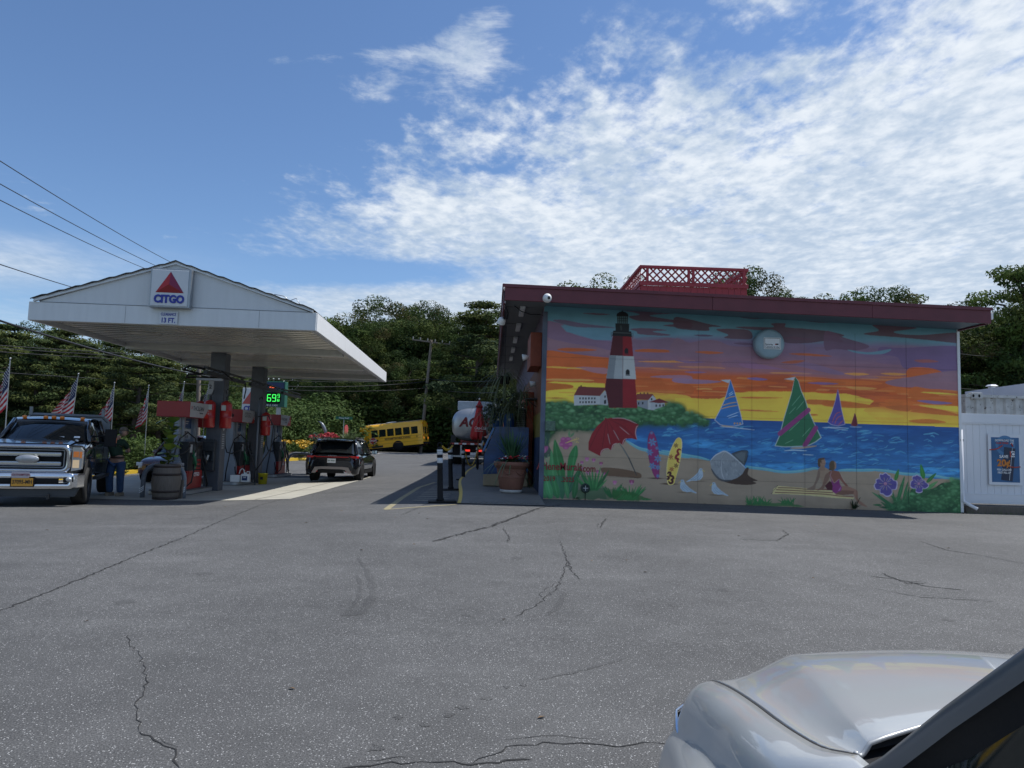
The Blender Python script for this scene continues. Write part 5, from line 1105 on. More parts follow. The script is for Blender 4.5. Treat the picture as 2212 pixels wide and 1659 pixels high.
# ================================================================== pumps
pumpgrey = mat('pump_grey_enamel', (.26, .30, .36), .35, var=.06, vscale=3)
panel_red = mat('pump_red_panel', (.34, .018, .018), .3, var=.2, vscale=2.5)
panel_blk = mat('pump_black_head', (.02, .022, .026), .35)
hose_m = mat('hose_rubber', (.012, .012, .014), .4)
green_p = mat('pump_green', (.02, .16, .07), .4)
topgrey = mat('topper_grey_white', (.42, .43, .44), .4, var=.05)
def pump(loc, label, brand, low, side_green=False, rz=.033):
    t = thing('fuel_pump', label, 'fuel pump', loc, rz, 'fuel pumps on the island')
    # local: x across (right = customer side), y along island (0 near end), z up from island top
    Lp = 1.45
    prof = [(-.27, 0), (-.29, .25), (-.29, .45), (-.27, .62), (-.22, .78), (-.16, .92), (-.135, 1.08), (-.13, 2.05), (.13, 2.05), (.135, 1.08), (.16, .92), (.22, .78), (.27, .62), (.29, .45), (.29, .25), (.27, 0)]
    for y0 in (0, Lp-.16):
        b = MB(); b.prism(prof, 'xz', y0, y0+.16); obj('end_panel', b, pumpgrey, t, bevel=.03, seg=3)
    b = MB(); b.bb(-.26, .40, .165, Lp-.165, .0, .52); ob = obj('base_cabinet', b, panel_red, t, bevel=.012)
    b = MB()
    b.text(brand, .15, face_right(.4045, Lp*.5+.12, .40), bold=.03, depth=.003, wscale=.9)
    if low: b.text(low, .12, face_right(.4045, Lp*.5, .16), bold=.03, depth=.003, wscale=.8); b.add([(.404, .62, .24), (.404, .80, .24), (.404, .71, .40)], [(0, 1, 2)])
    obj('lettering', b, white_letter, ob)
    b = MB(); b.bb(-.25, .39, .17, Lp-.17, .525, 1.36); oh = obj('dispenser_head', b, panel_blk, t, bevel=.02)
    b = MB(); b.mk(0).bb(.392, .400, .52, .70, 1.10, 1.22); b.mk(1).bb(.392, .401, .25, .42, 1.05, 1.28); b.mk(1).bb(.392, .401, .60, .72, .94, 1.04); b.mk(2).bb(.392, .400, .85, 1.15, 1.15, 1.25)
    obj('display', b, [mat('lcd_grey', (.12, .14, .14), .2), topgrey, black], oh)
    b = MB(); b.mk(0).bb(.392, .408, .55, .76, .56, .84); b.mk(1).bb(.392, .408, .765, 1.10, .56, .84)
    for i in range(3):
        for j in range(2): b.mk(2).bb(.409, .413, .80+i*.1, .86+i*.1, .60+j*.12, .68+j*.12)
    obj('grade_selector', b, [green_p, red_p if not side_green else green_p, panel_blk], oh)
    # posts and valance
    for y0 in (.22, Lp-.30):
        for x in (-.2, .12):
            b = MB(); b.bb(x, x+.08, y0, y0+.08, 1.365, 2.05); obj('post', b, steel, t)
    b = MB(); b.mk(0).bb(.04, .05, .32, Lp-.32, 1.42, 1.72); b.mk(1).bb(.04, .05, .32, Lp-.32, 1.76, 2.03)
    b.mk(2).text('355 395 369', .10, face_right(.053, Lp*.5, 1.62), bold=.02, depth=.002, wscale=.8); b.text('385 415 379', .10, face_right(.053, Lp*.5, 1.50), bold=.02, depth=.002, wscale=.8)
    b.mk(0).box((.053, Lp*.5, 1.95), (.004, .4, .03)); b.box((.053, Lp*.5, 1.89), (.004, .3, .03))
    obj('price_board', b, [topgrey, mat('ad_navy', (.02, .05, .13), .3), black_letter], t)
    # topper
    x0, x1, y0, y1, z0, z1 = -.46, .46, -.12, Lp+.12, 2.055, 2.50
    b = MB(); b.bb(x0, x1, y0, y1, z0, z1); tp = obj('topper', b, [mat('topper_red', (.30, .012, .014), .35, var=.05)], t, bevel=.01)
    b = MB(); b.add([(x1+.004, y0+.01, z0+.01), (x1+.004, y0+1.16, z0+.01), (x1+.004, y0+1.52, z1-.01), (x1+.004, y0+.01, z1-.01)], [(0, 1, 2, 3)]); obj('topper_panel', b, topgrey, tp)
    b = MB(); b.mk(1).add([(x1+.006, y0+1.06, z0+.01), (x1+.006, y1-.01, z0+.01), (x1+.006, y1-.01, z1-.01)], [(0, 1, 2)])
    b.mk(0)
    if brand2 := ('TriCLEAN' if not low else 'CITGO'):
        b.text(brand2, .19 if not low else .24, face_right(x1+.008, y0+.62, z0+.26), bold=.0, depth=.002, shear=.2 if not low else 0, wscale=1.0)
        if not low: b.text('Gasoline', .08, face_right(x1+.008, y0+.85, z0+.14), depth=.002); b.mk(1).text('///', .13, face_right(x1+.008, y0+.13, z0+.27), depth=.002)
    b.mk(2).text('TOP', .06, face_right(x1+.010, y0+1.42, z0+.22), bold=.03, depth=.002); b.text('TIER', .06, face_right(x1+.010, y0+1.42, z0+.15), bold=.03, depth=.002)
    obj('lettering', b, [mat('topper_ink', (.03, .035, .045), .5), mat('topper_bright_red', (.50, .03, .02), .4), white_letter], tp)
    # hoses and nozzles
    b = MB(); b.tube([(-.08, -.03, 2.05), (-.10, -.08, 1.6), (-.07, -.10, 1.2), (.0, -.10, 1.0), (.15, -.1, .95), (.36, -.02, 1.05), (.44, .15, 1.25)], .022, 8); b.tube([(-.02, -.06, .0), (.02, -.12, .35), (.12, -.10, 1.1), (.22, -.06, 1.45), (.36, .12, 1.62), (.48, .4, 1.45), (.48, .5, 1.15), (.44, .45, 1.0)], .022, 8)
    obj('hose', b, hose_m, t)
    b = MB(); b.tube([(.46, .42, .72), (.48, .40, .5), (.47, .30, .2), (.36, .1, .05), (.3, .0, .3), (.27, .0, .5)], .022, 8); obj('hose', b, hose_m, t)
    b = MB(); b.tube([(.32, Lp-.2, .95), (.42, Lp-.1, .6), (.52, Lp, .1), (.48, Lp+.1, -.1), (.40, Lp+.15, .2), (.34, Lp+.05, .8), (.30, Lp-.1, 1.2)], .022, 8); obj('hose', b, hose_m, t)
    for yy, m in ((.42, green_p), (Lp-.25, panel_blk)):
        b = MB(); b.tube([(.41, yy, .98), (.47, yy, .92), (.50, yy+.03, .80), (.50, yy+.06, .66)], [.03, .045, .04, .03], 8); b.tube([(.47, yy, .93), (.44, yy+.02, 1.06), (.41, yy+.02, 1.10)], .015, 6); obj('nozzle', b, m, t)
    return t
PY = [20.5, 25.2, 30.3]
islm = mat('island_concrete', (.17, .17, .16), .85, var=.2, vscale=3, bump=.2)
for i, yy in enumerate(PY):
    x = -9.05-.033*(yy-20.5); g = gz(x, yy)
    it = thing('pump_island', ('nearest', 'middle', 'farthest')[i]+' steel-edged concrete island under a fuel pump', 'pump island', (x, yy, g), .033, 'fuel pump islands')
    def stad(x0, x1, y0, y1, r=.34):
        p = []
        for cx, cy, a0 in ((x1-r, y0+r, -90), (x1-r, y1-r, 0), (x0+r, y1-r, 90), (x0+r, y0+r, 180)):
            for k in range(7): a = rad(a0+k*15); p.append((cx+r*math.cos(a), cy+r*math.sin(a)))
        return p
    b = MB(); b.prism(stad(-.5, .62, -.45, 1.85), 'xy', -.02, .13); ip = obj('slab', b, islm, it, bevel=.012)
    b = MB(); pr = stad(-.508, .628, -.458, 1.858); n = len(pr)
    b.add([(p[0], p[1], .03) for p in pr]+[(p[0], p[1], .115) for p in pr], [(k, (k+1) % n, n+(k+1) % n, n+k) for k in range(n)], True); obj('steel_edging', b, steel, it)
    pump((x, yy, g+.131), ('nearest fuel pump with a red base, beside the barrel planter', 'middle fuel pump marked DIESEL, between the two canopy columns', 'farthest fuel pump, behind the farther column and yellow bucket')[i], 'CITGO' if i != 1 else '', 'DIESEL' if i == 1 else '', i == 1)
# bent pipe guards
def guard(x, y, w, h, lab, wrap=True):
    g = gz(x, y); t = thing('pipe_guard', lab, 'guard rail', (x, y, g), 0, 'bent pipe guards at the island ends')
    r = .35; pts = [(-w/2, 0, -.05), (-w/2, 0, h-r)]
    for k in range(1, 6): a = math.pi-k*math.pi/10*1.0; pts.append((-w/2+r+r*math.cos(a), 0, h-r+r*math.sin(a)))
    pts += [(w/2-r, 0, h)]
    for k in range(1, 6): a = math.pi/2-k*math.pi/10; pts.append((w/2-r+r*math.cos(a), 0, h-r+r*math.sin(a)))
    pts.append((w/2, 0, -.05))
    b = MB(); b.tube(pts, .06, 14); obj('pipe', b, mat('chipped_grey_paint', (.17, .19, .22), .4, var=.25, vscale=14), t)
    for s in (-1, 1):
        b = MB()
        for k in range(3): b.add([(s*w/2-.062+.0*k, -.062, .12+k*.05), (s*w/2+.0, -.0635, .15+k*.05), (s*w/2+.05, -.045, .20+k*.05), (s*w/2+.05, -.045, .225+k*.05), (s*w/2, -.0635, .175+k*.05), (s*w/2-.062, -.062, .145+k*.05)], [(0, 1, 4, 5), (1, 2, 3, 4)])
        obj('reflective_tape', b, white_letter, t)
    return t
q = G(403, 1076); q2 = G(299, 1076)
guard((q.x+q2.x)/2, 19.0, q.x-q2.x, .86, 'bent grey pipe guard wrapped behind the near barrel planter')
q = G(639, 1036); guard(q.x-.62, 32.3, 1.24, .95, 'dark bent pipe guard at the far end of the pump islands')
# barrel planters
def barrel(x, y, lab):
    g = gz(x, y); t = thing('barrel_planter', lab, 'planter', (x, y, g), 0, 'whiskey barrel planters')
    b = MB(); prof = [(.0, 0), (.285, 0), (.315, .15), (.345, .42), (.345, .50), (.318, .76), (.298, .90), (.262, .90), (.262, .82), (0, .82)]
    b.lathe(prof, n=36); obj('staves', b, wood_w, t)
    for z0, r in ((.02, .300), (.19, .326), (.62, .340), (.82, .316)):
        b = MB(); b.lathe([(r-.01, z0), (r+.004, z0), (r+.004, z0+.055), (r-.01, z0+.055)], n=36); obj('hoop', b, mm('rusty_hoop', (.05, .035, .03), .7, metal=.3, var=.3), t)
    b = MB(); b.lathe([(0, .825), (.255, .825), (.255, .83), (0, .83)][::-1], n=24); obj('soil', b, soil_m, t)
    return t
def leaf(mb, base, d, L_, w, droop=.25, n=6, cup=.15):
    base = Vector(base); d = Vector(d).normalized(); up = Vector((0, 0, 1)); s = d.cross(up)
    if s.length < .05: s = Vector((1, 0, 0))
    s.normalize(); nrm = s.cross(d); r0, r1, r2 = [], [], []
    for i in range(n+1):
        t = i/n; c = base+d*L_*t-up*droop*L_*t*t; ww = w*math.sin(math.pi*min(1, t*.94+.03))**.7*.5*(1.15-.3*t if t > .3 else .7+t)
        r0.append(c-s*ww+nrm*ww*cup); r1.append(c); r2.append(c+s*ww+nrm*ww*cup)
    mb.grid([r0, r1, r2])
bx, by = G(335, 1082).x, 18.55
barrel(bx, by, 'weathered whiskey barrel planter nearest the camera')
t = thing('fiddle_leaf_plant', 'big-leaved green plant growing in the near barrel planter', 'plant', (bx, by, gz(bx, by)+.80), 0)
b = MB(); rnd = random.Random(4)
stems = [[(.0, 0, 0), (.05, .02, .5), (.10, .0, 1.15)], [(.05, 0, 0), (-.02, 0, .4), (.22, -.05, .75)]]
for s in stems: b.tube(s, [.02, .016, .01], 6)
obj('stem', b, bark, t)
for k in range(34):
    z = .12+k*.033; a = k*2.4; base = (.06*(z/1.1), 0, z); el = rnd.uniform(.15, .8)
    b = MB(smooth=True); leaf(b, base, (math.cos(a), math.sin(a), el*2.2), rnd.uniform(.30, .44), rnd.uniform(.22, .32), rnd.uniform(.2, .6)); obj('leaf', b, rnd.choice([mm('broad_leaf', (.20, .27, .045), .4, var=.2), mm('broad_leaf_dark', (.10, .17, .035), .4, var=.2)]), t)
for k in range(16):
    b = MB(smooth=True); a = rnd.uniform(0, 6.3); leaf(b, (rnd.uniform(-.2, .2), rnd.uniform(-.2, .2), .02), (math.cos(a), math.sin(a), .9), rnd.uniform(.15, .25), .06, .5); obj('leaf', b, leaf_c, t)
q = G(626, 1037); barrel(q.x-.05, 32.7, 'dark barrel planter at the far end of the pump islands')
t = thing('leafy_shrub', 'dark leafy shrub in the far barrel planter beside the last pump', 'plant', (q.x-.05, 32.7, gz(q.x, 32.7)+.8)); b = MB(smooth=True)
for k in range(90): a = rnd.uniform(0, 6.3); z = rnd.uniform(0, 1.05); leaf(b, (rnd.uniform(-.08, .08), 0, z), (math.cos(a), math.sin(a), .5), rnd.uniform(.3, .5), .10, .5)
obj('foliage', b, leaf_b, t)
# waste bin and timber post behind the barrel
x_ = P(395, 1060, 19.9).x
t = thing('waste_container', 'grey plastic waste container behind the near barrel planter', 'bin', (x_-.25, 19.7, gz(x_, 19.7)))
b = MB(); b.box((0, 0, .32), (.42, .42, .62), taper=1.08); obj('body', b, grey_p, t, bevel=.02)
b = MB(); b.box((0, 0, .72), (.48, .48, .16)); b.box((.02, -.0, .86), (.44, .44, .10)); obj('lid', b, grey_p, t, bevel=.02)
b = MB(); b.box((.05, -.243, .74), (.22, .004, .12)); b.mk(1).text('HERE', .09, face_front(.05, -.2465, .74), bold=.02, depth=.002); obj('sticker', b, [mat('worn_sticker', (.35, .34, .28), .6, var=.4, vscale=30), black_letter], t)
x2 = G(377, 1079)
t = tag(obj('timber_post', MB().box((0, 0, .24), (.14, .14, .5), ry=.04), wood_w, None, (x2.x, 18.95, gz(x2.x, 18.95)), bevel=.012), 'short split timber post between the barrel and the pipe guard', 'post')
# bucket, jug, box, hose standard
q = G(567, 1046); g = gz(q.x, q.y)
t = thing('bucket', 'yellow plastic pail standing at the farther canopy column', 'bucket', (q.x, q.y-.0, g))
b = MB(); b.lathe([(.0, 0), (.145, 0), (.165, .36), (.17, .36), (.172, .40), (.16, .40), (.14, .02), (0, .02)], n=24); obj('pail', b, mat('yellow_plastic', (.62, .55, .03), .35), t)
b = MB(); b.box((-.0, -.158, .22), (.10, .012, .10)); obj('print', b, black_letter, t)
b = MB(); b.lathe([(0, .395), (.16, .395), (.16, .405), (0, .405)], n=20); obj('contents', b, black, t)
x = -9.05-.033*4.7
jx, jz = P(528, 1033, 24.75).x, gz(-9, 25)+.131
t = thing('jug', 'white plastic fluid jug with curved spout on the middle island', 'jug', (jx, 24.88, jz))
b = MB(); b.box((0, 0, .14), (.28, .18, .28)); b.box((-.02, 0, .30), (.10, .10, .06)); obj('body', b, white_p, t, bevel=.035, seg=3)
b = MB(); b.tube([(.02, 0, .30), (.04, 0, .36), (.12, 0, .35), (.13, 0, .28)], .018, 6); obj('handle', b, white_p, t)
b = MB(); b.tube([(-.06, 0, .31), (-.08, 0, .42), (-.14, 0, .46), (-.20, 0, .40), (-.23, 0, .28)], .016, 6); obj('spout', b, white_p, t)
b = MB(); b.box((-.01, -.093, .13), (.18, .004, .15)); b.mk(1).text('DEF', .06, face_front(-.01, -.0965, .16), bold=.03, depth=.002); obj('sticker', b, [mat('navy_print', (.02, .04, .14), .4), white_letter], t)
bxx = P(505, 1035, 24.7).x
tag(obj('carton', MB().box((0, 0, .115), (.32, .22, .23)), white_p, None, (bxx, 24.9, jz), bevel=.008), 'plain white carton next to the jug on the middle island', 'box')
q = G(550, 1048)
t = thing('hose_standard', 'thin grey standpipe with hooked hose end in front of the farther column', 'standpipe', (q.x, q.y, gz(q.x, q.y)))
b = MB(); b.tube([(0, 0, 0), (0, 0, 3.0)], .03, 8); obj('pipe', b, grey_p, t)
b = MB(); b.tube([(0, 0, 2.9), (.0, 0, 3.05), (.08, 0, 3.10), (.10, 0, 3.02)], .03, 8); b.tube([(.0, -.05, 2.4), (.35, -.05, 2.45), (.55, -.05, 2.1), (.5, -.05, 1.3), (.15, -.05, .7), (.0, -.05, .5)], .022, 6); b.tube([(-.35, -.06, 2.0), (-.28, -.06, 1.3), (0, -.06, .6), (.02, -.06, .1), (-.08, -.06, .1), (-.1, -.06, .5)], .022, 6); obj('hose', b, hose_m, t)
q = P(478, 905, 22.3)
# ================================================================== vehicles
def wheel(parent, x, y, r, w, g=0, rim=steel, spokes=5, side=1):
    T = Matrix.Translation((x, y, g+r)) @ Matrix.Rotation(math.pi/2*side, 4, 'Y')
    b = MB(); b.T = T; b.lathe([(r*.62, -w/2), (r*.93, -w/2), (r, -w*.38), (r, w*.38), (r*.93, w/2), (r*.64, w/2), (r*.62, w*.3)], n=28); ty = obj('tyre', b, tyre_m, parent)
    b = MB(); b.T = T; b.lathe([(r*.63, w*.42), (r*.60, w*.44), (r*.56, w*.30), (r*.2, w*.18), (0, w*.2)], n=24); b.mk(1)
    for k in range(spokes):
        a = 2*math.pi*k/spokes; b.box((r*.36*math.cos(a), r*.36*math.sin(a), w*.34), (r*.5, r*.13, w*.12), rz=a)
    b.mk(0).lathe([(r*.16, w*.3), (r*.14, w*.44), (0, w*.46)], n=12)
    obj('rim', b, [mm('rim_dark_metal', (.05, .05, .055), .5, metal=.5), rim], ty); return ty  # dark metal of the rim dish and hub
def loft(stn, half, mb, n_caps=True):
    rows = []
    for s in stn:
        h = half(*s); rows.append([(x, s[0], z) for x, z in h]+[(-x, s[0], z) for x, z in h[::-1][1:]])
    mb.grid(rows, caps=False); return rows
def body_half(y, w, zb, zs, zt, cr=.03): return [(w*.86, zb), (w*.97, zb+.06), (w, zb+(zs-zb)*.5), (w*.975, zs), (w*.90, zs+(zt-zs)*.75), (w*.78, zt), (w*.4, zt+cr*.8), (0, zt+cr)]
def gen_car(name, label, cat, loc, rz, paint, L_=4.6, w=.92, hb=.98, ht=1.62, kind='suv', plate=None):
    t = thing(name, label, cat, loc, rz)
    st = [(0.0, w*.70, .42, .60, .66), (.06, w*.86, .30, .62, .74), (.35, w*.97, .24, .72, .84), (1.2, w, .22, .86, hb-.03), (1.5, w, .22, .90, hb), (L_*.62, w, .22, .92, hb+.02), (L_-.5, w, .24, .94, hb+.04), (L_-.12, w*.95, .30, .86, hb-.02), (L_, w*.84, .42, .70, .80)]
    b = MB(); rows = loft(st, body_half, b); b.add(rows[0], [list(range(len(rows[0])))], False); b.add(rows[-1], [list(range(len(rows[-1])))[::-1]], False); obj('body', b, paint, t, fix=True)
    gh = lambda y, wb, zb, wt, zt: [(wb, zb), (wb*.5+wt*.5+.01, zb*.5+zt*.5), (wt, zt-.05), (wt*.86, zt), (wt*.4, zt+.03), (0, zt+.035)]
    y0, y1 = 1.25, (L_-.25 if kind == 'suv' else L_-.9)
    g_ = [(y0, w*.86, hb-.03, w*.80, hb+.0), (y0+.75, w*.90, hb, w*.70, ht-.05), (y0+1.1, w*.91, hb, w*.72, ht), (y1-.55, w*.91, hb, w*.71, ht), (y1-.05, w*.86, hb, w*.68, ht-.10 if kind == 'suv' else hb+.1), (y1+.12, w*.80, hb, w*.70, hb+.03)]
    b = MB(); rows = loft(g_, gh, b); obj('windows', b, glass_d, t, fix=True)
    b = MB(); rr = [(y0+.72, w*.705, ht-.05), (y0+1.1, w*.725, ht+.0), ((y0+y1)/2, w*.73, ht+.02), (y1-.5, w*.72, ht+.005), (y1-.08, w*.69, ht-.09)]
    b.grid([[(x*ww, y, z+.015+.035*(1-x*x)) for x in (-1, -.7, 0, .7, 1)] for y, ww, z in rr]); b.grid([[(x*ww, y, z-.05) for x in (-1.0, 1.0)] for y, ww, z in rr][::-1])
    obj('roof', b, paint, t)
    for s in (-1, 1):
        for p_, r_ in (([(s*w*.87, y0, hb-.02), (s*w*.715, y0+.74, ht-.03)], .028), ([(s*w*.905, y0+1.75, hb), (s*w*.735, y0+1.70, ht)], .03), ([(s*w*.86, y1+.05, hb), (s*w*.70, y1-.12, ht-.09)], .05)): obj('pillar', MB().tube(p_, r_, 6), paint, t)
        b = MB(); b.ball((s*(w+.10), y0+.55, hb+.06), (.10, .06, .075), 10); obj('mirror', b, paint, t)
        b = MB(); b.box((s*w*.80, .10, .66), (.26, .12, .12), rz=s*.35); obj('headlight', b, mm('headlamp_lens', (.55, .58, .62), .08), t, bevel=.02)
        b = MB(); b.box((s*w*.80, L_-.10, .88), (.26, .10, .16), rz=-s*.35); obj('tail_light', b, red_lens, t, bevel=.02)
        for yy in (.86, L_-.95):
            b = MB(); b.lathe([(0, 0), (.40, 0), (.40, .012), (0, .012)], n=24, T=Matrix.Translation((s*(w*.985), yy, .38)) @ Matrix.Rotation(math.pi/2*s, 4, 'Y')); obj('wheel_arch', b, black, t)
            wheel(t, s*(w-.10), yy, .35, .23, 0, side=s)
    b = MB(); b.box((0, .02, .52), (w*1.1, .06, .20)); obj('grille', b, black, t, bevel=.01)
    b = MB(); b.box((0, L_+.005, .86), (.31, .012, .15)); obj('number_plate', b, white_p, t)
    return t
carpaint_blk = mat('black_car_paint', (.008, .009, .012), .12, coat=1, var=.02)
# --- black crossover filling up at the pumps, seen from behind
lx, ly = -5.93, 26.8
t = thing('parked_car', 'black crossover SUV with red light bar standing beside the pumps', 'car', (lx, ly, gz(lx, ly+1.5)), 0)
w = .96
# local y: 0 = rear bumper, 4.85 = nose (away from camera)
st = [(0.0, w*.80, .40, .62, .80, .0), (.05, w*.93, .30, .66, .93, .0), (.30, w*1.0, .26, .92, 1.06, .0), (.9, w*1.0, .24, .96, 1.08, .01), (1.6, w*.985, .24, .95, 1.06, .02), (3.2, w*.985, .24, .92, 1.02, .02), (3.6, w, .24, .88, .98, .03), (4.3, w*.97, .26, .80, .90, .03), (4.75, w*.84, .32, .70, .76, .02), (4.85, w*.7, .40, .60, .66, 0)]
b = MB(); rows = loft(st, body_half, b); b.add(rows[0], [list(range(len(rows[0])))], False); b.add(rows[-1], [list(range(len(rows[-1])))[::-1]], False); obj('body', b, carpaint_blk, t, fix=True)
gh = lambda y, wb, zb, wt, zt: [(wb, zb), (wb*.5+wt*.5+.015, zb*.5+zt*.5), (wt, zt-.05), (wt*.88, zt), (wt*.4, zt+.02), (0, zt+.025)]
g_ = [(.22, w*.88, 1.05, w*.80, 1.08), (.62, w*.90, 1.05, w*.70, 1.50), (.80, w*.91, 1.05, w*.71, 1.57), (1.5, w*.91, 1.05, w*.73, 1.61), (2.5, w*.91, 1.04, w*.72, 1.60), (2.9, w*.90, 1.02, w*.70, 1.55), (3.65, w*.84, .98, w*.76, 1.0)]
b = MB(); loft(g_, gh, b); obj('windows', b, glass_d, t, fix=True)
b = MB(); rr = [(.42, w*.68, 1.555), (.8, w*.715, 1.60), (1.6, w*.735, 1.635), (2.5, w*.72, 1.62), (2.95, w*.70, 1.56)]
b.grid([[(x*ww, y, z+.03*(1-x*x)) for x in (-1, -.7, 0, .7, 1)] for y, ww, z in rr]); b.grid([[(x*ww, y, z-.045) for x in (-1.0, 1.0)] for y, ww, z in rr][::-1]); b.box((0, .48, 1.555), (w*1.30, .22, .03), rx=.12); obj('roof', b, carpaint_blk, t)
for s in (-1, 1):
    for p_, r_ in (([(s*w*.90, .25, 1.06), (s*w*.73, .66, 1.50), (s*w*.72, .8, 1.57)], .05), ([(s*w*.86, 3.6, 1.0), (s*w*.715, 2.9, 1.55)], .03), ([(s*w*.915, 1.7, 1.05), (s*w*.745, 1.75, 1.6)], .028)): obj('pillar', MB().tube(p_, r_, 6), carpaint_blk, t)
    b = MB(); b.tube([(s*w*.70, .9, 1.66), (s*w*.70, 2.6, 1.67)], .018, 6); obj('roof_rail', b, darkm, t)
    b = MB(); b.ball((s*(w+.12), 3.05, 1.10), (.13, .07, .085), 12); b.tube([(s*w*.9, 3.05, 1.04), (s*(w+.1), 3.05, 1.07)], .02, 6); b.mk(1).box((s*(w+.12), 2.985, 1.10), (.19, .012, .12)); obj('mirror', b, [carpaint_blk, chrome], t)
    b = MB(); b.box((s*w*.83, .095, .94), (.34, .16, .075), rz=s*-.42); obj('tail_light', b, red_lens, t, bevel=.015)
    for yy in (1.0, 3.85):
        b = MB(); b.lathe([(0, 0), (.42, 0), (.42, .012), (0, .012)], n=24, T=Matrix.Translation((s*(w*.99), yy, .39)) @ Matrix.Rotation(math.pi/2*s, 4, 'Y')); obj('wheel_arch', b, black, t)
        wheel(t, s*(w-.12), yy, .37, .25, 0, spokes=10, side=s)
    b = MB(); b.bb(s*w*1.0-.006, s*w*1.0+.006, 1.45, 3.3, .30, .42); obj('sill', b, black, t)
b = MB(); b.bb(-.60, .60, -.0, .03, .925, .955); obj('light_bar', b, red_lens, t)
b = MB(); b.prism([(-.74, .34), (-.62, .56), (-.40, .58), (.40, .58), (.62, .56), (.74, .34), (.60, .34), (.50, .47), (.35, .49), (-.35, .49), (-.50, .47), (-.60, .34)], 'xz', -.03, .03); obj('bumper_trim', b, mat('satin_silver_trim', (.28, .24, .22), .4, metal=.4), t)
b = MB(); b.prism([(-.48, .34), (-.40, .46), (.40, .46), (.48, .34)], 'xz', -.02, .02); obj('diffuser', b, black, t)
b = MB(); b.box((-.02, -.004, .80), (.31, .012, .155)); pl = obj('number_plate', b, white_p, t)
b = MB(); b.text('BA 9N61', .085, face_front(-.02, -.012, .80), bold=.02, depth=.002, wscale=.85); obj('plate_lettering', b, mat('plate_green_ink', (.02, .10, .05), .5), pl)
b = MB(); b.text('L E X U S', .055, face_front(0, .0, .985), bold=.01, depth=.004, wscale=1.4); obj('badge', b, steel, t)
for s in (-1, 1):
    b = MB(); b.box((s*.62, -.012, .40), (.20, .01, .035)); obj('reflector', b, red_lens, t)
# --- cars beyond
silverblue = mat('silver_blue_car_paint', (.22, .28, .36), .2, metal=.4, coat=.6, var=.03)
x = -11.2
gen_car('parked_car', 'dark red hatchback half hidden behind the nearest pump', 'car', (x, 24.6, gz(x, 25)), .02, mat('dark_maroon_car_paint', (.05, .008, .01), .15, coat=1, var=.02))
q = P(640, 955, 62)
gen_car('parked_car', 'silver blue pickup style SUV parked beyond the flower bed', 'car', (q.x, 60, gz(q.x, 60)), 1.75, silverblue, 5.0, .97, 1.05, 1.80)
q = P(598, 955, 64)
gen_car('parked_car', 'dark boxy SUV parked beyond the flower bed, left of the silver one', 'car', (q.x-3.2, 60.5, gz(q.x, 60)), 1.75, mat('charcoal_car_paint', (.02, .022, .025), .25, coat=.6), 4.5, .95, 1.10, 1.85)
# --- school bus
by_yellow = mat('school_bus_yellow', (.92, .48, .025), .30, coat=.4, var=.05, vscale=2)
bus_w = mat('bus_roof_white', (.82, .78, .68), .4, var=.06)
qf = P(790, 975, 76)
BYAW = rad(90-20+9.3)
bus = thing('school_bus', 'yellow short school bus with STOP sign parked on the rising road', 'bus', (0, 0, 0))
# local: y 0 = rear .. 7 = nose ; x + = side facing away ; camera sees -x... side at x=-W
BL, BW = 7.1, 1.15
def bh(y, w, zb, zt): return [(w, zb), (w, 1.05), (w, 2.0), (w*.985, zt-.42), (w*.93, zt-.22), (w*.78, zt-.08), (w*.45, zt-.01), (0, zt)]
b = MB(); r1 = [(0.0, BW*.93, .50, 2.70), (.10, BW, .46, 2.80), (.6, BW, .46, 2.84), (4.9, BW, .46, 2.84), (5.35, BW*.98, .46, 2.82)]
rows = loft(r1, bh, b); b.add(rows[0], [list(range(len(rows[0])))], False); b.add(rows[-1], [list(range(len(rows[-1])))[::-1]], False); obj('body', b, by_yellow, bus, fix=True)
b = MB(); b.bb(-BW*.98, BW*.98, 5.36, 5.9, 2.16, 2.62); obj('cab_overhang', b, by_yellow, bus, bevel=.16, seg=4)
b = MB(); rows = [[(x*BW*.72, y, 2.80+.055*(1-x*x)) for x in (-1, -.5, 0, .5, 1)] for y in (.15, 1, 3, 5.2)]; b.grid(rows[::-1]); obj('roof', b, bus_w, bus)
b = MB(); prof = [(5.36, .55), (7.0, .55), (7.1, .75), (7.05, 1.15), (6.35, 1.30), (5.85, 2.12), (5.36, 2.15)]
b.prism(prof, 'yz', -BW*.88, BW*.88); obj('cab', b, by_yellow, bus, bevel=.06)
for s in (-1, 1):
    b = MB(); b.prism([(5.5, 1.30), (6.2, 1.30), (5.82, 1.98), (5.5, 1.98)], 'yz', s*BW*.885-.006, s*BW*.885+.006); obj('cab_window', b, glass_d, bus)
b = MB(); b.add([(-.85, 6.33, 1.36), (.85, 6.33, 1.36), (.85, 5.90, 2.06), (-.85, 5.90, 2.06)], [(0, 1, 2, 3)]); obj('windscreen', b, glass_d, bus)
for s in (-1, 1):
    for k in range(6):
        y = .45+k*.74
        b = MB(); b.bb(s*BW-.008, s*BW+.008, y, y+.60, 1.52, 2.22); obj('window', b, glass_d, bus)
b = MB()
for z in (1.36, 1.10, .82): b.bb(-BW-.012, -BW-.002, .15, 5.3, z-.012, z+.012)
obj('rub_rail', b, mat('bus_dull_rail', (.40, .18, .012), .4), bus)
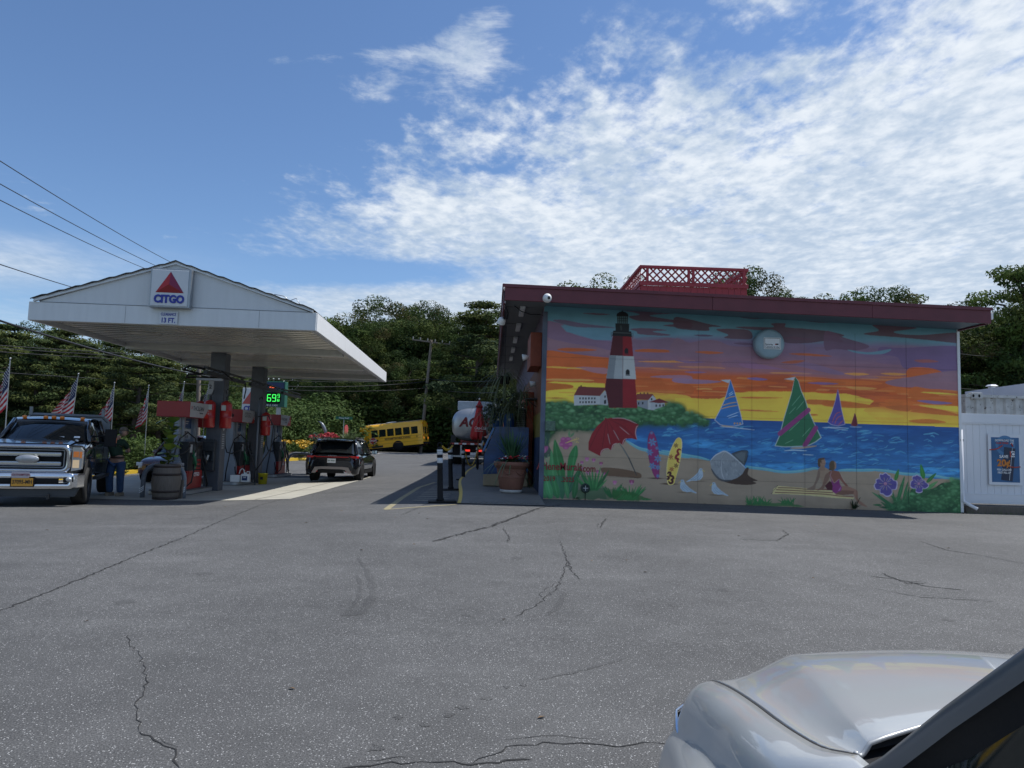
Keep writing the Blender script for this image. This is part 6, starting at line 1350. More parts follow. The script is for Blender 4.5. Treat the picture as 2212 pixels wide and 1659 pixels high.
b = MB(); b.text('SOUTHAMPTON PUBLIC SCHOOLS', .27, Matrix.Translation((-BW-.012, 2.35, 1.235)) @ Matrix.Rotation(-math.pi/2, 4, 'Z') @ Matrix.Rotation(math.pi/2, 4, 'X'), bold=.03, depth=.004, wscale=.56); b.text('21', .2, Matrix.Translation((-BW-.012, .55, 1.24)) @ Matrix.Rotation(-math.pi/2, 4, 'Z') @ Matrix.Rotation(math.pi/2, 4, 'X'), bold=.02, depth=.004)
obj('lettering', b, black_letter, bus)
sp_ = Matrix.Translation((-BW-.05, 4.62, 1.20)) @ Matrix.Rotation(-math.pi/2, 4, 'Z') @ Matrix.Rotation(math.pi/2, 4, 'X')
b = MB(); oc = [(.30*math.cos(rad(22.5+45*k)), .30*math.sin(rad(22.5+45*k))) for k in range(8)]; oc2 = [(p[0]*1.1, p[1]*1.1) for p in oc]
b.T = sp_; b.mk(1).prism(oc2, 'xy', -.02, .0); b.mk(0).prism(oc, 'xy', .002, .008); b.mk(2).box((.38, 0, -.02), (.2, .14, .03)); ss = obj('stop_sign', b, [red_p, white_p, black], bus)
b = MB(); b.T = sp_; b.text('STOP', .24, Matrix.Translation((0, 0, .012)), bold=.03, depth=.004, wscale=.85); obj('lettering', b, white_letter, ss)
b = MB(); b.bb(-BW*.97, BW*.97, -.12, .06, .46, .66); obj('rear_bumper', b, black, bus, bevel=.03)
b = MB(); b.bb(-.30, .30, -.012, .0, 1.45, 2.15); obj('rear_window', b, glass_d, bus); b = MB(); b.bb(-.28, .28, -.012, .0, .78, 1.15); obj('rear_window', b, glass_d, bus)
for s in (-1, 1):
    b = MB(); b.bb(s*.72-.15, s*.72+.15, -.012, .0, 1.5, 2.15); obj('rear_window', b, glass_d, bus)
    for z, m in ((2.45, red_lens), (1.30, red_lens), (1.05, orange_lens)): b = MB(); b.ball((s*.85, -.0, z), (.11, .03, .11), 12); obj('rear_lamp', b, m, bus)
b = MB(); b.bb(-BW-.012, -BW-.002, 3.75, 4.75, .50, .70); obj('vent_panel', b, darkm, bus)
for s in (-1, 1):
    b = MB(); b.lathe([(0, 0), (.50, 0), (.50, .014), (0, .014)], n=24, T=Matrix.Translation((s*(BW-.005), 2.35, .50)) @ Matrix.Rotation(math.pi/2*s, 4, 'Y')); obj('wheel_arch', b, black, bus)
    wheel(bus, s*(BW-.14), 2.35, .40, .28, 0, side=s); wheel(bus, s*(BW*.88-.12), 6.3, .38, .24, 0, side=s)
b = MB(); b.bb(-1, 1, .3, 5.2, .30, .46); obj('chassis', b, black, bus)
for s in (-1, 1):
    b = MB(); b.box((s*1.28, 6.2, 1.55), (.06, .16, .3)); b.tube([(s*1.0, 6.1, 1.35), (s*1.28, 6.2, 1.45)], .02, 5); obj('mirror', b, darkm, bus)
b = MB(); b.ball((0, 3.1, 2.90), (.35, .5, .05), 12); b.ball((-.8, .4, 2.66), (.05, .05, .05), 8); obj('roof_hatch', b, white_p, bus)
# place: nose to the left-away, tail to the right-near; descending towards the nose
qw = P(862, 974, 75); ang = rad(98)       # local +y points left and slightly away
R_ = Matrix.Rotation(rad(90-9.3*0+0), 4, 'Z')
yaw_b = rad(81)
bus.rotation_mode = 'XYZ'; bus.rotation_euler = (-rad(7.2), 0, yaw_b)
Rm = bus.rotation_euler.to_matrix(); bus.location = Vector((qw.x, 75, qw.z)) - Rm @ Vector((-BW*1.05, 2.35*1.15, 0))
bus.scale = (1.05, 1.17, 1.08)
# --- fuel tanker seen from behind
tk = thing('tanker_truck', 'silver fuel tanker truck with dark red letters and cab, seen from behind', 'truck', (P(1024, 1000, 38).x, 38.0, gz(-1, 38)), rad(-2)); tk.scale = (1.05, 1, 1.03)
tankm = mat('brushed_tank_aluminium', (.40, .42, .44), .32, metal=.7, var=.05, vscale=2)
def tnk(f, y): 
    p = []
    for k in range(36):
        a = 2*math.pi*k/36; c, s_ = math.cos(a), math.sin(a); p.append((1.2*f*math.copysign(abs(c)**.72, c), y, 2.05+.86*f*math.copysign(abs(s_)**.72, s_)))
    return p
b = MB(); b.grid([tnk(.05, -.28), tnk(.55, -.24), tnk(.85, -.13), tnk(.97, .02), tnk(1, .15), tnk(1, 8.5), tnk(.9, 8.8)], closed=True, caps=True); obj('tank', b, tankm, tk)
b = MB(); b.bb(-.95, .95, .3, 8, 2.80, 3.28); obj('walkway', b, mat('walkway_aluminium', (.36, .41, .47), .4, metal=.4), tk, bevel=.03)
b = MB(); b.text('AGFS', .66, face_front(-.05, -.31, 2.15), bold=.04, depth=.01, shear=.25, wscale=.95); obj('lettering', b, mat('tanker_red_letter', (.20, .015, .02), .5), tk)
b = MB()
for k in range(12): b.mk(k % 2).bb(-1.2+k*.2, -1.002+k*.2, -.32, -.28, 1.02, 1.10)
obj('reflective_strip', b, [red_p, white_p], tk)
b = MB(); b.bb(-1.2, 1.2, -.27, .3, .98, 1.12); b.bb(-.5, .5, .0, 8.5, .6, .98); obj('frame', b, black, tk)
b = MB(); b.bb(-1.15, 1.15, -.30, -.22, .38, .46); b.bb(-.7, -.62, -.28, -.22, .46, .98); b.bb(.62, .7, -.28, -.22, .46, .98); obj('rear_guard', b, steel, tk)
for s in (-.35, .25):
    b = MB(); b.box((s, -.30, .72), (.28, .04, .10)); obj('tail_light', b, red_lit, tk)
b = MB(); b.box((-.05, -.30, .55), (.30, .01, .15)); obj('number_plate', b, white_p, tk)
b = MB(); b.bb(-1.23, 1.23, .05, .09, .35, .93); obj('mud_flap', b, black, tk)
b = MB(); b.bb(-1.3, -.9, 1.0, 2.4, .5, .95); b.bb(-1.25, -1.0, .35, .7, 1.1, 1.5); obj('hose_box', b, darkm, tk)
for s in (-1, 1):
    for yy in (.8, 2.1): wheel(tk, s*.95, yy, .52, .5, 0, side=s)
    wheel(tk, s*1.0, 10.2, .5, .3, 0, side=s)
b = MB(); b.bb(-1.25, 1.25, 9.0, 11.2, .8, 2.75); obj('cab', b, dred_p, tk, bevel=.08)
b = MB(); b.bb(-1.38, -1.22, 8.82, 8.9, .7, 2.55); obj('fairing', b, dred_p, tk, bevel=.03)
for s in (-1, 1):
    b = MB(); b.box((s*1.62, 10.6, 2.2), (.20, .10, .55)); b.tube([(s*1.2, 10.6, 2.4), (s*1.62, 10.6, 2.4)], .02, 6); obj('mirror', b, white_p, tk, bevel=.02)
# --- pickup truck facing the camera
tchrome = mat('truck_chrome', (.50, .52, .55), .14, metal=1, var=.02)
TX, TY = -9.75, 15.25
trk = thing('pickup_truck', 'dark pickup truck with big chrome grille and flatbed rack facing the camera', 'truck', (TX, TY, gz(TX-.5, TY+1.5)), .36)
tp = mat('dark_green_black_truck_paint', (.010, .013, .017), .12, coat=1, var=.02)
# local: y 0 = bumper front, + back ; x + = driver side (right in picture)
hoodst = [(.22, .94, .72, 1.10, 1.20, .02), (.40, .98, .70, 1.16, 1.30, .05), (.8, 1.0, .68, 1.20, 1.36, .06), (1.3, 1.0, .66, 1.22, 1.39, .05), (1.75, 1.0, .60, 1.22, 1.41, .03), (3.9, 1.0, .50, 1.22, 1.38, .0)]
b = MB(); rows = loft(hoodst, body_half, b); b.add(rows[0], [list(range(len(rows[0])))], False); b.add(rows[-1], [list(range(len(rows[-1])))[::-1]], False); obj('body', b, tp, trk, fix=True)
b = MB(); rr = [[(-.72, .30+.0, 1.335), (-.66, .28, 1.36), (.66, .28, 1.36), (.72, .30, 1.335)], [(-.74, .8, 1.40), (-.66, .8, 1.43), (.66, .8, 1.43), (.74, .8, 1.40)], [(-.76, 1.7, 1.43), (-.66, 1.7, 1.455), (.66, 1.7, 1.455), (.76, 1.7, 1.43)]]; b.grid(rr[::-1], smooth=False); obj('hood', b, tp, trk)
ghf = lambda y, wb, zb, wt, zt: [(wb, zb), (wb*.5+wt*.5+.01, zb*.5+zt*.5), (wt, zt-.06), (wt*.9, zt), (wt*.4, zt+.02), (0, zt+.025)]
b = MB(); loft([(1.62, .88, 1.39, .86, 1.41), (2.28, .90, 1.40, .74, 1.88), (2.6, .91, 1.38, .76, 1.93), (3.55, .91, 1.38, .76, 1.93), (3.72, .90, 1.38, .74, 1.85), (3.86, .88, 1.38, .84, 1.40)], ghf, b); obj('windows', b, glass_d, trk, fix=True)
b = MB(); rr = [(2.22, .75, 1.875), (2.5, .775, 1.935), (3.0, .78, 1.95), (3.6, .77, 1.93), (3.76, .75, 1.86)]; b.grid([[(x*ww, y, z+.04*(1-x*x)) for x in (-1, -.8, -.4, 0, .4, .8, 1)] for y, ww, z in rr]); b.grid([[(x*ww, y, z-.06) for x in (-1.0, 1.0)] for y, ww, z in rr][::-1]); b.add([(-.75, 2.20, 1.80), (.75, 2.20, 1.80), (.75, 2.22, 1.88), (-.75, 2.22, 1.88)], [(0, 1, 2, 3)]); obj('roof', b, tp, trk)
for s in (-1, 1):
    for p_, r_ in (([(s*.90, 1.60, 1.39), (s*.80, 2.0, 1.70), (s*.755, 2.25, 1.89)], .045), ([(s*.93, 3.72, 1.38), (s*.77, 3.66, 1.92)], .06)): obj('pillar', MB().tube(p_, r_, 8), tp, trk)
for k, x in enumerate((-.60, -.17, 0.0, .17, .60)):
    b = MB(); b.ball((x, 2.38, 1.965-.02*abs(x)), (.055, .07, .035), 10); obj('marker_light', b, mm('amber_marker', (.45, .16, .03), .2, emit=(1, .34, .06), es=.05), trk)
b = MB()
def ring(mb, x0, x1, z0, z1, r, y0, y1, th):
    def rr(x0, x1, z0, z1, r):
        p = []
        for cx, cz, a0 in ((x1-r, z0+r, -90), (x1-r, z1-r, 0), (x0+r, z1-r, 90), (x0+r, z0+r, 180)):
            for k in range(5): a = rad(a0+k*22.5); p.append((cx+r*math.cos(a), cz+r*math.sin(a)))
        return p
    A_ = rr(x0, x1, z0, z1, r); B_ = rr(x0+th, x1-th, z0+th, z1-th, max(.01, r-th*.5)); n = len(A_)
    rows = [[(p[0], y1, p[1]) for p in A_], [(p[0], y0+.02, p[1]) for p in A_], [(p[0]*.3+q_[0]*.7, y0, p[1]*.3+q_[1]*.7) for p, q_ in zip(A_, B_)], [(p[0], y0+.03, p[1]) for p in B_], [(p[0], y1, p[1]) for p in B_]]
    mb.grid(rows, closed=True, smooth=True)
ring(b, -.80, .80, .74, 1.34, .14, .04, .30, .085); obj('grille_surround', b, tchrome, trk)
b = MB(); b.bb(-.73, .73, .17, .24, .80, 1.28); gr = obj('grille', b, black, trk)
b = MB(); b.box((0, .10, 1.135), (1.26, .08, .095)); b.box((0, .10, .935), (1.26, .08, .095)); obj('grille_bar', b, tchrome, gr, bevel=.03, seg=3)
b = MB(); ring(b, -.68, .68, .845, 1.235, .04, .12, .17, .022); obj('inner_frame', b, steel, gr)
b = MB(); b.lathe([(.20, -.03), (.205, 0), (.19, .018), (0, .022)], n=30, T=Matrix.Translation((.02, .055, 1.03)) @ Matrix.Rotation(math.pi/2, 4, 'X'), squash=(1, .42)); em = obj('oval_badge', b, [mat('badge_navy', (.008, .012, .03), .2)], trk)
b = MB(); b.lathe([(.200, .015), (.212, .026), (.204, .036)], n=30, T=Matrix.Translation((.02, .055, 1.03)) @ Matrix.Rotation(math.pi/2, 4, 'X'), squash=(1, .42)); b.text('Ford', .125, face_front(.02, .012, 1.03), bold=-.01, depth=.003, shear=.35, wscale=1.1); obj('lettering', b, steel, em)
hl = mat('headlamp_glass', (.42, .44, .46), .06, metal=.3, spec=.9)
for s in (-1, 1):
    b = MB(); b.prism([(s*.815, .78), (s*1.0, .82), (s*1.005, 1.22), (s*.96, 1.29), (s*.815, 1.29)], 'xz', .12, .32); h_ = obj('headlight', b, hl, trk, bevel=.02)
    b = MB(); b.bb(s*.84, s*.94, .105, .118, 1.08, 1.20); b.bb(s*.955, s*1.0, .112, .135, 1.06, 1.20); obj('turn_signal', b, mm('lit_amber', (.45, .13, .03), .3, emit=(1, .32, .05), es=.12), h_)
    b = MB(); b.bb(s*.835, s*.955, .105, .118, .85, 1.02); obj('low_beam', b, mm('lit_beam', (.4, .32, .22), .2, emit=(1, .75, .45), es=.25), h_)
b = MB(); ring(b, -.92, .92, .40, .74, .10, -.02, .2, .12); b.bb(-1.0, 1.0, .02, .22, .62, .735); b.bb(-.98, .98, .02, .22, .44, .52); b.box((-.93, .12, .58), (.22, .24, .30), rz=.5); b.box((.93, .12, .58), (.22, .24, .30), rz=-.5); obj('bumper', b, chrome, trk, bevel=.03, seg=3)
b = MB(); b.bb(-.62, .62, .01, .03, .53, .64); obj('bumper_slot', b, black, trk)
b = MB(); b.prism([(-1.0, .44), (1.0, .44), (.92, .24), (-.92, .24)], 'xz', .06, .22); obj('air_dam', b, mat('grey_plastic', (.04, .045, .05), .6), trk, bevel=.02)
for s in (-1, 1):
    b = MB(); b.bb(s*.70-.0, s*.90, -.012, .04, .54, .68); fo = obj('fog_recess', b, black, trk, bevel=.02)
    b = MB(); b.ball((s*.81, -.02, .61), (.06, .03, .05), 12); obj('fog_lamp', b, hl, fo)
    b = MB(); b.bb(s*.45-.02, s*.45+.02, -.06, .1, .20, .30); obj('tow_hook', b, darkm, trk)
b = MB(); b.box((-.02, -.035, .55), (.42, .02, .20)); pf = obj('number_plate', b, [black], trk)
b = MB(); b.box((-.02, -.05, .55), (.38, .008, .165)); b.mk(1).text('37095-MH', .115, face_front(-.02, -.057, .552), bold=.02, depth=.003, wscale=.72); obj('plate_face', b, [mat('plate_gold', (.62, .30, .03), .4), black_letter], pf)
b = MB(); b.box((-.06, -.045, .70), (.31, .01, .125)); b.mk(1).text('SOUTHAMPTON', .055, face_front(-.06, -.053, .70), bold=.02, depth=.003, wscale=.8); obj('permit_plate', b, [mat('permit_pink_white', (.45, .40, .42), .4), mat('permit_ink', (.2, .03, .05), .5)], pf)
for s in (-1, 1):
    b = MB(); b.tube([(s*.93, 1.85, 1.36), (s*1.22, 1.80, 1.38)], .022, 6); b.tube([(s*.90, 1.9, 1.52), (s*1.22, 1.82, 1.55)], .022, 6); b.box((s*1.31, 1.82, 1.50), (.25, .13, .42)); m_ = obj('mirror', b, black, trk, bevel=.03)
    b = MB(); b.box((s*1.435, 1.79, 1.44), (.012, .06, .12)); obj('mirror_signal', b, mm('dull_amber', (.5, .10, .02), .3), m_)
    for yy in (.95, 4.55):
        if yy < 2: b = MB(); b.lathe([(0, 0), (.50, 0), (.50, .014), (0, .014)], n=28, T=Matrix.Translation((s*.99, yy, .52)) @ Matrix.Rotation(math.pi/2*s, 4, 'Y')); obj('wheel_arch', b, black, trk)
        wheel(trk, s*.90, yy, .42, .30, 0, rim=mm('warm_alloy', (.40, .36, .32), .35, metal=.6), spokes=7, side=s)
b = MB(); b.bb(-1.0, 1.0, 4.0, 5.5, .82, .92); obj('flatbed', b, grey_p, trk)
rk = mat('rack_grey_steel', (.20, .22, .24), .45, metal=.3)
b = MB(); b.bb(-1.0, -.93, 3.96, 4.04, .5, 1.88); b.bb(.93, 1.0, 3.96, 4.04, .5, 1.88); b.tube([(-.98, 4.0, 1.86), (-.78, 4.0, 2.04), (.78, 4.0, 2.04), (.98, 4.0, 1.86)], .05, 4, smooth=False); b.bb(-.95, .95, 3.985, 4.015, 1.62, 2.0); b.bb(-.95, .95, 3.985, 4.015, .9, 1.2); b.bb(-.85, -.78, 3.96, 4.04, 2.04, 2.24); b.bb(.78, .85, 3.96, 4.04, 2.04, 2.24); obj('headboard', b, rk, trk)
for s in (-1, 1):
    b = MB(); b.bb(s*.98-.03, s*.98+.03, 4.05, 5.5, .80, .95); b.bb(s*.98-.03, s*.98+.03, 4.05, 5.5, 1.1, 1.14); obj('side_rail', b, rk, trk)
b = MB(); b.bb(.97, 1.10, 1.9, 3.7, .50, .58); b.bb(-1.10, -.97, 1.9, 3.7, .50, .58); obj('running_board', b, darkm, trk)
b = MB(); b.bb(1.003, 1.02, 1.86, 1.875, .66, 1.36); b.bb(1.003, 1.02, 3.02, 3.035, .62, 1.36); b.bb(1.003, 1.03, 2.75, 2.95, 1.14, 1.17); obj('door_handle', b, darkm, trk)
b = MB(); b.box((.28, 1.71, 1.49), (.16, .006, .05), rx=-.9); b.box((.62, 1.71, 1.50), (.12, .006, .06), rx=-.9); obj('windshield_sticker', b, white_p, trk)
# ================================================================== silver car right in front (hood, fender, windshield corner)
sil = bpy.data.materials.new('silver_car_paint'); sil.use_nodes = True
bs = sil.node_tree.nodes['Principled BSDF']; bs.inputs['Base Color'].default_value = (.47, .485, .48, 1); bs.inputs['Metallic'].default_value = .25; bs.inputs['Roughness'].default_value = .38; bs.inputs['Coat Weight'].default_value = 1; bs.inputs['Coat Roughness'].default_value = .035
_n = sil.node_tree.nodes.new('ShaderNodeTexNoise'); _n.inputs['Scale'].default_value = 700; _b = sil.node_tree.nodes.new('ShaderNodeBump'); _b.inputs['Strength'].default_value = .04; _b.inputs['Distance'].default_value = .002
sil.node_tree.links.new(_n.outputs[0], _b.inputs['Height']); sil.node_tree.links.new(_b.outputs[0], bs.inputs['Normal'])
nc = thing('silver_car', 'silver car whose hood, fender and windshield post fill the near right corner', 'car', (0, 0, 0))
XC = 1.33
def crv(ks, y):
    ks = sorted(ks)
    if y <= ks[0][0]: return ks[0][1]
    if y >= ks[-1][0]: return ks[-1][1]
    for i in range(len(ks)-1):
        y0, v0 = ks[i]; y1, v1 = ks[i+1]
        if y <= y1:
            m0 = (v1-ks[i-1][1])/(y1-ks[i-1][0]) if i > 0 else (v1-v0)/(y1-y0)
            m1 = (ks[i+2][1]-v0)/(ks[i+2][0]-y0) if i+2 < len(ks) else (v1-v0)/(y1-y0)
            h = y1-y0; t = (y-y0)/h
            return v0*(2*t**3-3*t*t+1)+m0*h*(t**3-2*t*t+t)+v1*(-2*t**3+3*t*t)+m1*h*(t**3-t*t)
seam_x = [(1.30, .675), (1.34, .662), (1.38, .650), (1.476, .645), (1.618, .650), (1.754, .662), (1.925, .671), (2.08, .681), (2.229, .688), (2.32, .70)]
seam_z = [(1.30, .967), (1.38, .945), (1.476, .930), (1.618, .910), (1.754, .89), (1.925, .865), (2.08, .835), (2.20, .805), (2.26, .77), (2.32, .70)]
cre_x = [(1.30, .70), (1.367, .717), (1.509, .751), (1.701, .800), (1.912, .850), (2.066, .892), (2.20, .93), (2.32, .955)]
cre_z = [(1.30, .975), (1.367, .978), (1.509, .968), (1.701, .955), (1.912, .935), (2.066, .912), (2.19, .888), (2.25, .855), (2.31, .77)]
cen_z = [(1.30, 1.035), (1.5, 1.02), (1.8, .985), (2.05, .945), (2.20, .905), (2.27, .865), (2.33, .78)]
def rear_y(u):
    x = .675+.025*u/.37 if u < .37 else .70+.63*(u-.37)/.63
    return 1.316+.31*(x-.675)-.02*(x-.675)**2          # back edge of the hood, u = 0 at the seam, 1 at the centre
NY = 44
us = [0, .02, .05, .10, .16, .22, .28, .33, .37, .42, .5, .6, .7, .8, .9, 1.0]
def hood_pt(u, t):
    yb = rear_y(u); yf = 2.285+.055*math.sin(min(1, u*1.2)*math.pi/2)
    y = yb+(yf-yb)*t; yq = 1.30+(2.32-1.30)*((y-1.30)/(yf-1.30)) if yf > 1.3 else y
    yq = min(y, 2.32) if t < .9 else 2.20+(t-.9)/.1*.12 if y > 2.2 else y
    yq = max(1.30, min(2.325, y*1.0 + (0 if y < 2.15 else (y-2.15)*.0)))
    sx, sz, cx, cz, mz = crv(seam_x, yq), crv(seam_z, yq), crv(cre_x, yq), crv(cre_z, yq), crv(cen_z, yq)
    uc = .37
    if u <= uc:
        q = u/uc; x = sx+.004+(cx-sx-.004)*q; z = sz+(cz-sz)*(.25*q+.75*q*q*(3-2*q)*q**.4) - .010*math.sin(q*math.pi)
    else:
        q = (u-uc)/(1-uc); x = cx+(XC-cx)*q; z = cz+(mz-cz)*math.sin(q*math.pi/2)**.9
    return (x, y, z)
ts = [0, .015, .04]+[.04+.86*i/26 for i in range(1, 27)]+[.92, .94, .955, .97, .98, .99, 1.0]
rows = []
for t_ in ts:
    L_ = [hood_pt(u, t_) for u in us]; rows.append(L_+[(2*XC-p[0], p[1], p[2]) for p in L_[::-1][1:]])
front = rows[-1]; rows.append([(p[0], p[1]+.012, p[2]-.05) for p in front]); rows.append([(p[0], p[1]-.03, p[2]-.14) for p in front])
rows = [[(p[0], p[1]+.004, p[2]-.007) for p in rows[0]]]+rows
rows = [[(r[0][0], r[0][1], r[0][2]-.03)]+r+[(r[-1][0], r[-1][1], r[-1][2]-.03)] for r in rows]
b = MB(smooth=True); b.grid(rows); hood = obj('hood', b, sil, nc, fix=True)
hood.data.polygons.foreach_set('use_smooth', [True]*len(hood.data.polygons))
# fender: section offsets from the seam
def fender_row(y, mirror=False):
    sx, sz = crv(seam_x, y)-.004, crv(seam_z, y)-.002
    k = sm((2.29-y)/.20)                                    # rounds off towards the nose
    nose = 1-k
    arch = math.exp(-((y-1.62)/.30)**2)                     # bulge over the wheel
    P_ = [(0, -.028), (0, 0), (-.022, -.003), (-.05, -.010), (-.078, -.026), (-.100, -.050), (-.118, -.082), (-.132, -.112-.0*arch), (-.140-.008*arch, -.135+.012*arch), (-.152-.040*arch, -.150+.020*arch), (-.166-.050*arch, -.168+.012*arch), (-.180-.058*arch, -.20-.0*arch), (-.192-.060*arch, -.25), (-.198-.055*arch, -.32), (-.195-.05*arch, -.45), (-.18, -.60)]
    out = []
    for dx, dz in P_: out.append((sx+dx*.90*(1-.38*nose), y-.02*nose*0, sz+dz*(1+.0*nose)))
    return out
fy = rng(-.9, 1.2, .15)+rng(1.24, 2.1, .035)+rng(2.12, 2.29, .02)+[2.305]
for y in list(fy):
    pass
sx_hold = seam_x; 
def fr(y):
    r = fender_row(max(y, 1.30)) if y >= 1.30 else [(p[0], y, p[2]) for p in fender_row(1.30)]
    return [(p[0], y, p[2]) for p in r]
rows = [fr(y) for y in rng(1.10, 1.28, .06)+rng(1.30, 2.1, .03)+rng(2.12, 2.30, .015)]
end = rows[-1]; rows.append([(p[0]+.02, p[1]+.012, p[2]-.03) for p in end]); rows.append([(p[0]+.06, p[1]+.01, p[2]-.10) for p in end])
b = MB(smooth=True); b.grid(rows); f_ = obj('fender', b, sil, nc, fix=True)
b = MB(smooth=True); b.grid([[(2*XC-p[0], p[1], p[2]) for p in r] for r in rows]); obj('fender', b, sil, nc, fix=True)
b = MB(); b.grid([[(crv(seam_x, y)+.012, y, crv(seam_z, y)-.026) for y in rng(1.3, 2.31, .05)], [(crv(seam_x, y)-.012, y, crv(seam_z, y)-.026) for y in rng(1.3, 2.31, .05)]]); b = MB(); b.tube([(crv(seam_x, y), y, crv(seam_z, y)-.0045) for y in rng(1.31, 2.30, .03)], .0042, 6); obj('gap_shade_tube', b, jm, nc)  # black tube standing in for the shade inside the hood gap
# headlight on the corner, bumper, side skin
hlm = mat('near_headlamp_lens', (.42, .33, .25), .05, metal=.2, spec=1)
for s in (0, 1):
    b = MB(smooth=True); rows = []
    for k, (x, y, z0, z1) in enumerate(((.550, 1.97, .64, .67), (.556, 2.08, .58, .70), (.580, 2.18, .55, .715), (.636, 2.248, .54, .72), (.72, 2.29, .54, .70))):
        rows.append([(x, y, z1), (x-.014, y+.012, (z0+z1)/2+.03), (x-.012, y+.010, (z0+z1)/2-.03), (x, y, z0)])
    if s: rows = [[(2*XC-p[0], p[1], p[2]) for p in r] for r in rows]
    b.grid(rows); hh = obj('headlight', b, hlm, nc)
    b = MB(); ln = [rows[i][0] for i in range(5)]; b.tube([(p[0]-.004*(1-2*s), p[1]+.003, p[2]+.004) for p in ln], .005, 6); obj('chrome_bead', b, chrome, hh)
    b = MB(); ln = [rows[i][2] for i in (0, 1, 2)]; b.tube([(p[0]-.002*(1-2*s), p[1]+.004, p[2]) for p in ln], .010, 6); obj('amber_reflector', b, mm('amber_reflector', (.45, .14, .02), .25), hh)
b = MB(smooth=True); pr = [(.50, 2.02), (.53, 2.20), (.62, 2.33), (.85, 2.40), (XC, 2.43)]; pr = pr+[(2*XC-p[0], p[1]) for p in pr[::-1][1:]]
b.grid([[(p[0], p[1]-.07, .56) for p in pr], [(p[0], p[1], .50) for p in pr], [(p[0], p[1]+.01, .34) for p in pr], [(p[0], p[1]-.06, .22) for p in pr]]); obj('bumper', b, sil, nc)
b = MB(); b.bb(.75, 2*XC-.75, 2.26, 2.30, .54, .76); obj('grille', b, black, nc)
# cowl: dark grille between hood and glass
b = MB(); b.add([(.64, 1.10, .945), (.66, 1.335, .948), (.84, 1.40, .975), (XC, 1.53, 1.0), (XC, 1.22, .99), (.80, 1.12, .965)], [(0, 5, 4, 3, 2, 1)]); b.add([(2*XC-.64, 1.10, .945), (2*XC-.66, 1.335, .948), (2*XC-.84, 1.40, .975), (XC, 1.53, 1.0), (XC, 1.22, .99), (2*XC-.80, 1.12, .965)], [(0, 1, 2, 3, 4, 5)]); cw = obj('cowl', b, mat('black_cowl_plastic', (.015, .016, .018), .5), nc)
b = MB()
for k in range(9): x = .70+k*.030; b.box((x, 1.255+.012*k, .957+.0035*k), (.012, .075, .012), rz=-.35)
obj('vent_slat', b, mat('worn_grey_plastic', (.12, .12, .13), .5), cw)
b = MB(); b.tube([hood_pt(u, 0) for u in [k/30 for k in range(31)]], .0045, 8); obj('painted_lip', b, sil, nc)
# windshield post, seals, glass, roof, doors
pil = [(.615, 1.235, .955), (.632, 1.15, 1.025), (.650, 1.02, 1.148), (.668, .885, 1.268), (.690, .72, 1.40), (.72, .52, 1.52), (.76, .25, 1.60)]
def strip(offa, offb, mb, zz=0):
    mb.grid([[(p[0]+o[0], p[1]+o[1], p[2]+o[2]) for p in pil] for o in (offa, offb)])
postm = mat('shade_darkened_silver_paint', (.13, .145, .16), .3, metal=.3, coat=.6, var=.05)  # car's silver made darker, so the post's shade sits in its colour
b = MB(smooth=True)
secs = [(.012, .002, -.002), (.0, .0, .0), (-.005, -.006, -.006), (-.006, -.014, -.014), (-.003, -.022, -.023)]
b.grid([[(p[0]+o[0], p[1]+o[1], p[2]+o[2]) for p in pil] for o in secs]); post = obj('windshield_post', b, postm, nc)
b = MB(smooth=True); secs2 = [(-.003, -.022, -.023), (.004, -.026, -.027), (.006, -.05, -.05)]
b.grid([[(p[0]+o[0], p[1]+o[1], p[2]+o[2]) for p in pil] for o in secs2]); obj('door_seal', b, black, nc)
b = MB(smooth=True); b.grid([[(2*XC-p[0]-o[0], p[1]+o[1], p[2]+o[2]) for p in pil] for o in secs]); obj('windshield_post', b, postm, nc)
b = MB(smooth=True); rows = []
for i, p in enumerate(pil[:-1]): rows.append([(p[0]+.012+(2*XC-2*p[0]-.024)*t, p[1]-.004+.14*math.sin(t*math.pi), p[2]-.008+.02*math.sin(t*math.pi)) for t in [k/12 for k in range(13)]])
wsg = mat('windshield_glass', (.01, .014, .014), .03, trans=0, spec=.8); b.grid(rows); obj('windshield', b, wsg, nc)
dgm = mat('door_glass', (.008, .013, .011), .04, spec=.7)
b = MB(smooth=True); b.grid([[(p[0]+.0, p[1]-.05, p[2]-.05) for p in pil[1:]], [(.615+.012*i, p[1]-.05, 1.00) for i, p in enumerate(pil[1:])]]); b.grid([[(.76, .165, 1.52), (.77, -.6, 1.55), (.76, -1.4, 1.50)], [(.675, .165, 1.0), (.66, -.6, 1.0), (.67, -1.4, 1.02)]]); obj('door_window', b, dgm, nc)
b = MB(smooth=True)
b.grid([[(.60, 1.10, .965), (.605, 1.0, 1.0), (.61, .3, 1.005), (.62, -1.6, 1.02)], [(.52, 1.10, .93), (.525, 1.0, .94), (.53, .3, .945), (.55, -1.6, .96)], [(.46, 1.10, .72), (.445, 1.0, .70), (.44, .3, .70), (.46, -1.6, .72)], [(.49, 1.10, .28), (.48, 1.0, .25), (.48, .3, .25), (.49, -1.6, .27)]]); obj('door', b, sil, nc)
b = MB(smooth=True); rows = [[(.76+(2*XC-1.52)*t, y, z+.05*math.sin(t*math.pi)) for t in [k/8 for k in range(9)]] for y, z in ((.25, 1.61), (-.3, 1.65), (-1.2, 1.63), (-1.8, 1.50), (-2.2, 1.05), (-2.35, .5))]; b.grid(rows); obj('roof', b, sil, nc)
b = MB(); b.add([(.62, 1.09, .955), (.56, 1.0, .99), (.53, 0, .99), (.53, -1.6, .99), (.61, -1.6, 1.0), (.615, 1.0, 1.0)], [(0, 1, 2, 3, 4, 5)]); obj('belt_trim', b, black, nc)
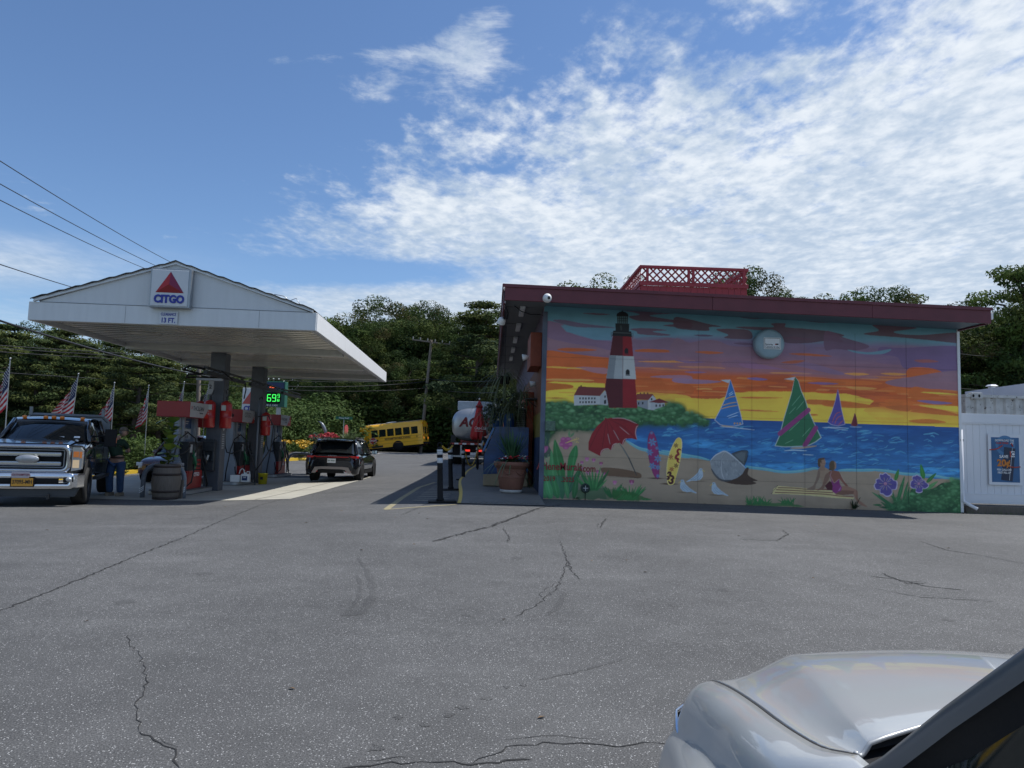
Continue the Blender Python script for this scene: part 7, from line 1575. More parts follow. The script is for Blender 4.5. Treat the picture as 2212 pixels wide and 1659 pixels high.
mr_ = MB(); mr_.box((0, 0, 0), (.24, .13, .19)); obj('mirror', mr_, [sil], nc, loc=(.475, .985, .955), bevel=.05, seg=4)
for s in (1, -1):
    for y in (1.62, -1.3):
        wheel(nc, XC-s*.78, y, .35, .22, 0, side=-s)
b = MB(); b.bb(.52, 2*XC-.52, -2.2, 2.2, .22, .34); obj('underbody', b, black, nc)
# ================================================================== trees
def foliage_mesh(name, clumps, per, size, mats, seed, flat=1.0, elong=1.0, up=.0):
    r = np.random.RandomState(seed); C_, N_ = [], []
    cen, nrm, sz, mi = [], [], [], []
    for (c, rad_, m) in clumps:
        n = int(per*(rad_[0]*rad_[1]*rad_[2])**(2/3)) if per > 0 else -per
        d = r.normal(size=(n, 3)); d /= np.linalg.norm(d, axis=1)[:, None]; q = d*(r.rand(n, 1)**.33)*.5+d*.5
        cen.append(np.array(c)+q*np.array(rad_)); nn = d+r.normal(size=(n, 3))*.55+np.array([0, 0, up]); nrm.append(nn); sz.append(size*(.6+.8*r.rand(n))); mi.append(np.full(n, m))
    cen = np.concatenate(cen); nrm = np.concatenate(nrm); sz = np.concatenate(sz)[:, None]; mi = np.concatenate(mi)
    nrm /= np.linalg.norm(nrm, axis=1)[:, None]
    a = np.cross(nrm, r.normal(size=nrm.shape)); a /= np.linalg.norm(a, axis=1)[:, None]; b_ = np.cross(nrm, a)
    V = np.stack([cen-a*sz*elong, cen-b_*sz*.5, cen+a*sz*elong, cen+b_*sz*.5], 1).reshape(-1, 3); n = len(cen)
    me = bpy.data.meshes.new(name); me.vertices.add(4*n); me.vertices.foreach_set('co', V.ravel().astype(np.float32)); me.loops.add(4*n); me.polygons.add(n)
    me.polygons.foreach_set('loop_start', np.arange(n)*4); me.loops.foreach_set('vertex_index', np.arange(4*n, dtype=np.int32))
    for m in mats: me.materials.append(m)
    me.polygons.foreach_set('material_index', mi.astype(np.int32)); me.update(calc_edges=True); return me
def lmat(name, c, v=.3):
    m = mat(name, tuple(q*1.12 for q in c), .75, var=v, vscale=.6, spec=.12); t = m.node_tree; b = t.nodes['Principled BSDF']
    src = b.inputs['Base Color'].links[0].from_socket; tr = t.nodes.new('ShaderNodeBsdfTranslucent'); ad = t.nodes.new('ShaderNodeMixShader'); ad.inputs[0].default_value = .22
    t.links.new(src, tr.inputs[0]); t.links.new(b.outputs[0], ad.inputs[1]); t.links.new(tr.outputs[0], ad.inputs[2]); t.links.new(ad.outputs[0], t.nodes['Material Output'].inputs[0]); return m
LG = [lmat('oak_leaf', (.050, .078, .022)), lmat('oak_leaf_dark', (.028, .050, .018)), lmat('oak_leaf_light', (.080, .105, .028)), lmat('oak_leaf_brown', (.080, .072, .028))]
LP = [lmat('pine_needle', (.055, .080, .028)), lmat('pine_needle_dark', (.028, .045, .020)), lmat('pine_needle_light', (.095, .115, .035))]
LL = [lmat('locust_leaf', (.085, .125, .030)), lmat('locust_leaf_mid', (.055, .090, .025)), lmat('locust_leaf_light', (.12, .15, .045))]
def make_tree(kind, seed, H=10.0, R=4.0):
    """unit trees, built once at the origin and hidden nowhere: the first is placed, the rest are copies"""
    r = random.Random(seed); clumps = []; tr = MB()
    if kind == 'pine':
        tr.tube([(0, 0, -.3), (.1, 0, H*.3), (.25, .1, H*.65), (.2, 0, H*.97)], [.22, .17, .10, .03], 8)
        z = H*.22
        while z < H*.98:
            f = (z-H*.22)/(H*.76); rr = R*(1-f**1.4)*r.uniform(.6, 1.05)+.35; n = r.randint(3, 5); a0 = r.uniform(0, 6)
            for k in range(n):
                a = a0+k*6.283/n+r.uniform(-.4, .4); L_ = rr*r.uniform(.6, 1.1); e = (L_*math.cos(a), L_*math.sin(a), z+L_*r.uniform(.0, .35))
                tr.tube([(.15, 0, z), ((e[0])*.5, e[1]*.5, z+(e[2]-z)*.35), e], [.06, .035, .015], 5)
                for j in range(3):
                    t = .45+.28*j; rad_ = r.uniform(.5, .95)*(.6+.5*(1-f)); clumps.append(((e[0]*t+r.uniform(-.2, .2), e[1]*t+r.uniform(-.2, .2), z+(e[2]-z)*t+.15), (rad_, rad_, rad_*.42), r.choice([0, 0, 1, 2, 2] if f > .3 else [0, 1, 1, 2])))
            z += r.uniform(.45, .8)
        me = foliage_mesh('crown', clumps, 640, .072, LP, seed, elong=1.5, up=.5)
    elif kind == 'oak':
        tr.tube([(0, 0, -.3), (.1, .05, H*.2), (.0, .1, H*.42)], [.34, .26, .2], 8)
        lobes = []
        for k in range(11):
            a = k*2.4; q = (k+.5)/11; zz = H*(.40+.48*q); L_ = R*math.sqrt(max(.05, 1-((q-.35)/.78)**2))*r.uniform(.5, .8)
            p = (L_*math.cos(a), L_*math.sin(a), zz); lobes.append(p); tr.tube([(0, .1, H*.25+.1*q*H), (p[0]*.5, p[1]*.5, zz*.8), p], [.15, .08, .02], 6)
        for p in lobes+[(0, 0, H*.86), (.5, .3, H*.7)]:
            R1 = R*r.uniform(.36, .52)
            for j in range(15):
                d = Vector((r.gauss(0, 1), r.gauss(0, 1), r.gauss(0, .8))).normalized(); c = Vector(p)+Vector((d.x*R1, d.y*R1, d.z*R1*.8)); rad_ = r.uniform(.45, .85)*R/4
                clumps.append((tuple(c), (rad_, rad_, rad_*.72), r.choice([0, 0, 0, 1, 1, 2, 2, 3])))
        me = foliage_mesh('crown', clumps, 560, .078, LG, seed, elong=.9, up=.35)
    elif kind == 'locust':
        tr.tube([(0, 0, -.3), (.2, 0, H*.3), (.1, .2, H*.6), (.3, .1, H*.85)], [.24, .18, .12, .04], 8)
        for k in range(26):
            a = k*2.4+r.uniform(-.3, .3); q = (k+.5)/26; zz = H*(.25+.72*q); L_ = R*(1-.5*q)*r.uniform(.5, 1.1); e = (L_*math.cos(a), L_*math.sin(a), zz)
            tr.tube([(.1, .1, zz*.85), (e[0]*.5, e[1]*.5, zz*.97), e], [.07, .04, .012], 5)
            for j in range(5):
                t = .4+.17*j; clumps.append(((e[0]*t+r.uniform(-.4, .4), e[1]*t+r.uniform(-.4, .4), zz*.9+zz*.1*t+r.uniform(-.3, .3)), (r.uniform(.5, .9), r.uniform(.5, .9), r.uniform(.16, .3)), r.choice([0, 1, 2, 0])))
        me = foliage_mesh('crown', clumps, 700, .072, LL, seed, elong=1.1, up=.6)
    else:                                                   # bush
        tr.tube([(0, 0, -.1), (.1, 0, H*.5)], [.05, .02], 5); tr.tube([(0, 0, -.1), (-.3, .1, H*.45)], [.04, .015], 5)
        for k in range(26):
            d = Vector((r.gauss(0, 1), r.gauss(0, 1), abs(r.gauss(0, .9)))).normalized(); f = r.uniform(.5, .85); rad_ = r.uniform(.35, .6)*H/2
            clumps.append(((d.x*R*f, d.y*R*f, d.z*H*.75*f+H*.12), (rad_, rad_, rad_*.8), r.choice([0, 1, 2, 0])))
        me = foliage_mesh('crown', clumps, 330 if H < 3 else 260, .085 if H < 3 else .11, [LL[1], LG[0], LL[0]], seed, up=.3)
    return tr, me, H, R
proto = {}
for k, seeds in {'pine': (1, 2, 3), 'oak': (4, 5, 6), 'locust': (7, 8), 'bush': (9, 10), 'shrub': (11, 12)}.items():
    H, R = {'pine': (9.5, 2.9), 'oak': (11, 4.4), 'locust': (8.5, 3.0), 'bush': (2.2, 1.3), 'shrub': (5.0, 3.2)}[k]
    for i, s in enumerate(seeds):
        tr, me, H, R = make_tree(k, s, H, R); zz_ = np.zeros(len(me.vertices)*3, np.float32); me.vertices.foreach_get('co', zz_); proto[(k, i)] = (mesh_of('trunk', tr, [bark]), me, float(np.percentile(zz_[2::3], 99.8)))
KN = {'pine': 'pine_tree', 'oak': 'oak_tree', 'locust': 'locust_tree', 'bush': 'bush', 'shrub': 'shrub'}
KC = {'pine': 'pine tree', 'oak': 'tree', 'locust': 'tree', 'bush': 'bush', 'shrub': 'shrub'}
def tree(kind, var, x, y, h, label, group=None, sq=1.0, rz=None):
    trm, me, H = proto[(kind, var % (3 if kind in ('pine', 'oak') else 2))]
    s = h/H; z = gz(x, y)
    t = thing(KN[kind], label, KC[kind], (x, y, z), random.uniform(0, 6.28) if rz is None else rz, group); t.scale = (s*sq, s*sq, s)
    o = bpy.data.objects.new('trunk', trm); COL.objects.link(o); o.parent = t
    o = bpy.data.objects.new('crown', me); COL.objects.link(o); o.parent = t
    return t
def tree_px(kind, var, px, py, Yw, label, group=None, sq=1.0):
    q = P(px, py, Yw); return tree(kind, var, q.x, Yw, q.z-gz(q.x, Yw), label, group, sq)
OL = ['tree at the left edge', 'first full tree', 'second full tree', 'third full tree', 'fourth full tree', 'fifth full tree', 'sixth full tree', 'seventh full tree', 'tree outside the left edge']
gA = 'pines along the road behind the flags'
for i, (px, py, Yw, v, sq) in enumerate([(-40, 690, 42, 0, 1.2), (25, 702, 45, 1, 1.25), (95, 735, 43, 2, 1.2), (150, 712, 50, 0, 1.2), (185, 742, 44, 1, 1.3), (245, 740, 46, 2, 1.25), (300, 752, 43, 0, 1.3), (355, 770, 47, 1, 1.3), (-90, 690, 46, 2, 1.2)]):
    tree_px('pine', v, px, py, Yw, OL[i]+' in the pine row across the road behind the flags', gA, sq)
gB = 'trees deeper in the wood on the left'
for i, (px, py, Yw, k, v) in enumerate([(-60, 690, 60, 'oak', 0), (60, 700, 62, 'oak', 1), (130, 716, 58, 'pine', 1), (210, 730, 62, 'oak', 2), (290, 745, 60, 'oak', 0), (400, 782, 60, 'oak', 1), (450, 790, 66, 'oak', 2), (505, 800, 70, 'oak', 0), (560, 835, 74, 'oak', 1)]):
    tree_px(k, v, px, py, Yw, 'dark tree deeper in the wood left of the canopy posts', gB, 1.25)
gC = 'low trees behind the price sign'
for i, (px, py, Yw, v) in enumerate([(598, 836, 88, 0), (640, 832, 92, 1), (678, 836, 88, 2), (710, 820, 92, 0)]): tree_px('oak', v, px, py, Yw, ('leftmost', 'second', 'third', 'rightmost')[i]+' of four low rounded trees on the skyline between price sign and canopy corner', gC, 1.3)
tree_px('locust', 0, 752, 688, 94, 'feathery light green tree at the left of the tall middle trees', None, 1.05)
tree_px('locust', 1, 800, 745, 93, 'lower feathery tree just right of the canopy corner', None, 1.1)
gD = 'tall dark oaks behind the school bus'
for i, (px, py, Yw, v, sq) in enumerate([(790, 700, 84, 1, 1.0), (838, 656, 88, 0, 1.05), (880, 662, 92, 1, 1.0), (925, 655, 90, 2, 1.05), (975, 668, 88, 0, 1.0), (1015, 720, 84, 1, 1.0), (1060, 700, 90, 2, 1.0), (860, 760, 80, 2, 1.1), (940, 790, 82, 0, 1.1), (735, 800, 80, 0, 1.1)]):
    tree_px('oak', v, px, py, Yw+9, 'tall dark oak in the row behind the yellow school bus', gD, sq)
tree_px('pine', 0, 1040, 652, 78, 'tall open pine against the sky beside the shop roof', None, 1.3)
tree_px('locust', 0, 985, 775, 88, 'bright green feathery tree right of the leaning utility pole', None, 1.35)
tree_px('locust', 1, 1035, 790, 86, 'green feathery tree above the tanker truck', None, 1.3)
gE = 'trees behind the shop roof'
DY_ = 12
for i, (px, py, Yw, k, v, sq) in enumerate([(1340, 592, 46, 'oak', 0, 1.0), (1475, 600, 44, 'oak', 1, 1.0), (1560, 588, 46, 'oak', 2, 1.0), (1640, 584, 45, 'oak', 0, .85)]): tree_px(k, v, px, py+DY_, Yw, ('small leafy treetop left of the rooftop screen', 'treetop seen through the middle of the rooftop lattice', 'treetop seen through the right half of the rooftop lattice', 'rounded dark treetop just right of the rooftop screen')[i], None, sq)
for i, (px, py, Yw, k, v, sq) in enumerate([(1300, 612, 46, 'oak', 1, .8), (1715, 634, 46, 'oak', 2, .8), (1773, 630, 46, 'locust', 0, .9), (1868, 620, 45, 'oak', 1, .95), (1958, 640, 45, 'locust', 1, .9), (2085, 646, 44, 'oak', 2, 1.1)]): tree_px(k, v, px, py+DY_, Yw, ('leftmost treetop peeking over the shop roof', 'low treetop right of the rounded dark one above the roof edge', 'small wispy treetop over the middle of the roof edge', 'broad rounded treetop over the right part of the roof edge', 'small wispy treetop near the right end of the roof edge', 'treetop beside the white gutter at the right roof corner')[i], None, sq)
tree_px('locust', 0, 2222, 556, 34, 'tall light leafed tree at the right edge of the picture', None, .85)
tree_px('oak', 1, 2130, 668, 38, 'dark tree above the container, left of the tall light one', None, 1.3)
tree_px('oak', 2, 2215, 668, 38, 'dark tree under the tall light leafed one at the right edge', None, 1.3)
tree_px('oak', 0, 2075, 720, 40, 'dark tree right behind the right shop corner', None, 1.4)
# bushes
for i, (px, Yw, h) in enumerate([(250, 31, 1.5), (285, 31.5, 1.7), (300, 34, 1.5), (225, 29, 1.3)]):
    q = P(px, 1000, Yw); tree('bush', i, q.x, Yw, h, ('second', 'third', 'rightmost', 'leftmost')[i]+' of four light green leafy bushes on the verge behind the leaning man', 'verge bushes behind the leaning man', 1.1)
for i in range(20):
    px = -60+i*36; q = P(px, 950, 50+(i % 3)*3); tree('shrub', i, q.x, q.y, 3.2+.8*(i % 3), 'dark roadside bush at the foot of the wood on the left', 'bushes at the foot of the wood', 1.15)
for i, (px, Yw, h) in enumerate([(640, 74, 5), (680, 78, 6), (722, 90, 6.5), (600, 74, 5.5), (762, 92, 7), (560, 70, 5), (800, 90, 6), (850, 91, 7), (900, 91, 6.5), (950, 90, 7), (1000, 90, 6), (1045, 88, 7)]):
    q = P(px, 950, Yw); tree('shrub', i, q.x, Yw, h, 'dark undergrowth bush under the trees beyond the road', 'undergrowth bushes beyond the road', 1.5)
# far wood, one mass
r_ = random.Random(3); cl_ = []
for k in range(760):
    x = r_.uniform(-120, 90); y = r_.uniform(98, 112) if x < 20 else r_.uniform(60, 75); z = r_.uniform(0, 9.5)+gz(x, y); rr_ = r_.uniform(1.6, 2.8); cl_.append(((x, y, z), (rr_, rr_, rr_*.8), r_.choice([0, 1, 1, 2])))
for k in range(260):
    x = r_.uniform(-75, -24); y = r_.uniform(66, 76); z = r_.uniform(0, 6)+gz(x, y); rr_ = r_.uniform(1.6, 2.6); cl_.append(((x, y, z), (rr_, rr_, rr_*.8), r_.choice([0, 1, 1])))
me = foliage_mesh('far_wood', cl_, 60, .36, [LG[0], LG[1], LG[2]], 77, up=.3)
o = bpy.data.objects.new('far_wood', me); COL.objects.link(o); tag(o, 'dark mass of woodland filling the background behind the single trees', 'woodland', None, 'stuff')
# ================================================================== things along the shop
# slant-front ice merchandiser painted with waves
cx0_, cy0_ = P(1043, 1056, 20.9).x, 20.9; g = gz(0, 21)+.12
ch = thing('ice_chest', 'blue painted slant-front ice chest with wave mural on its end, beside the flower pot', 'ice chest', (0, 0, 0))
xa, xb, ya, yb = cx0_, cx0_+1.28, 20.6, 23.6
# end profile faces the camera (x,z); slanted lid faces left
pe = [(xa, g), (xb, g), (xb, g+1.72), (xa+.30, g+1.72), (xa+.28, g+1.62), (xa+.02, g+.92)]
wavem = mat('wave_blue_paint', (.008, .05, .16), .3, var=.6, vscale=2.2, stretch=(1, 1, 2.5)); sandm = mat('sand_paint', (.30, .24, .15), .5, var=.12)
b = MB(); b.prism([(xa, g+.34), (xb, g+.42), (xb, g+1.72), (xa+.33, g+1.72), (xa+.02, g+.92)], 'xz', ya, yb); obj('cabinet', b, wavem, ch, bevel=.02)
b = MB(); b.prism([(xa+.002, g+.02), (xb-.002, g+.02), (xb-.002, g+.416), (xa+.002, g+.336)], 'xz', ya+.003, yb-.003); obj('sand_base', b, sandm, ch)
for k in range(2):
    y0 = ya+.08+k*1.46; b = MB(); b.add([(xa+.0, y0, g+.98), (xa+.0, y0+1.38, g+.98), (xa+.29, y0+1.38, g+1.68), (xa+.29, y0, g+1.68), (xa-.05, y0, g+1.0), (xa-.05, y0+1.38, g+1.0), (xa+.24, y0+1.38, g+1.70), (xa+.24, y0, g+1.70)], [(4, 5, 6, 7), (0, 4, 7, 3), (1, 2, 6, 5), (3, 7, 6, 2), (0, 1, 5, 4)]); ld = obj('door', b, mat('pale_blue_door', (.05, .16, .36), .3, var=.3), ch, bevel=.012)
    b = MB(); b.tube([(xa-.06, y0+.1, g+1.1), (xa-.09, y0+.1, g+1.16), (xa-.04, y0+.1, g+1.3)], .015, 6); obj('handle', b, steel, ld)
# terracotta pot with spike plant
px_, py_ = P(1105, 1073, 18.45).x, 18.45; gp_ = gz(px_, py_)+.11
pot = thing('terracotta_pot', 'large terracotta pot with white foot standing at the mural corner', 'flower pot', (px_-.02, py_, gp_))
terra = mat('terracotta', (.20, .085, .055), .7, var=.18, vscale=5, bump=.2)
b = MB(); b.lathe([(.27, .07), (.30, .12), (.345, .36), (.348, .38), (.360, .395), (.350, .41), (.385, .60), (.39, .62), (.425, .625), (.43, .66), (.445, .67), (.465, .70), (.465, .76), (.45, .785), (.41, .785), (.40, .70), (0, .70)], n=44); obj('bowl', b, terra, pot)
b = MB(); b.lathe([(0, 0), (.27, 0), (.29, .02), (.292, .075), (.0, .075)], n=36); obj('foot', b, mat('white_glazed_foot', (.42, .41, .39), .5, var=.15), pot)
b = MB()
for a0 in (-2.2, -1.3, -.4):
    pts = [(.372*math.cos(a0+t*.75)*(1+.03*t), .372*math.sin(a0+t*.75), .56-.09*math.sin(math.pi*t)) for t in [k/8 for k in range(9)]]; b.tube(pts, .016, 6)
obj('garland', b, terra, pot)
sp = thing('spike_plant', 'green spike plant with long arching blades in the terracotta pot', 'plant', (px_-.02, py_, gp_+.70))
rn = random.Random(12)
def blades(mb, n, L0, L1, e0, e1, w, droop, r0=.03):
    for k in range(n):
        a = rn.uniform(0, 6.283); e = rn.uniform(e0, e1); L_ = rn.uniform(L0, L1); d = Vector((math.cos(a)*math.cos(e), math.sin(a)*math.cos(e), math.sin(e)))
        leaf(mb, (r0*math.cos(a), r0*math.sin(a), .02), d, L_, w*rn.uniform(.7, 1.2), droop*rn.uniform(.4, 1.4), 6, .3)
b = MB(smooth=True); blades(b, 110, .55, 1.0, 1.0, 1.5, .040, .10); obj('upright_blades', b, mat('spike_green', (.035, .10, .045), .45), sp)
b = MB(smooth=True); blades(b, 34, .7, 1.2, .2, 1.0, .030, .75); obj('arching_blades', b, mat('spike_green_pale', (.07, .13, .06), .45), sp)
fl = thing('potted_flowers', 'red and white annual flowers around the spike plant', 'flowers', (px_-.02, py_, gp_+.76))
b = MB(smooth=True)
for k in range(150): a = rn.uniform(0, 6.283); r = rn.uniform(.08, .42); leaf(b, (r*math.cos(a), r*math.sin(a), rn.uniform(0, .06)), (math.cos(a), math.sin(a), rn.uniform(.2, 1.4)), rn.uniform(.07, .13), .045, .3, 3)
obj('leaves', b, leaf_b, fl)
for k in range(46):
    a = rn.uniform(0, 6.283); r = rn.uniform(.12, .42); b = MB(smooth=True); c = (r*math.cos(a), r*math.sin(a), rn.uniform(.07, .17))
    for j in range(5): an = j*1.257; leaf(b, c, (math.cos(an), math.sin(an)-.5, .6), .065, .06, .1, 2)
    obj('blossom', b, mm('white_petal', (.7, .7, .68), .5) if math.sin(a*2+1) > .2 else mm('red_petal', (.50, .02, .03), .5), fl)
# hanging plants, blue buckets and AC unit above the chest
wall_x = WX0
ac = thing('air_conditioner', 'pale air conditioner with slotted front, set above the ice chest', 'air conditioner', (P(1117, 897, 21.6).x, 21.6, g+1.73))
b = MB(); b.bb(-.30, .30, 0, .5, 0, .60); obj('case', b, mat('ac_beige', (.34, .34, .33), .5), ac, bevel=.015)
b = MB()
for i in range(9): b.bb(-.26, .26, -.012, -.0, .06+i*.056, .085+i*.056)
for i in range(5): b.bb(-.005-.2+i*.1, .005-.2+i*.1, -.016, -.013, .04, .56)
obj('grille', b, darkm, ac)
def grass_plant(x, y, z, lab, n, L0, L1, e0=.3, e1=1.4, droop=1.0, w=.018, m=None):
    t = thing('ornamental_grass', lab, 'plant', (x, y, z)); b = MB(smooth=True); blades(b, n, L0, L1, e0, e1, w, droop, .05); obj('blades', b, m or mm('dry_grass_green', (.10, .12, .055), .6, var=.4), t); return t
for i, (px, lab) in enumerate([(1076, 'left'), (1100, 'right')]):
    q = P(px, 905, 21.5-i*.3)
    t = thing('blue_bucket', 'blue bucket planter on top of the ice chest, %s one of the pair' % lab, 'bucket', (q.x, 21.5-i*.3, g+1.73))
    b = MB(); b.lathe([(0, 0), (.15, 0), (.18, .36), (.19, .36), (.19, .40), (.17, .40), (.17, .34), (0, .34)], n=22); obj('pail', b, mat('blue_plastic', (.02, .10, .35), .4), t)
    b = MB(); b.box((0, -.172, .22), (.06, .01, .06)); obj('tag', b, white_p, t)
    grass_plant(q.x, 21.5-i*.3, g+2.05, 'tall arching grass above the %s blue bucket on the ice chest' % lab, 130, .8, 1.7, .7, 1.45, 1.1)
me_s = foliage_mesh('foliage', [((0, 0, .15), (.45, .3, .28), 0), ((.35, .1, .0), (.3, .25, .3), 1), ((-.3, 0, -.05), (.25, .25, .3), 1), ((.55, 0, .35), (.3, .3, .3), 0)], -240, .05, [mm('dusky_leaf', (.03, .045, .022), .5, var=.3), leaf_b], 5)
t = thing('trailing_plant', 'dark small-leaved plant spilling over the blue buckets', 'plant', (P(1080, 880, 21.3).x, 21.2, g+2.15)); o = bpy.data.objects.new('foliage', me_s); COL.objects.link(o); o.parent = t
hp = thing('hanging_basket', 'spider plant in a black hanging basket under the shop soffit', 'hanging plant', (P(1090, 815, 20.6).x, 20.6, P(1090, 815, 20.6).z))
b = MB(); b.lathe([(0, -.2), (.12, -.2), (.19, .0), (.2, .02), (.17, .02), (0, .0)], n=18); obj('basket', b, black, hp)
b = MB(smooth=True); blades(b, 150, .45, 1.25, -.1, 1.2, .016, 1.3, .1); obj('blades', b, mm('dry_grass_green', (.10, .12, .055), .6), hp)
b = MB(); b.tube([(0, 0, .0), (0, 0, 4.93-hp.location.z)], .006, 4); obj('wire', b, black, hp)
grass_plant(P(1128, 850, 20.2).x, 20.2, P(1128, 850, 20.2).z-.1, 'thin arching grass hanging by the orange doorway', 70, .5, 1.2, .2, 1.3, 1.2)
dp = thing('wall_shelf', 'narrow dark shelf holding plants by the orange doorway', 'shelf', (WX0-.16, 20.2, 2.78)); b = MB(); b.box((0, 0, 0), (.34, .8, .03)); obj('board', b, darkm, dp); b = MB(); b.tube([(.15, 0, -.2), (-.1, 0, -.02)], .012, 5); obj('bracket', b, darkm, dp)
grass_plant(px_+.55, 19.6, gp_+.02, 'spindly dry plant in the dark gap behind the terracotta pot', 24, .6, 1.5, .7, 1.4, .5, .012)
# channelizer posts with rubber bases and a plastic chain
refl = mat('reflective_white_band', (.50, .53, .56), .4)
posts = []
def post(px, py, h, lab, lean=0):
    q = G(px, py); t = thing('channelizer_post', lab, 'bollard', (q.x, q.y, gz(q.x, q.y)), random.uniform(-.3, .3), 'black channelizer posts along the kerb')
    t.rotation_euler = (0, lean, 0)
    b = MB(); b.box((0.04, .05, .022), (.62, .42, .044), rz=.12); obj('rubber_base', b, black, t, bevel=.012)
    b = MB(); b.lathe([(.085, .045), (.085, .09), (.066, .10), (.060, h*.55), (.066, h*.56), (.066, h*.58), (.062, h*.59), (.062, h*.76), (.068, h*.765), (.068, h*.785), (.062, h*.79), (.062, h*.84), (.066, h*.85), (.062, h*.86), (.062, h*.90), (.03, h*.93), (.025, h*.93)], n=18); obj('tube', b, black, t)
    for z0, z1 in ((.66, .745), (.80, .885)):
        b = MB(); b.lathe([(.0635, h*z0), (.0650, h*z0+.002), (.0650, h*z1-.002), (.0635, h*z1)], n=18); obj('reflective_band', b, refl, t)
    b = MB(); pts = [(-.03, 0, h*.92), (-.05, 0, h*.955), (-.035, 0, h*.99), (0, 0, h), (.035, 0, h*.99), (.05, 0, h*.955), (.03, 0, h*.92)]; b.tube(pts, .014, 6); obj('handle', b, black, t)
    posts.append(Vector((q.x, q.y, gz(q.x, q.y)+h*.94))); return t
post(951, 1086, 1.34, 'nearest black post with two white bands, on the painted lines', -.045)
post(974, 1059, 1.34, 'second black post, just behind and right of the nearest', -.055)
post(1001, 1037, 1.20, 'third black post, left of the red parasol where the chain starts', -.04)
post(1031, 1017, 1.20, 'farthest black post beside the red parasol base', -.03)
yc = mat('yellow_plastic_chain', (.60, .38, .03), .5)
chn = thing('plastic_chain', 'yellow plastic chain sagging between the black posts', 'chain', (0, 0, 0))
def chain(a, c, sag, name='strand'):
    b = MB(); L_ = (c-a).length; n = int(L_/.09)
    pts = [a.lerp(c, i/n)+Vector((0, 0, -sag*4*(i/n)*(1-i/n))) for i in range(n+1)]
    for i in range(n):
        p, q = pts[i], pts[i+1]; d = (q-p).normalized(); s = Vector((0, 0, 1)) if i % 2 else d.cross(Vector((0, 0, 1))).normalized(); s = s*.022
        b.tube([p-d*.01, p+s+d*.02, q+s-d*.02, q+d*.01, q-s-d*.02, p-s+d*.02, p-d*.01], .009, 4)
    obj(name, b, yc, chn)
chain(posts[0], posts[1], .10); chain(posts[2], posts[3], .75); chain(posts[3], Vector((cx0_-.05, 24.2, g+1.25)), .15)
# closed red parasol
um_p = G(1033, 1018); um_y = 32.0; uq = P(1031, 1018, um_y)
um = thing('closed_parasol', 'closed red parasol with white script lettering on a wooden pole, beside the ice chest', 'parasol', (uq.x, um_y, gz(uq.x, um_y)))
um.scale = (1.12,)*3
b = MB(); b.lathe([(0, 0), (.32, 0), (.32, .03), (.06, .06), (.05, .10), (0, .10)], n=24); b.cyl((0, 0, .1), (0, 0, .55), .03); obj('base', b, black, um)
b = MB(); b.cyl((0, 0, .5), (0, 0, 2.75), .020); obj('pole', b, mat('varnished_wood', (.30, .12, .04), .5), um)
b = MB(); n = 32; rows = []
for z, r, am in ((1.45, .02, .0), (1.30, .22, .30), (1.42, .27, .28), (1.70, .25, .24), (2.1, .18, .2), (2.45, .13, .16), (2.62, .10, .1), (2.66, .125, .2), (2.58, .13, .3), (2.85, .03, 0), (2.88, .0, 0)):
    rows.append([(r*(1+am*math.cos(8*2*math.pi*k/n+z))*math.cos(2*math.pi*k/n), r*(1+am*math.cos(8*2*math.pi*k/n+z))*math.sin(2*math.pi*k/n), z+(.05*math.cos(8*2*math.pi*k/n) if z < 1.5 else 0)) for k in range(n)])
b.grid(rows, closed=True); obj('canopy_cloth', b, mat('parasol_red', (.48, .02, .025), .6, var=.1), um)
b = MB(); b.ball((0, 0, 2.93), .04, 10); obj('finial', b, white_p, um)
b = MB(); b.text('Coca-Cola', .17, face_front(.06, -.345, 1.75), bold=.01, depth=.004, shear=.4, wscale=.62); b.box((.02, -.345, 1.63), (.34, .004, .014)); obj('lettering', b, white_letter, um)
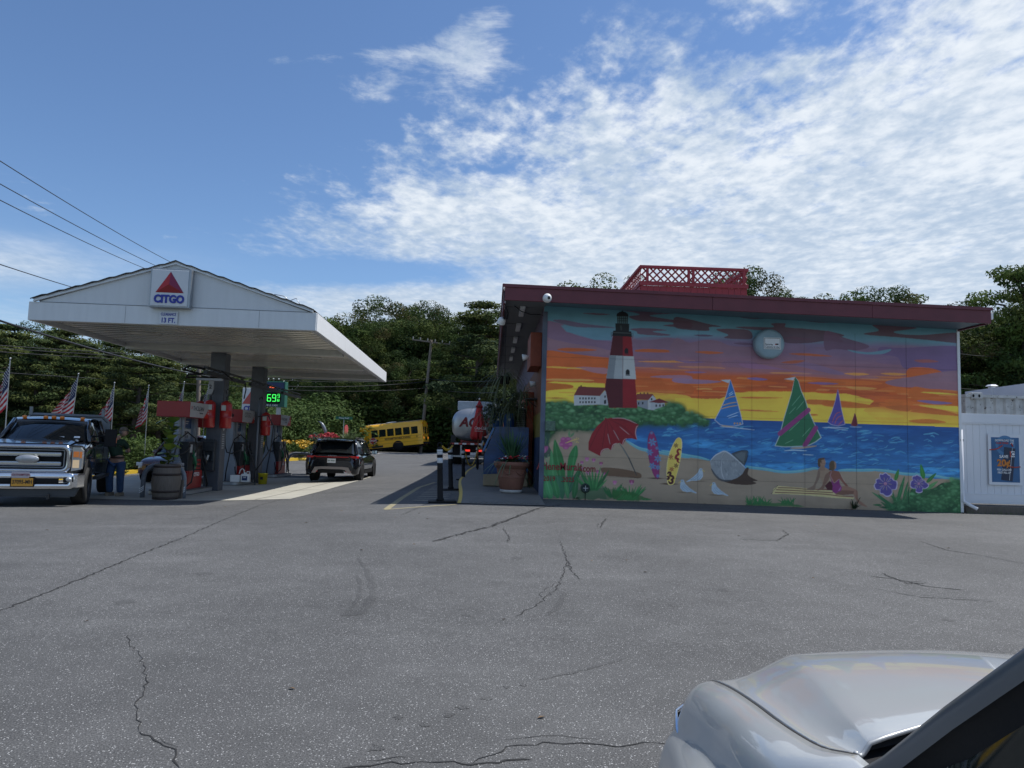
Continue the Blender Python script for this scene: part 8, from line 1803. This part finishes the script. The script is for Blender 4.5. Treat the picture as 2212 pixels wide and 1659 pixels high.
# ================================================================== flags on the verge
fr_ = mat('flag_red', (.46, .015, .03), .7, var=.08); fw_ = mat('flag_white', (.66, .64, .62), .7, var=.05); fn_ = mat('flag_navy', (.02, .03, .10), .7)
def flag(px, pytop, Yw, htf, wid, lab, seed, vis=1.0):
    q = P(px, pytop, Yw); g0 = gz(q.x, Yw)+.15; H_ = q.z-g0; r = random.Random(seed)
    t = thing('flag', lab, 'flag', (q.x, Yw, g0), 0, 'striped flags on poles along the verge'); t.rotation_euler = (0, r.uniform(-.03, .06), 0)
    b = MB(); b.cyl((0, 0, -.1), (0, 0, H_), .018, .012, n=8); po = obj('pole', b, steel, t)
    b = MB(); b.ball((0, 0, H_+.02), .03, 8); obj('finial', b, steel, t)
    # hanging cloth: u along the fly, v down the hoist; drapes into vertical folds
    NU, NV = 30, 26; W_f, H_f = htf*1.5, htf*1.15; verts = []
    for j in range(NV+1):
        v = j/NV
        for i in range(NU+1):
            u = i/NU; drop = u**.85*W_f*.80; xx = -(u**1.1)*wid*(.75+.75*v)+wid*.10*math.sin(u*9+seed)*u; yy = .10*math.sin(u*13+v*2.2+seed)*u+.04*math.sin(u*27+seed)*u
            zz = H_-.06-v*H_f*(1-.45*u)-drop*(.66+.12*v)
            verts.append((xx, yy, zz))
    b = MB(smooth=True); faces, ms = [], []
    for j in range(NV):
        for i in range(NU):
            b.k = 2 if (j < NV*7//13 and i < NU*.42) else (0 if (j*13//NV) % 2 == 0 else 1); a = j*(NU+1)+i; b.f.append([a, a+1, a+NU+2, a+NU+1]); b.m.append(b.k); b.sm.append(True)
    b.v = verts; b.k = 1; b.smooth = False
    for j in range(1, 13, 2):
        for i in range(1, 12, 2):
            vv = verts[j*(NU+1)+i]; rr = .020*htf/1.0; p = [(vv[0]+rr*(1 if k % 2 == 0 else .42)*math.sin(k*math.pi/5), vv[1]-.035, vv[2]+rr*(1 if k % 2 == 0 else .42)*math.cos(k*math.pi/5)) for k in range(10)]; b.add(p, [list(range(10))])
    obj('cloth', b, [fr_, fw_, fn_], t); return t
flag(27, 776, 21.3, 1.15, .42, 'large striped flag at the left edge of the picture', 1)
flag(157, 808, 25.2, 1.1, .55, 'striped flag flying over the truck cab, second from the left', 2)
flag(249, 828, 27.4, 1.1, .42, 'striped flag above the leaning man in the cap', 3)
flag(323, 834, 31.0, 1.15, .30, 'striped flag behind the barrel plant', 4)
flag(393, 826, 29.5, 1.0, .28, 'striped flag mostly hidden by the nearest pump topper', 5)
flag(443, 832, 30.5, 1.0, .34, 'striped flag seen just left of the nearer canopy column', 6)
# ================================================================== people
def skin_mesh(joints, edges, lvl=2):
    me = bpy.data.meshes.new('body'); me.from_pydata([j[0] for j in joints], edges, []); o = bpy.data.objects.new('tmp', me); COL.objects.link(o)
    m = o.modifiers.new('s', 'SKIN'); 
    for i, j in enumerate(joints): me.skin_vertices[0].data[i].radius = (j[1], j[2] if len(j) > 2 else j[1]); 
    me.skin_vertices[0].data[0].use_root = True
    sb = o.modifiers.new('d', 'SUBSURF'); sb.levels = lvl; dg = bpy.context.evaluated_depsgraph_get(); out = bpy.data.meshes.new_from_object(o.evaluated_get(dg)); bpy.data.objects.remove(o); 
    out.polygons.foreach_set('use_smooth', [True]*len(out.polygons)); return out
def skinpart(name, joints, edges, m, par, lvl=2):
    me = skin_mesh(joints, edges, lvl); me.materials.clear(); me.materials.append(m); o = bpy.data.objects.new(name, me); COL.objects.link(o); o.parent = par; return o
def hand(par, wrist, d, down, m, s=1.0):
    wrist = Vector(wrist); d = Vector(d).normalized(); down = Vector(down).normalized(); side = d.cross(down).normalized()
    b = MB(smooth=True); c = wrist+d*.045*s; b.ball(tuple(c), .042*s, 10)
    for k, L_ in enumerate((.072, .082, .078, .062)):
        o_ = side*(k-1.5)*.019*s; p0 = wrist+d*.075*s+o_; p1 = p0+(d+down*.25)*L_*.5*s; p2 = p1+(d*.5+down*.9)*L_*.5*s; b.tube([p0, p1, p2], [.0095*s, .009*s, .007*s], 7)
    p0 = wrist+d*.03*s-side*.035*s; b.tube([p0, p0+(d*.5-side*.7)*.04*s, p0+(d-side*.5+down*.3)*.065*s], [.012*s, .010*s, .008*s], 7)
    return obj('hand', b, m, par)
q = G(263, 1069)
pr = thing('person', 'man in cap, dark green shirt and jeans leaning forward against the truck bed', 'person', (q.x+.05, 19.3, gz(q.x, 19.5)), 0)
# stands with his back to the camera, bent forward/left over the truck side; z up
J = [((0.02, .0, .98), .155, .12), ((-.03, .02, 1.14), .175, .13), ((-.10, .08, 1.30), .20, .13), ((-.17, .16, 1.45), .17, .11), ((-.13, .22, 1.53), .07, .07), ((-.05, .25, 1.60), .06, .07),
     ((-.34, .14, 1.42), .07, .07), ((-.50, .30, 1.22), .055, .055), ((-.62, .52, 1.26), .042, .042), ((.06, .24, 1.40), .07, .07), ((.10, .42, 1.18), .055, .055), ((-.06, .62, 1.18), .042, .042),
     ((-.11, .0, .88), .115, .115), ((-.14, -.03, .50), .080, .085), ((-.13, .04, .12), .055, .055), ((.13, .0, .88), .115, .115), ((.15, -.04, .50), .080, .085), ((.14, .03, .12), .055, .055)]
EDG = [(0, 1), (1, 2), (2, 3), (3, 4), (4, 5), (3, 6), (6, 7), (7, 8), (3, 9), (9, 10), (10, 11), (0, 12), (12, 13), (13, 14), (0, 15), (15, 16), (16, 17)]
skinpart('body', [(a[0], *[r*(.74 if i < 4 else .9) for r in a[1:]]) for i, a in enumerate(J)], EDG, skin, pr)
shirt = mat('dark_green_shirt', (.010, .035, .018), .8, var=.25, vscale=8, bump=.3); jeans = mat('blue_jeans', (.035, .075, .16), .85, var=.3, vscale=9, bump=.3)
skinpart('shirt', [((0.02, .0, 1.0), .18, .155)]+[(a[0], *[r*1.07 for r in a[1:]]) for a in J[1:4]]+[((-.34, .14, 1.42), .085, .085), ((-.45, .25, 1.28), .072, .072), ((.06, .24, 1.40), .085, .085), ((.09, .36, 1.25), .072, .072)], [(0, 1), (1, 2), (2, 3), (3, 4), (4, 5), (3, 6), (6, 7)], shirt, pr)
skinpart('jeans', [((0.02, .0, 1.0), .17, .14), ((-.11, .0, .86), .125, .125), ((-.14, -.03, .50), .098, .10), ((-.13, .03, .08), .088, .088), ((.13, .0, .86), .125, .125), ((.15, -.04, .50), .098, .10), ((.14, .02, .08), .088, .088)], [(0, 1), (1, 2), (2, 3), (0, 4), (4, 5), (5, 6)], jeans, pr)
b = MB(); b.lathe([(.172, 0), (.178, .01), (.178, .04), (.172, .05)], c=(.02, .0, 1.0), n=28, squash=(1, .82)); obj('belt', b, mat('brown_belt', (.05, .025, .015), .6), pr)
hx, hy, hz = .0, .27, 1.70
b = MB(smooth=True); b.ball((hx, hy, hz), (.088, .10, .115), 20); b.tube([(hx+.075, hy+.02, hz-.01), (hx+.105, hy+.025, hz-.025), (hx+.085, hy+.03, hz-.04)], [.012, .014, .010], 8); b.ball((hx-.01, hy-.092, hz-.01), (.012, .02, .03), 8); b.tube([(hx+.06, hy+.03, hz-.065), (hx+.088, hy+.04, hz-.066)], .008, 6); b.ball((hx+.085, hy+.055, hz+.015), .012, 8); hd = obj('head', b, skin, pr)
b = MB(smooth=True); b.lathe([(.102, -.0), (.104, .03), (.092, .075), (.05, .105), (0, .112)], c=(hx-.005, hy, hz+.03), n=24, squash=(1, 1.08)); b.add([(hx+.06, hy-.08, hz+.04), (hx+.19, hy-.06, hz+.025), (hx+.215, hy+.02, hz+.02), (hx+.18, hy+.09, hz+.025), (hx+.05, hy+.10, hz+.04), (hx+.05, hy, hz+.055), (hx+.19, hy+.02, hz+.035)], [(0, 1, 6, 5), (5, 6, 3, 4), (1, 2, 6), (2, 3, 6)]); obj('cap', b, mat('tan_cap', (.16, .13, .10), .8, var=.2), pr)
b = MB(smooth=True); b.ball((hx-.03, hy-.02, hz-.01), (.085, .095, .075), 14); obj('hair', b, mat('grey_hair', (.14, .13, .12), .9), pr)
for x, y in ((-.13, -.0), (.14, -.01)):
    b = MB(); b.box((x, y+.02, .055), (.105, .28, .09)); b.box((x, y+.02, .015), (.115, .30, .03)); obj('shoe', b, mm('tan_work_shoe', (.24, .20, .15), .8, var=.3), pr, bevel=.025, seg=3)
hand(pr, (-.62, .52, 1.26), (-.4, .9, 0), (0, 0, -1), skin); hand(pr, (-.06, .62, 1.18), (-.4, .9, 0), (0, 0, -1), skin)
# second person beyond the chest
q = P(1059, 960, 25.0)
p2 = thing('person', 'dark haired person in a black top standing behind the ice chest, back to the camera', 'person', (q.x-.02, 25.2, gz(0, 25)+.12), 0)
J2 = [((0, 0, .98), .15, .12), ((0, 0, 1.2), .16, .12), ((0, 0, 1.42), .185, .12), ((0, 0, 1.52), .065, .065), ((0, 0, 1.60), .06, .06), ((-.21, 0, 1.42), .065, .065), ((-.28, .05, 1.14), .052, .052), ((-.24, .20, .96), .04, .04), ((.21, 0, 1.42), .065, .065), ((.28, .05, 1.14), .052, .052), ((.24, .2, .96), .04, .04), ((-.11, 0, .88), .11, .11), ((-.12, 0, .5), .075, .08), ((-.12, 0, .10), .052, .052), ((.11, 0, .88), .11, .11), ((.12, 0, .5), .075, .08), ((.12, 0, .10), .052, .052)]
E2 = [(0, 1), (1, 2), (2, 3), (3, 4), (2, 5), (5, 6), (6, 7), (2, 8), (8, 9), (9, 10), (0, 11), (11, 12), (12, 13), (0, 14), (14, 15), (15, 16)]
skinpart('body', [(a[0], *[r*(.76 if i < 3 else .9) for r in a[1:]]) for i, a in enumerate(J2)], E2, skin, p2)
tee = mat('black_tee', (.008, .009, .012), .85)
skinpart('shirt', [((0, 0, .98), .165, .135), ((0, 0, 1.2), .175, .135), ((0, 0, 1.43), .20, .13), ((-.22, 0, 1.42), .08, .08), ((-.27, .04, 1.2), .07, .07), ((.22, 0, 1.42), .08, .08), ((.27, .04, 1.2), .07, .07)], [(0, 1), (1, 2), (2, 3), (3, 4), (2, 5), (5, 6)], tee, p2)
skinpart('trousers', [((0, 0, .98), .16, .13), ((-.11, 0, .86), .12, .12), ((-.12, 0, .5), .092, .092), ((-.12, 0, .07), .08, .08), ((.11, 0, .86), .12, .12), ((.12, 0, .5), .092, .092), ((.12, 0, .07), .08, .08)], [(0, 1), (1, 2), (2, 3), (0, 4), (4, 5), (5, 6)], mat('dark_trousers', (.012, .014, .02), .85), p2)
b = MB(smooth=True); b.ball((0, .01, 1.70), (.085, .10, .115), 18); b.ball((0, .108, 1.70), (.012, .02, .02), 8); b.ball((.088, .0, 1.69), (.012, .02, .03), 8); b.ball((-.088, .0, 1.69), (.012, .02, .03), 8); obj('head', b, skin, p2)
b = MB(smooth=True); b.ball((0, -.012, 1.725), (.096, .104, .108), 18); obj('hair', b, mat('dark_hair', (.012, .010, .009), .7), p2)
for x in (-.12, .12): b = MB(); b.box((x, .05, .05), (.10, .27, .09)); obj('shoe', b, black, p2, bevel=.025)
hand(p2, (-.24, .20, .96), (0, .6, -.8), (0, -.5, -.8), skin); hand(p2, (.24, .20, .96), (0, .6, -.8), (0, -.5, -.8), skin)
# ================================================================== price sign, poles, wires
psn = P(590, 857, 34.0)
ps = thing('price_sign', 'roadside sign with CITGO logo panel and green digital price 3.69', 'sign', (0, 0, 0))
qa, qb = P(562, 832, 36), P(613, 878, 36); zt2, zb3 = P(590, 826, 36).z, P(590, 879, 36).z
b = MB(); b.bb(qa.x, qb.x+.02, 36, 36.5, zb3, zt2+.06); obj('cabinet', b, mat('sign_green', (.01, .10, .07), .4), ps, bevel=.02)
b = MB(); b.bb(qa.x+.05, qb.x-.03, 35.985, 35.998, zt2-.34, zt2); obj('blue_panel', b, mat('sign_blue', (.01, .03, .10), .4), ps)
b = MB(); b.bb(qa.x+.04, qb.x-.22, 35.98, 35.998, zb3+.16, zb3+.74); obj('display', b, black, ps)
led = mat('green_led', (.02, .5, .08), .4, emit=(.06, 1, .12), es=.9); ledr = mat('red_led', (.5, .05, .02), .4, emit=(1, .15, .05), es=1.0)
def seg7(mb, ch_, x, z, s, y=35.972):
    S = {'3': 'abcdg', '6': 'acdefg', '9': 'abcdfg'}[ch_]; w, h, t = .5*s, s, .11*s
    R = {'a': (0, h/2, w, t), 'd': (0, -h/2, w, t), 'g': (0, 0, w, t), 'b': (w/2, h/4, t, h/2), 'c': (w/2, -h/4, t, h/2), 'f': (-w/2, h/4, t, h/2), 'e': (-w/2, -h/4, t, h/2)}
    for k in S: cx, cz, ww, hh = R[k]; mb.box((x+cx, y, z+cz), (ww*.94 if ww > t else t, .01, hh*.94 if hh > t else t))
b = MB(); xm = qb.x-.62; seg7(b, '3', xm-.46, zb3+.45, .33); seg7(b, '6', xm-.13, zb3+.45, .33); seg7(b, '9', xm+.12, zb3+.45, .33); b.box((xm-.34, 35.972, zb3+.26), (.05, .01, .05)); seg7(b, '9', xm+.34, zb3+.56, .18); b.box((xm+.34, 35.972, zb3+.30), (.14, .01, .03)); 
for k in range(2): b.box((xm+.30+.07*k, 35.972, zb3+.36), (.03, .01, .08))
obj('price_digits', b, led, ps)
b = MB(); b.text('DIESEL CASH', .13, face_front(qb.x-.62, 35.98, zb3+.075), bold=.02, depth=.004, wscale=.85); obj('lettering', b, white_letter, ps)
b = MB(); b.bb(qb.x-.75, qb.x-.52, 35.975, 35.984, zt2-.28, zt2-.23); obj('status_light', b, ledr, ps)
wx0, wx1 = P(527, 870, 36.2).x, P(549, 870, 36.2).x
b = MB(); b.bb(wx0, wx1+.4, 35.9, 36.3, P(535, 891, 36).z, P(535, 838, 36).z); lg = obj('logo_panel', b, mat('logo_white', (.62, .64, .66), .4), ps, bevel=.02)
zc = P(540, 872, 36).z; b = MB(); b.mk(0).add([(wx0+.02, 35.89, zc-.02), (wx1+.35, 35.89, zc-.02), (wx0+.62, 35.89, zc+.95)], [(0, 1, 2)]); b.mk(1).text('CITGO', .34, face_front(wx0+.56, 35.885, zc-.26), bold=.04, depth=.01, wscale=.85); obj('logo', b, [red_p, blue_letter], lg)
b = MB(); b.bb(wx1+.1, wx1+.28, 36.05, 36.2, 0, zb3+.3); b.bb(qb.x-.4, qb.x-.2, 36.1, 36.25, 0, zb3+.3); obj('pole', b, steel, ps)
def upole(px_top, py_top, px_bot, py_bot, Yt, lab, r=.15, arms=True, ext=3):
    a, c = P(px_top, py_top, Yt), P(px_bot, py_bot, Yt); d = (a-c); c2 = c-d.normalized()*ext
    t = thing('utility_pole', lab, 'utility pole', tuple(c2)); b = MB(); b.cyl((0, 0, 0), tuple(a-c2), r*1.15, r*.8, n=14); obj('pole', b, pole_w, t)
    if arms:
        tp_ = a-c2
        b = MB(); b.box((tp_.x, tp_.y, tp_.z-.25), (4.2, .12, .14), ry=.10); b.box((tp_.x, tp_.y, tp_.z-.25), (.12, 2.8, .12)); obj('crossarm', b, pole_w, t)
        b = MB()
        for k in range(6): b.cyl((tp_.x-2+k*.8, tp_.y, tp_.z-.15-(k-2.5)*.08), (tp_.x-2+k*.8, tp_.y, tp_.z+.1-(k-2.5)*.08), .06, n=8)
        obj('insulators', b, mm('porcelain', (.35, .33, .3), .3), t)
    return t
upole(932, 734, 916, 896, 77, 'leaning grey utility pole with crossarms behind the school bus', .17, True, 5)
upole(432, 700, 427, 930, 46, 'brown wooden utility pole behind the nearer canopy column', .14, False, 3)
upole(2045+0, 640, 2045, 900, 60, 'dark utility pole standing in the trees behind the container', .14, False, 4) if 0 else None
wt = mat('cable_black', (.015, .015, .017), .5)
def wire(pts, Ys, r, lab, n=24, sag=0):
    A_, B_ = P(*pts[0], Ys[0]), P(*pts[1], Ys[1]); q = [A_.lerp(B_, i/n)+Vector((0, 0, -sag*4*(i/n)*(1-i/n))) for i in range(n+1)]
    o = obj('overhead_wire', MB().tube(q, r, 5), wt, None); tag(o, lab, 'wire', 'overhead wires')
wire([(-140, 258), (372, 568)], (16, 36), .014, 'highest thin wire running down to the canopy peak', sag=.12)
wire([(-140, 318), (345, 578)], (16, 36), .014, 'second thin wire just below the highest, left of the canopy peak', sag=.1)
wire([(-140, 360), (318, 582)], (16, 36), .014, 'third thin wire, reaching the canopy roof left of the logo', sag=.1)
wire([(-140, 524), (165, 623)], (18, 34), .018, 'single wire meeting the left slope of the canopy roof', sag=.03)
wire([(-90, 664), (560, 825)], (22, 60), .040, 'thick cable crossing in front of the pines on the left', sag=.5)
for k, (y0, y1) in enumerate(((742, 762), (748, 768), (756, 775))): wire([(-60, y0), (560, y1+14)], (34, 60), .020, ('upper', 'middle', 'lower')[k]+' strand of the cable bundle across the pines', sag=.1)
wire([(-60, 800), (620, 838)], (34, 64), .018, 'thin low wire across the pines above the flags', sag=.1)
for k, (a, c, y) in enumerate((((560, 818), (926, 818), 70), ((560, 832), (924, 824), 70), ((560, 838), (925, 838), 70))): wire([a, c], (y, 79), .035 if k == 1 else .022, ('upper', 'thick middle', 'lower')[k]+' wire between the canopy and the leaning pole', sag=.35)
for k, (a, c) in enumerate((((926, 818), (1075, 822)), ((926, 838), (1075, 848)))): wire([a, c], (79, 60), .03, ('upper', 'lower')[k]+' wire running right from the leaning pole to the shop', sag=.2)
for k, (a, c) in enumerate((((2060, 762), (2160, 770)), ((2060, 838), (2240, 845)))): wire([a, c], (30, 34), .012, ('upper', 'lower')[k]+' wire in the dark trees right of the shop', sag=.05)
# ================================================================== flower bed with dolphin
q = G(650, 992); fbx, fby = G(660, 990).x, 47.0
fb = tag(obj('flower_bed', MB(smooth=True).lathe([(3.2, -.1), (3.2, .16), (3.0, .18), (2.6, .35), (1.3, .55), (0, .6)], n=40, squash=(1, .8)), soil_m, None, (fbx, fby+1.5, gz(fbx, fby))), kind='structure')
b = MB(); b.lathe([(3.22, -.1), (3.22, .17), (3.05, .175), (3.05, .05)], n=44, squash=(1, .8)); obj('yellow_kerb', b, yellow_p, None, (fbx, fby+1.5, gz(fbx, fby)), kind='structure')
yf = mat('yellow_petal', (.62, .36, .02), .6); rf_ = mat('red_bloom', (.42, .03, .04), .6)
r9 = np.random.RandomState(9); cl9 = []
for k in range(150):
    a, r = r9.rand()*6.28, 2.9*r9.rand()**.5; x, y = r*math.cos(a), .8*r*math.sin(a); zz = .35+.35*(1-r/3)
    cl9.append(((x, y, zz+.25), (.45, .4, .35), 0 if r9.rand() < .55 else 1))
    if r9.rand() < .32 and x < 1.5: cl9.append(((x, y-.1, zz+.55), (.35, .3, .14), 2))
me = foliage_mesh('foliage', cl9, -60, .075, [LL[1], LL[0], yf], 9, up=.4)
t = tag(bpy.data.objects.new('flowering_plants', me), 'yellow coneflowers and greenery filling the kerbed flower bed', 'flowers', None, 'stuff'); COL.objects.link(t); t.location = (fbx, fby+1.5, gz(fbx, fby))
q = P(706, 944, 47); dz = q.z
me = foliage_mesh('foliage', [((0, 0, 0), (1.05, .6, .22), 0), ((.4, 0, .1), (.5, .4, .2), 0)], -420, .07, [rf_], 4)
t = thing('red_flowers', 'mass of red flowers just above the roof of the black car', 'flowers', (q.x-.3, 47.5, dz-.0)); o = bpy.data.objects.new('blossoms', me); COL.objects.link(o); o.parent = t
b = MB(); b.cyl((0, 0, -1.6), (0, 0, -.1), .25, .6, n=16); obj('planter_column', b, grey_p, t)
dq = P(700, 908, 48); t = thing('dolphin_sculpture', 'grey leaping dolphin sculpture on a pole above red flowers', 'sculpture', (dq.x+.1, 48, dz)); t.scale = (.45, .45, .45)
pts = [(-.95, 0, 2.25), (-.80, 0, 2.18), (-.55, 0, 2.0), (-.25, 0, 1.55), (0, 0, .95), (.08, 0, .5), (.05, 0, .2), (.0, 0, .02)]
b = MB(smooth=True); b.tube(pts, [.04, .10, .17, .25, .23, .15, .08, .05], 12); obj('body', b, mat('dolphin_grey', (.18, .21, .24), .3, var=.2), t)
b = MB(); b.prism([(.12, 1.3), (.42, 1.0), (.16, 1.0)], 'xz', -.02, .02); b.prism([(-.95, 2.28), (-1.25, 2.35), (-1.05, 2.22)], 'xz', -.03, .03); obj('fin', b, mat('dolphin_fin', (.12, .14, .16), .3), t)
b = MB(); b.cyl((0, 0, -1.5), (0, 0, .4), .04); obj('pole', b, steel, t)
q = P(752, 952, 47.5); t = grass_plant(q.x, 47.5, q.z-.35, 'upright fountain grass behind the black car roof', 200, .8, 1.7, .9, 1.5, .35, .022, mm('fountain_grass', (.13, .17, .06), .6))
q = P(743, 903, 64); t = thing('street_name_sign', 'small green street name sign beyond the flower bed', 'sign', (q.x, 64, q.z))
b = MB(); b.box((0, 0, 0), (1.5, .03, .26)); obj('blade', b, mat('street_sign_green', (.02, .14, .07), .5), t); b = MB(); b.text('Noyac Road', .2, face_front(0, -.018, 0), bold=.01, depth=.004, wscale=.9); obj('lettering', b, white_letter, t); b = MB(); b.cyl((0, 0, -3.5), (0, 0, -.13), .035); obj('post', b, steel, t)
q = P(748, 928, 52); t = thing('road_sign', 'narrow red road sign seen edge-on beside the school bus nose', 'sign', (q.x, 52, q.z), rad(74))
b = MB(); b.prism([(.30*math.cos(rad(22.5+45*k)), .30*math.sin(rad(22.5+45*k))*1.25) for k in range(8)], 'xz', -.01, .01); obj('panel', b, red_p, t); b = MB(); b.cyl((0, 0, -2.6), (0, 0, -.3), .03); obj('post', b, steel, t)

# weeds at the foot of the mural wall, a scattering of dry leaves
wd = thing('weed', 'small dark weed growing at the foot of the mural wall below the painted towel', 'weed', (P(1845, 1098, WY-.05).x, WY-.05, gz(10, 17.9)))
b = MB(smooth=True); blades(b, 26, .12, .42, .7, 1.5, .03, .3, .03); obj('leaves', b, leaf_b, wd)
wd2 = thing('weed', 'low green weed at the mural wall base near the pipe outlet', 'weed', (P(1245, 1085, WY-.04).x, WY-.04, gz(2, 17.9)))
b = MB(smooth=True); blades(b, 18, .05, .14, .3, 1.3, .02, .3, .03); obj('leaves', b, leaf_b, wd2)
b = MB(); dry = mat('dry_leaf', (.16, .10, .05), .8, var=.4)
for k in range(150):
    if k % 3: x, y = random.uniform(1.4, 12), WY-random.uniform(.02, .35)
    else: x, y = random.uniform(-8, 11), random.uniform(4, 17)
    z = gz(x, y)+.006; a = random.uniform(0, 6.28); l = random.uniform(.015, .035); c, s_ = math.cos(a), math.sin(a)
    b.add([(x-l*c, y-l*s_, z), (x+l*.5*s_, y-l*.5*c, z+.008), (x+l*c, y+l*s_, z), (x-l*.5*s_, y+l*.5*c, z+.003)], [(0, 1, 2, 3)])
obj('leaf_litter', b, dry, None, kind='stuff', label='scattered dry leaves and grit on the asphalt and along the wall base', cat='litter')
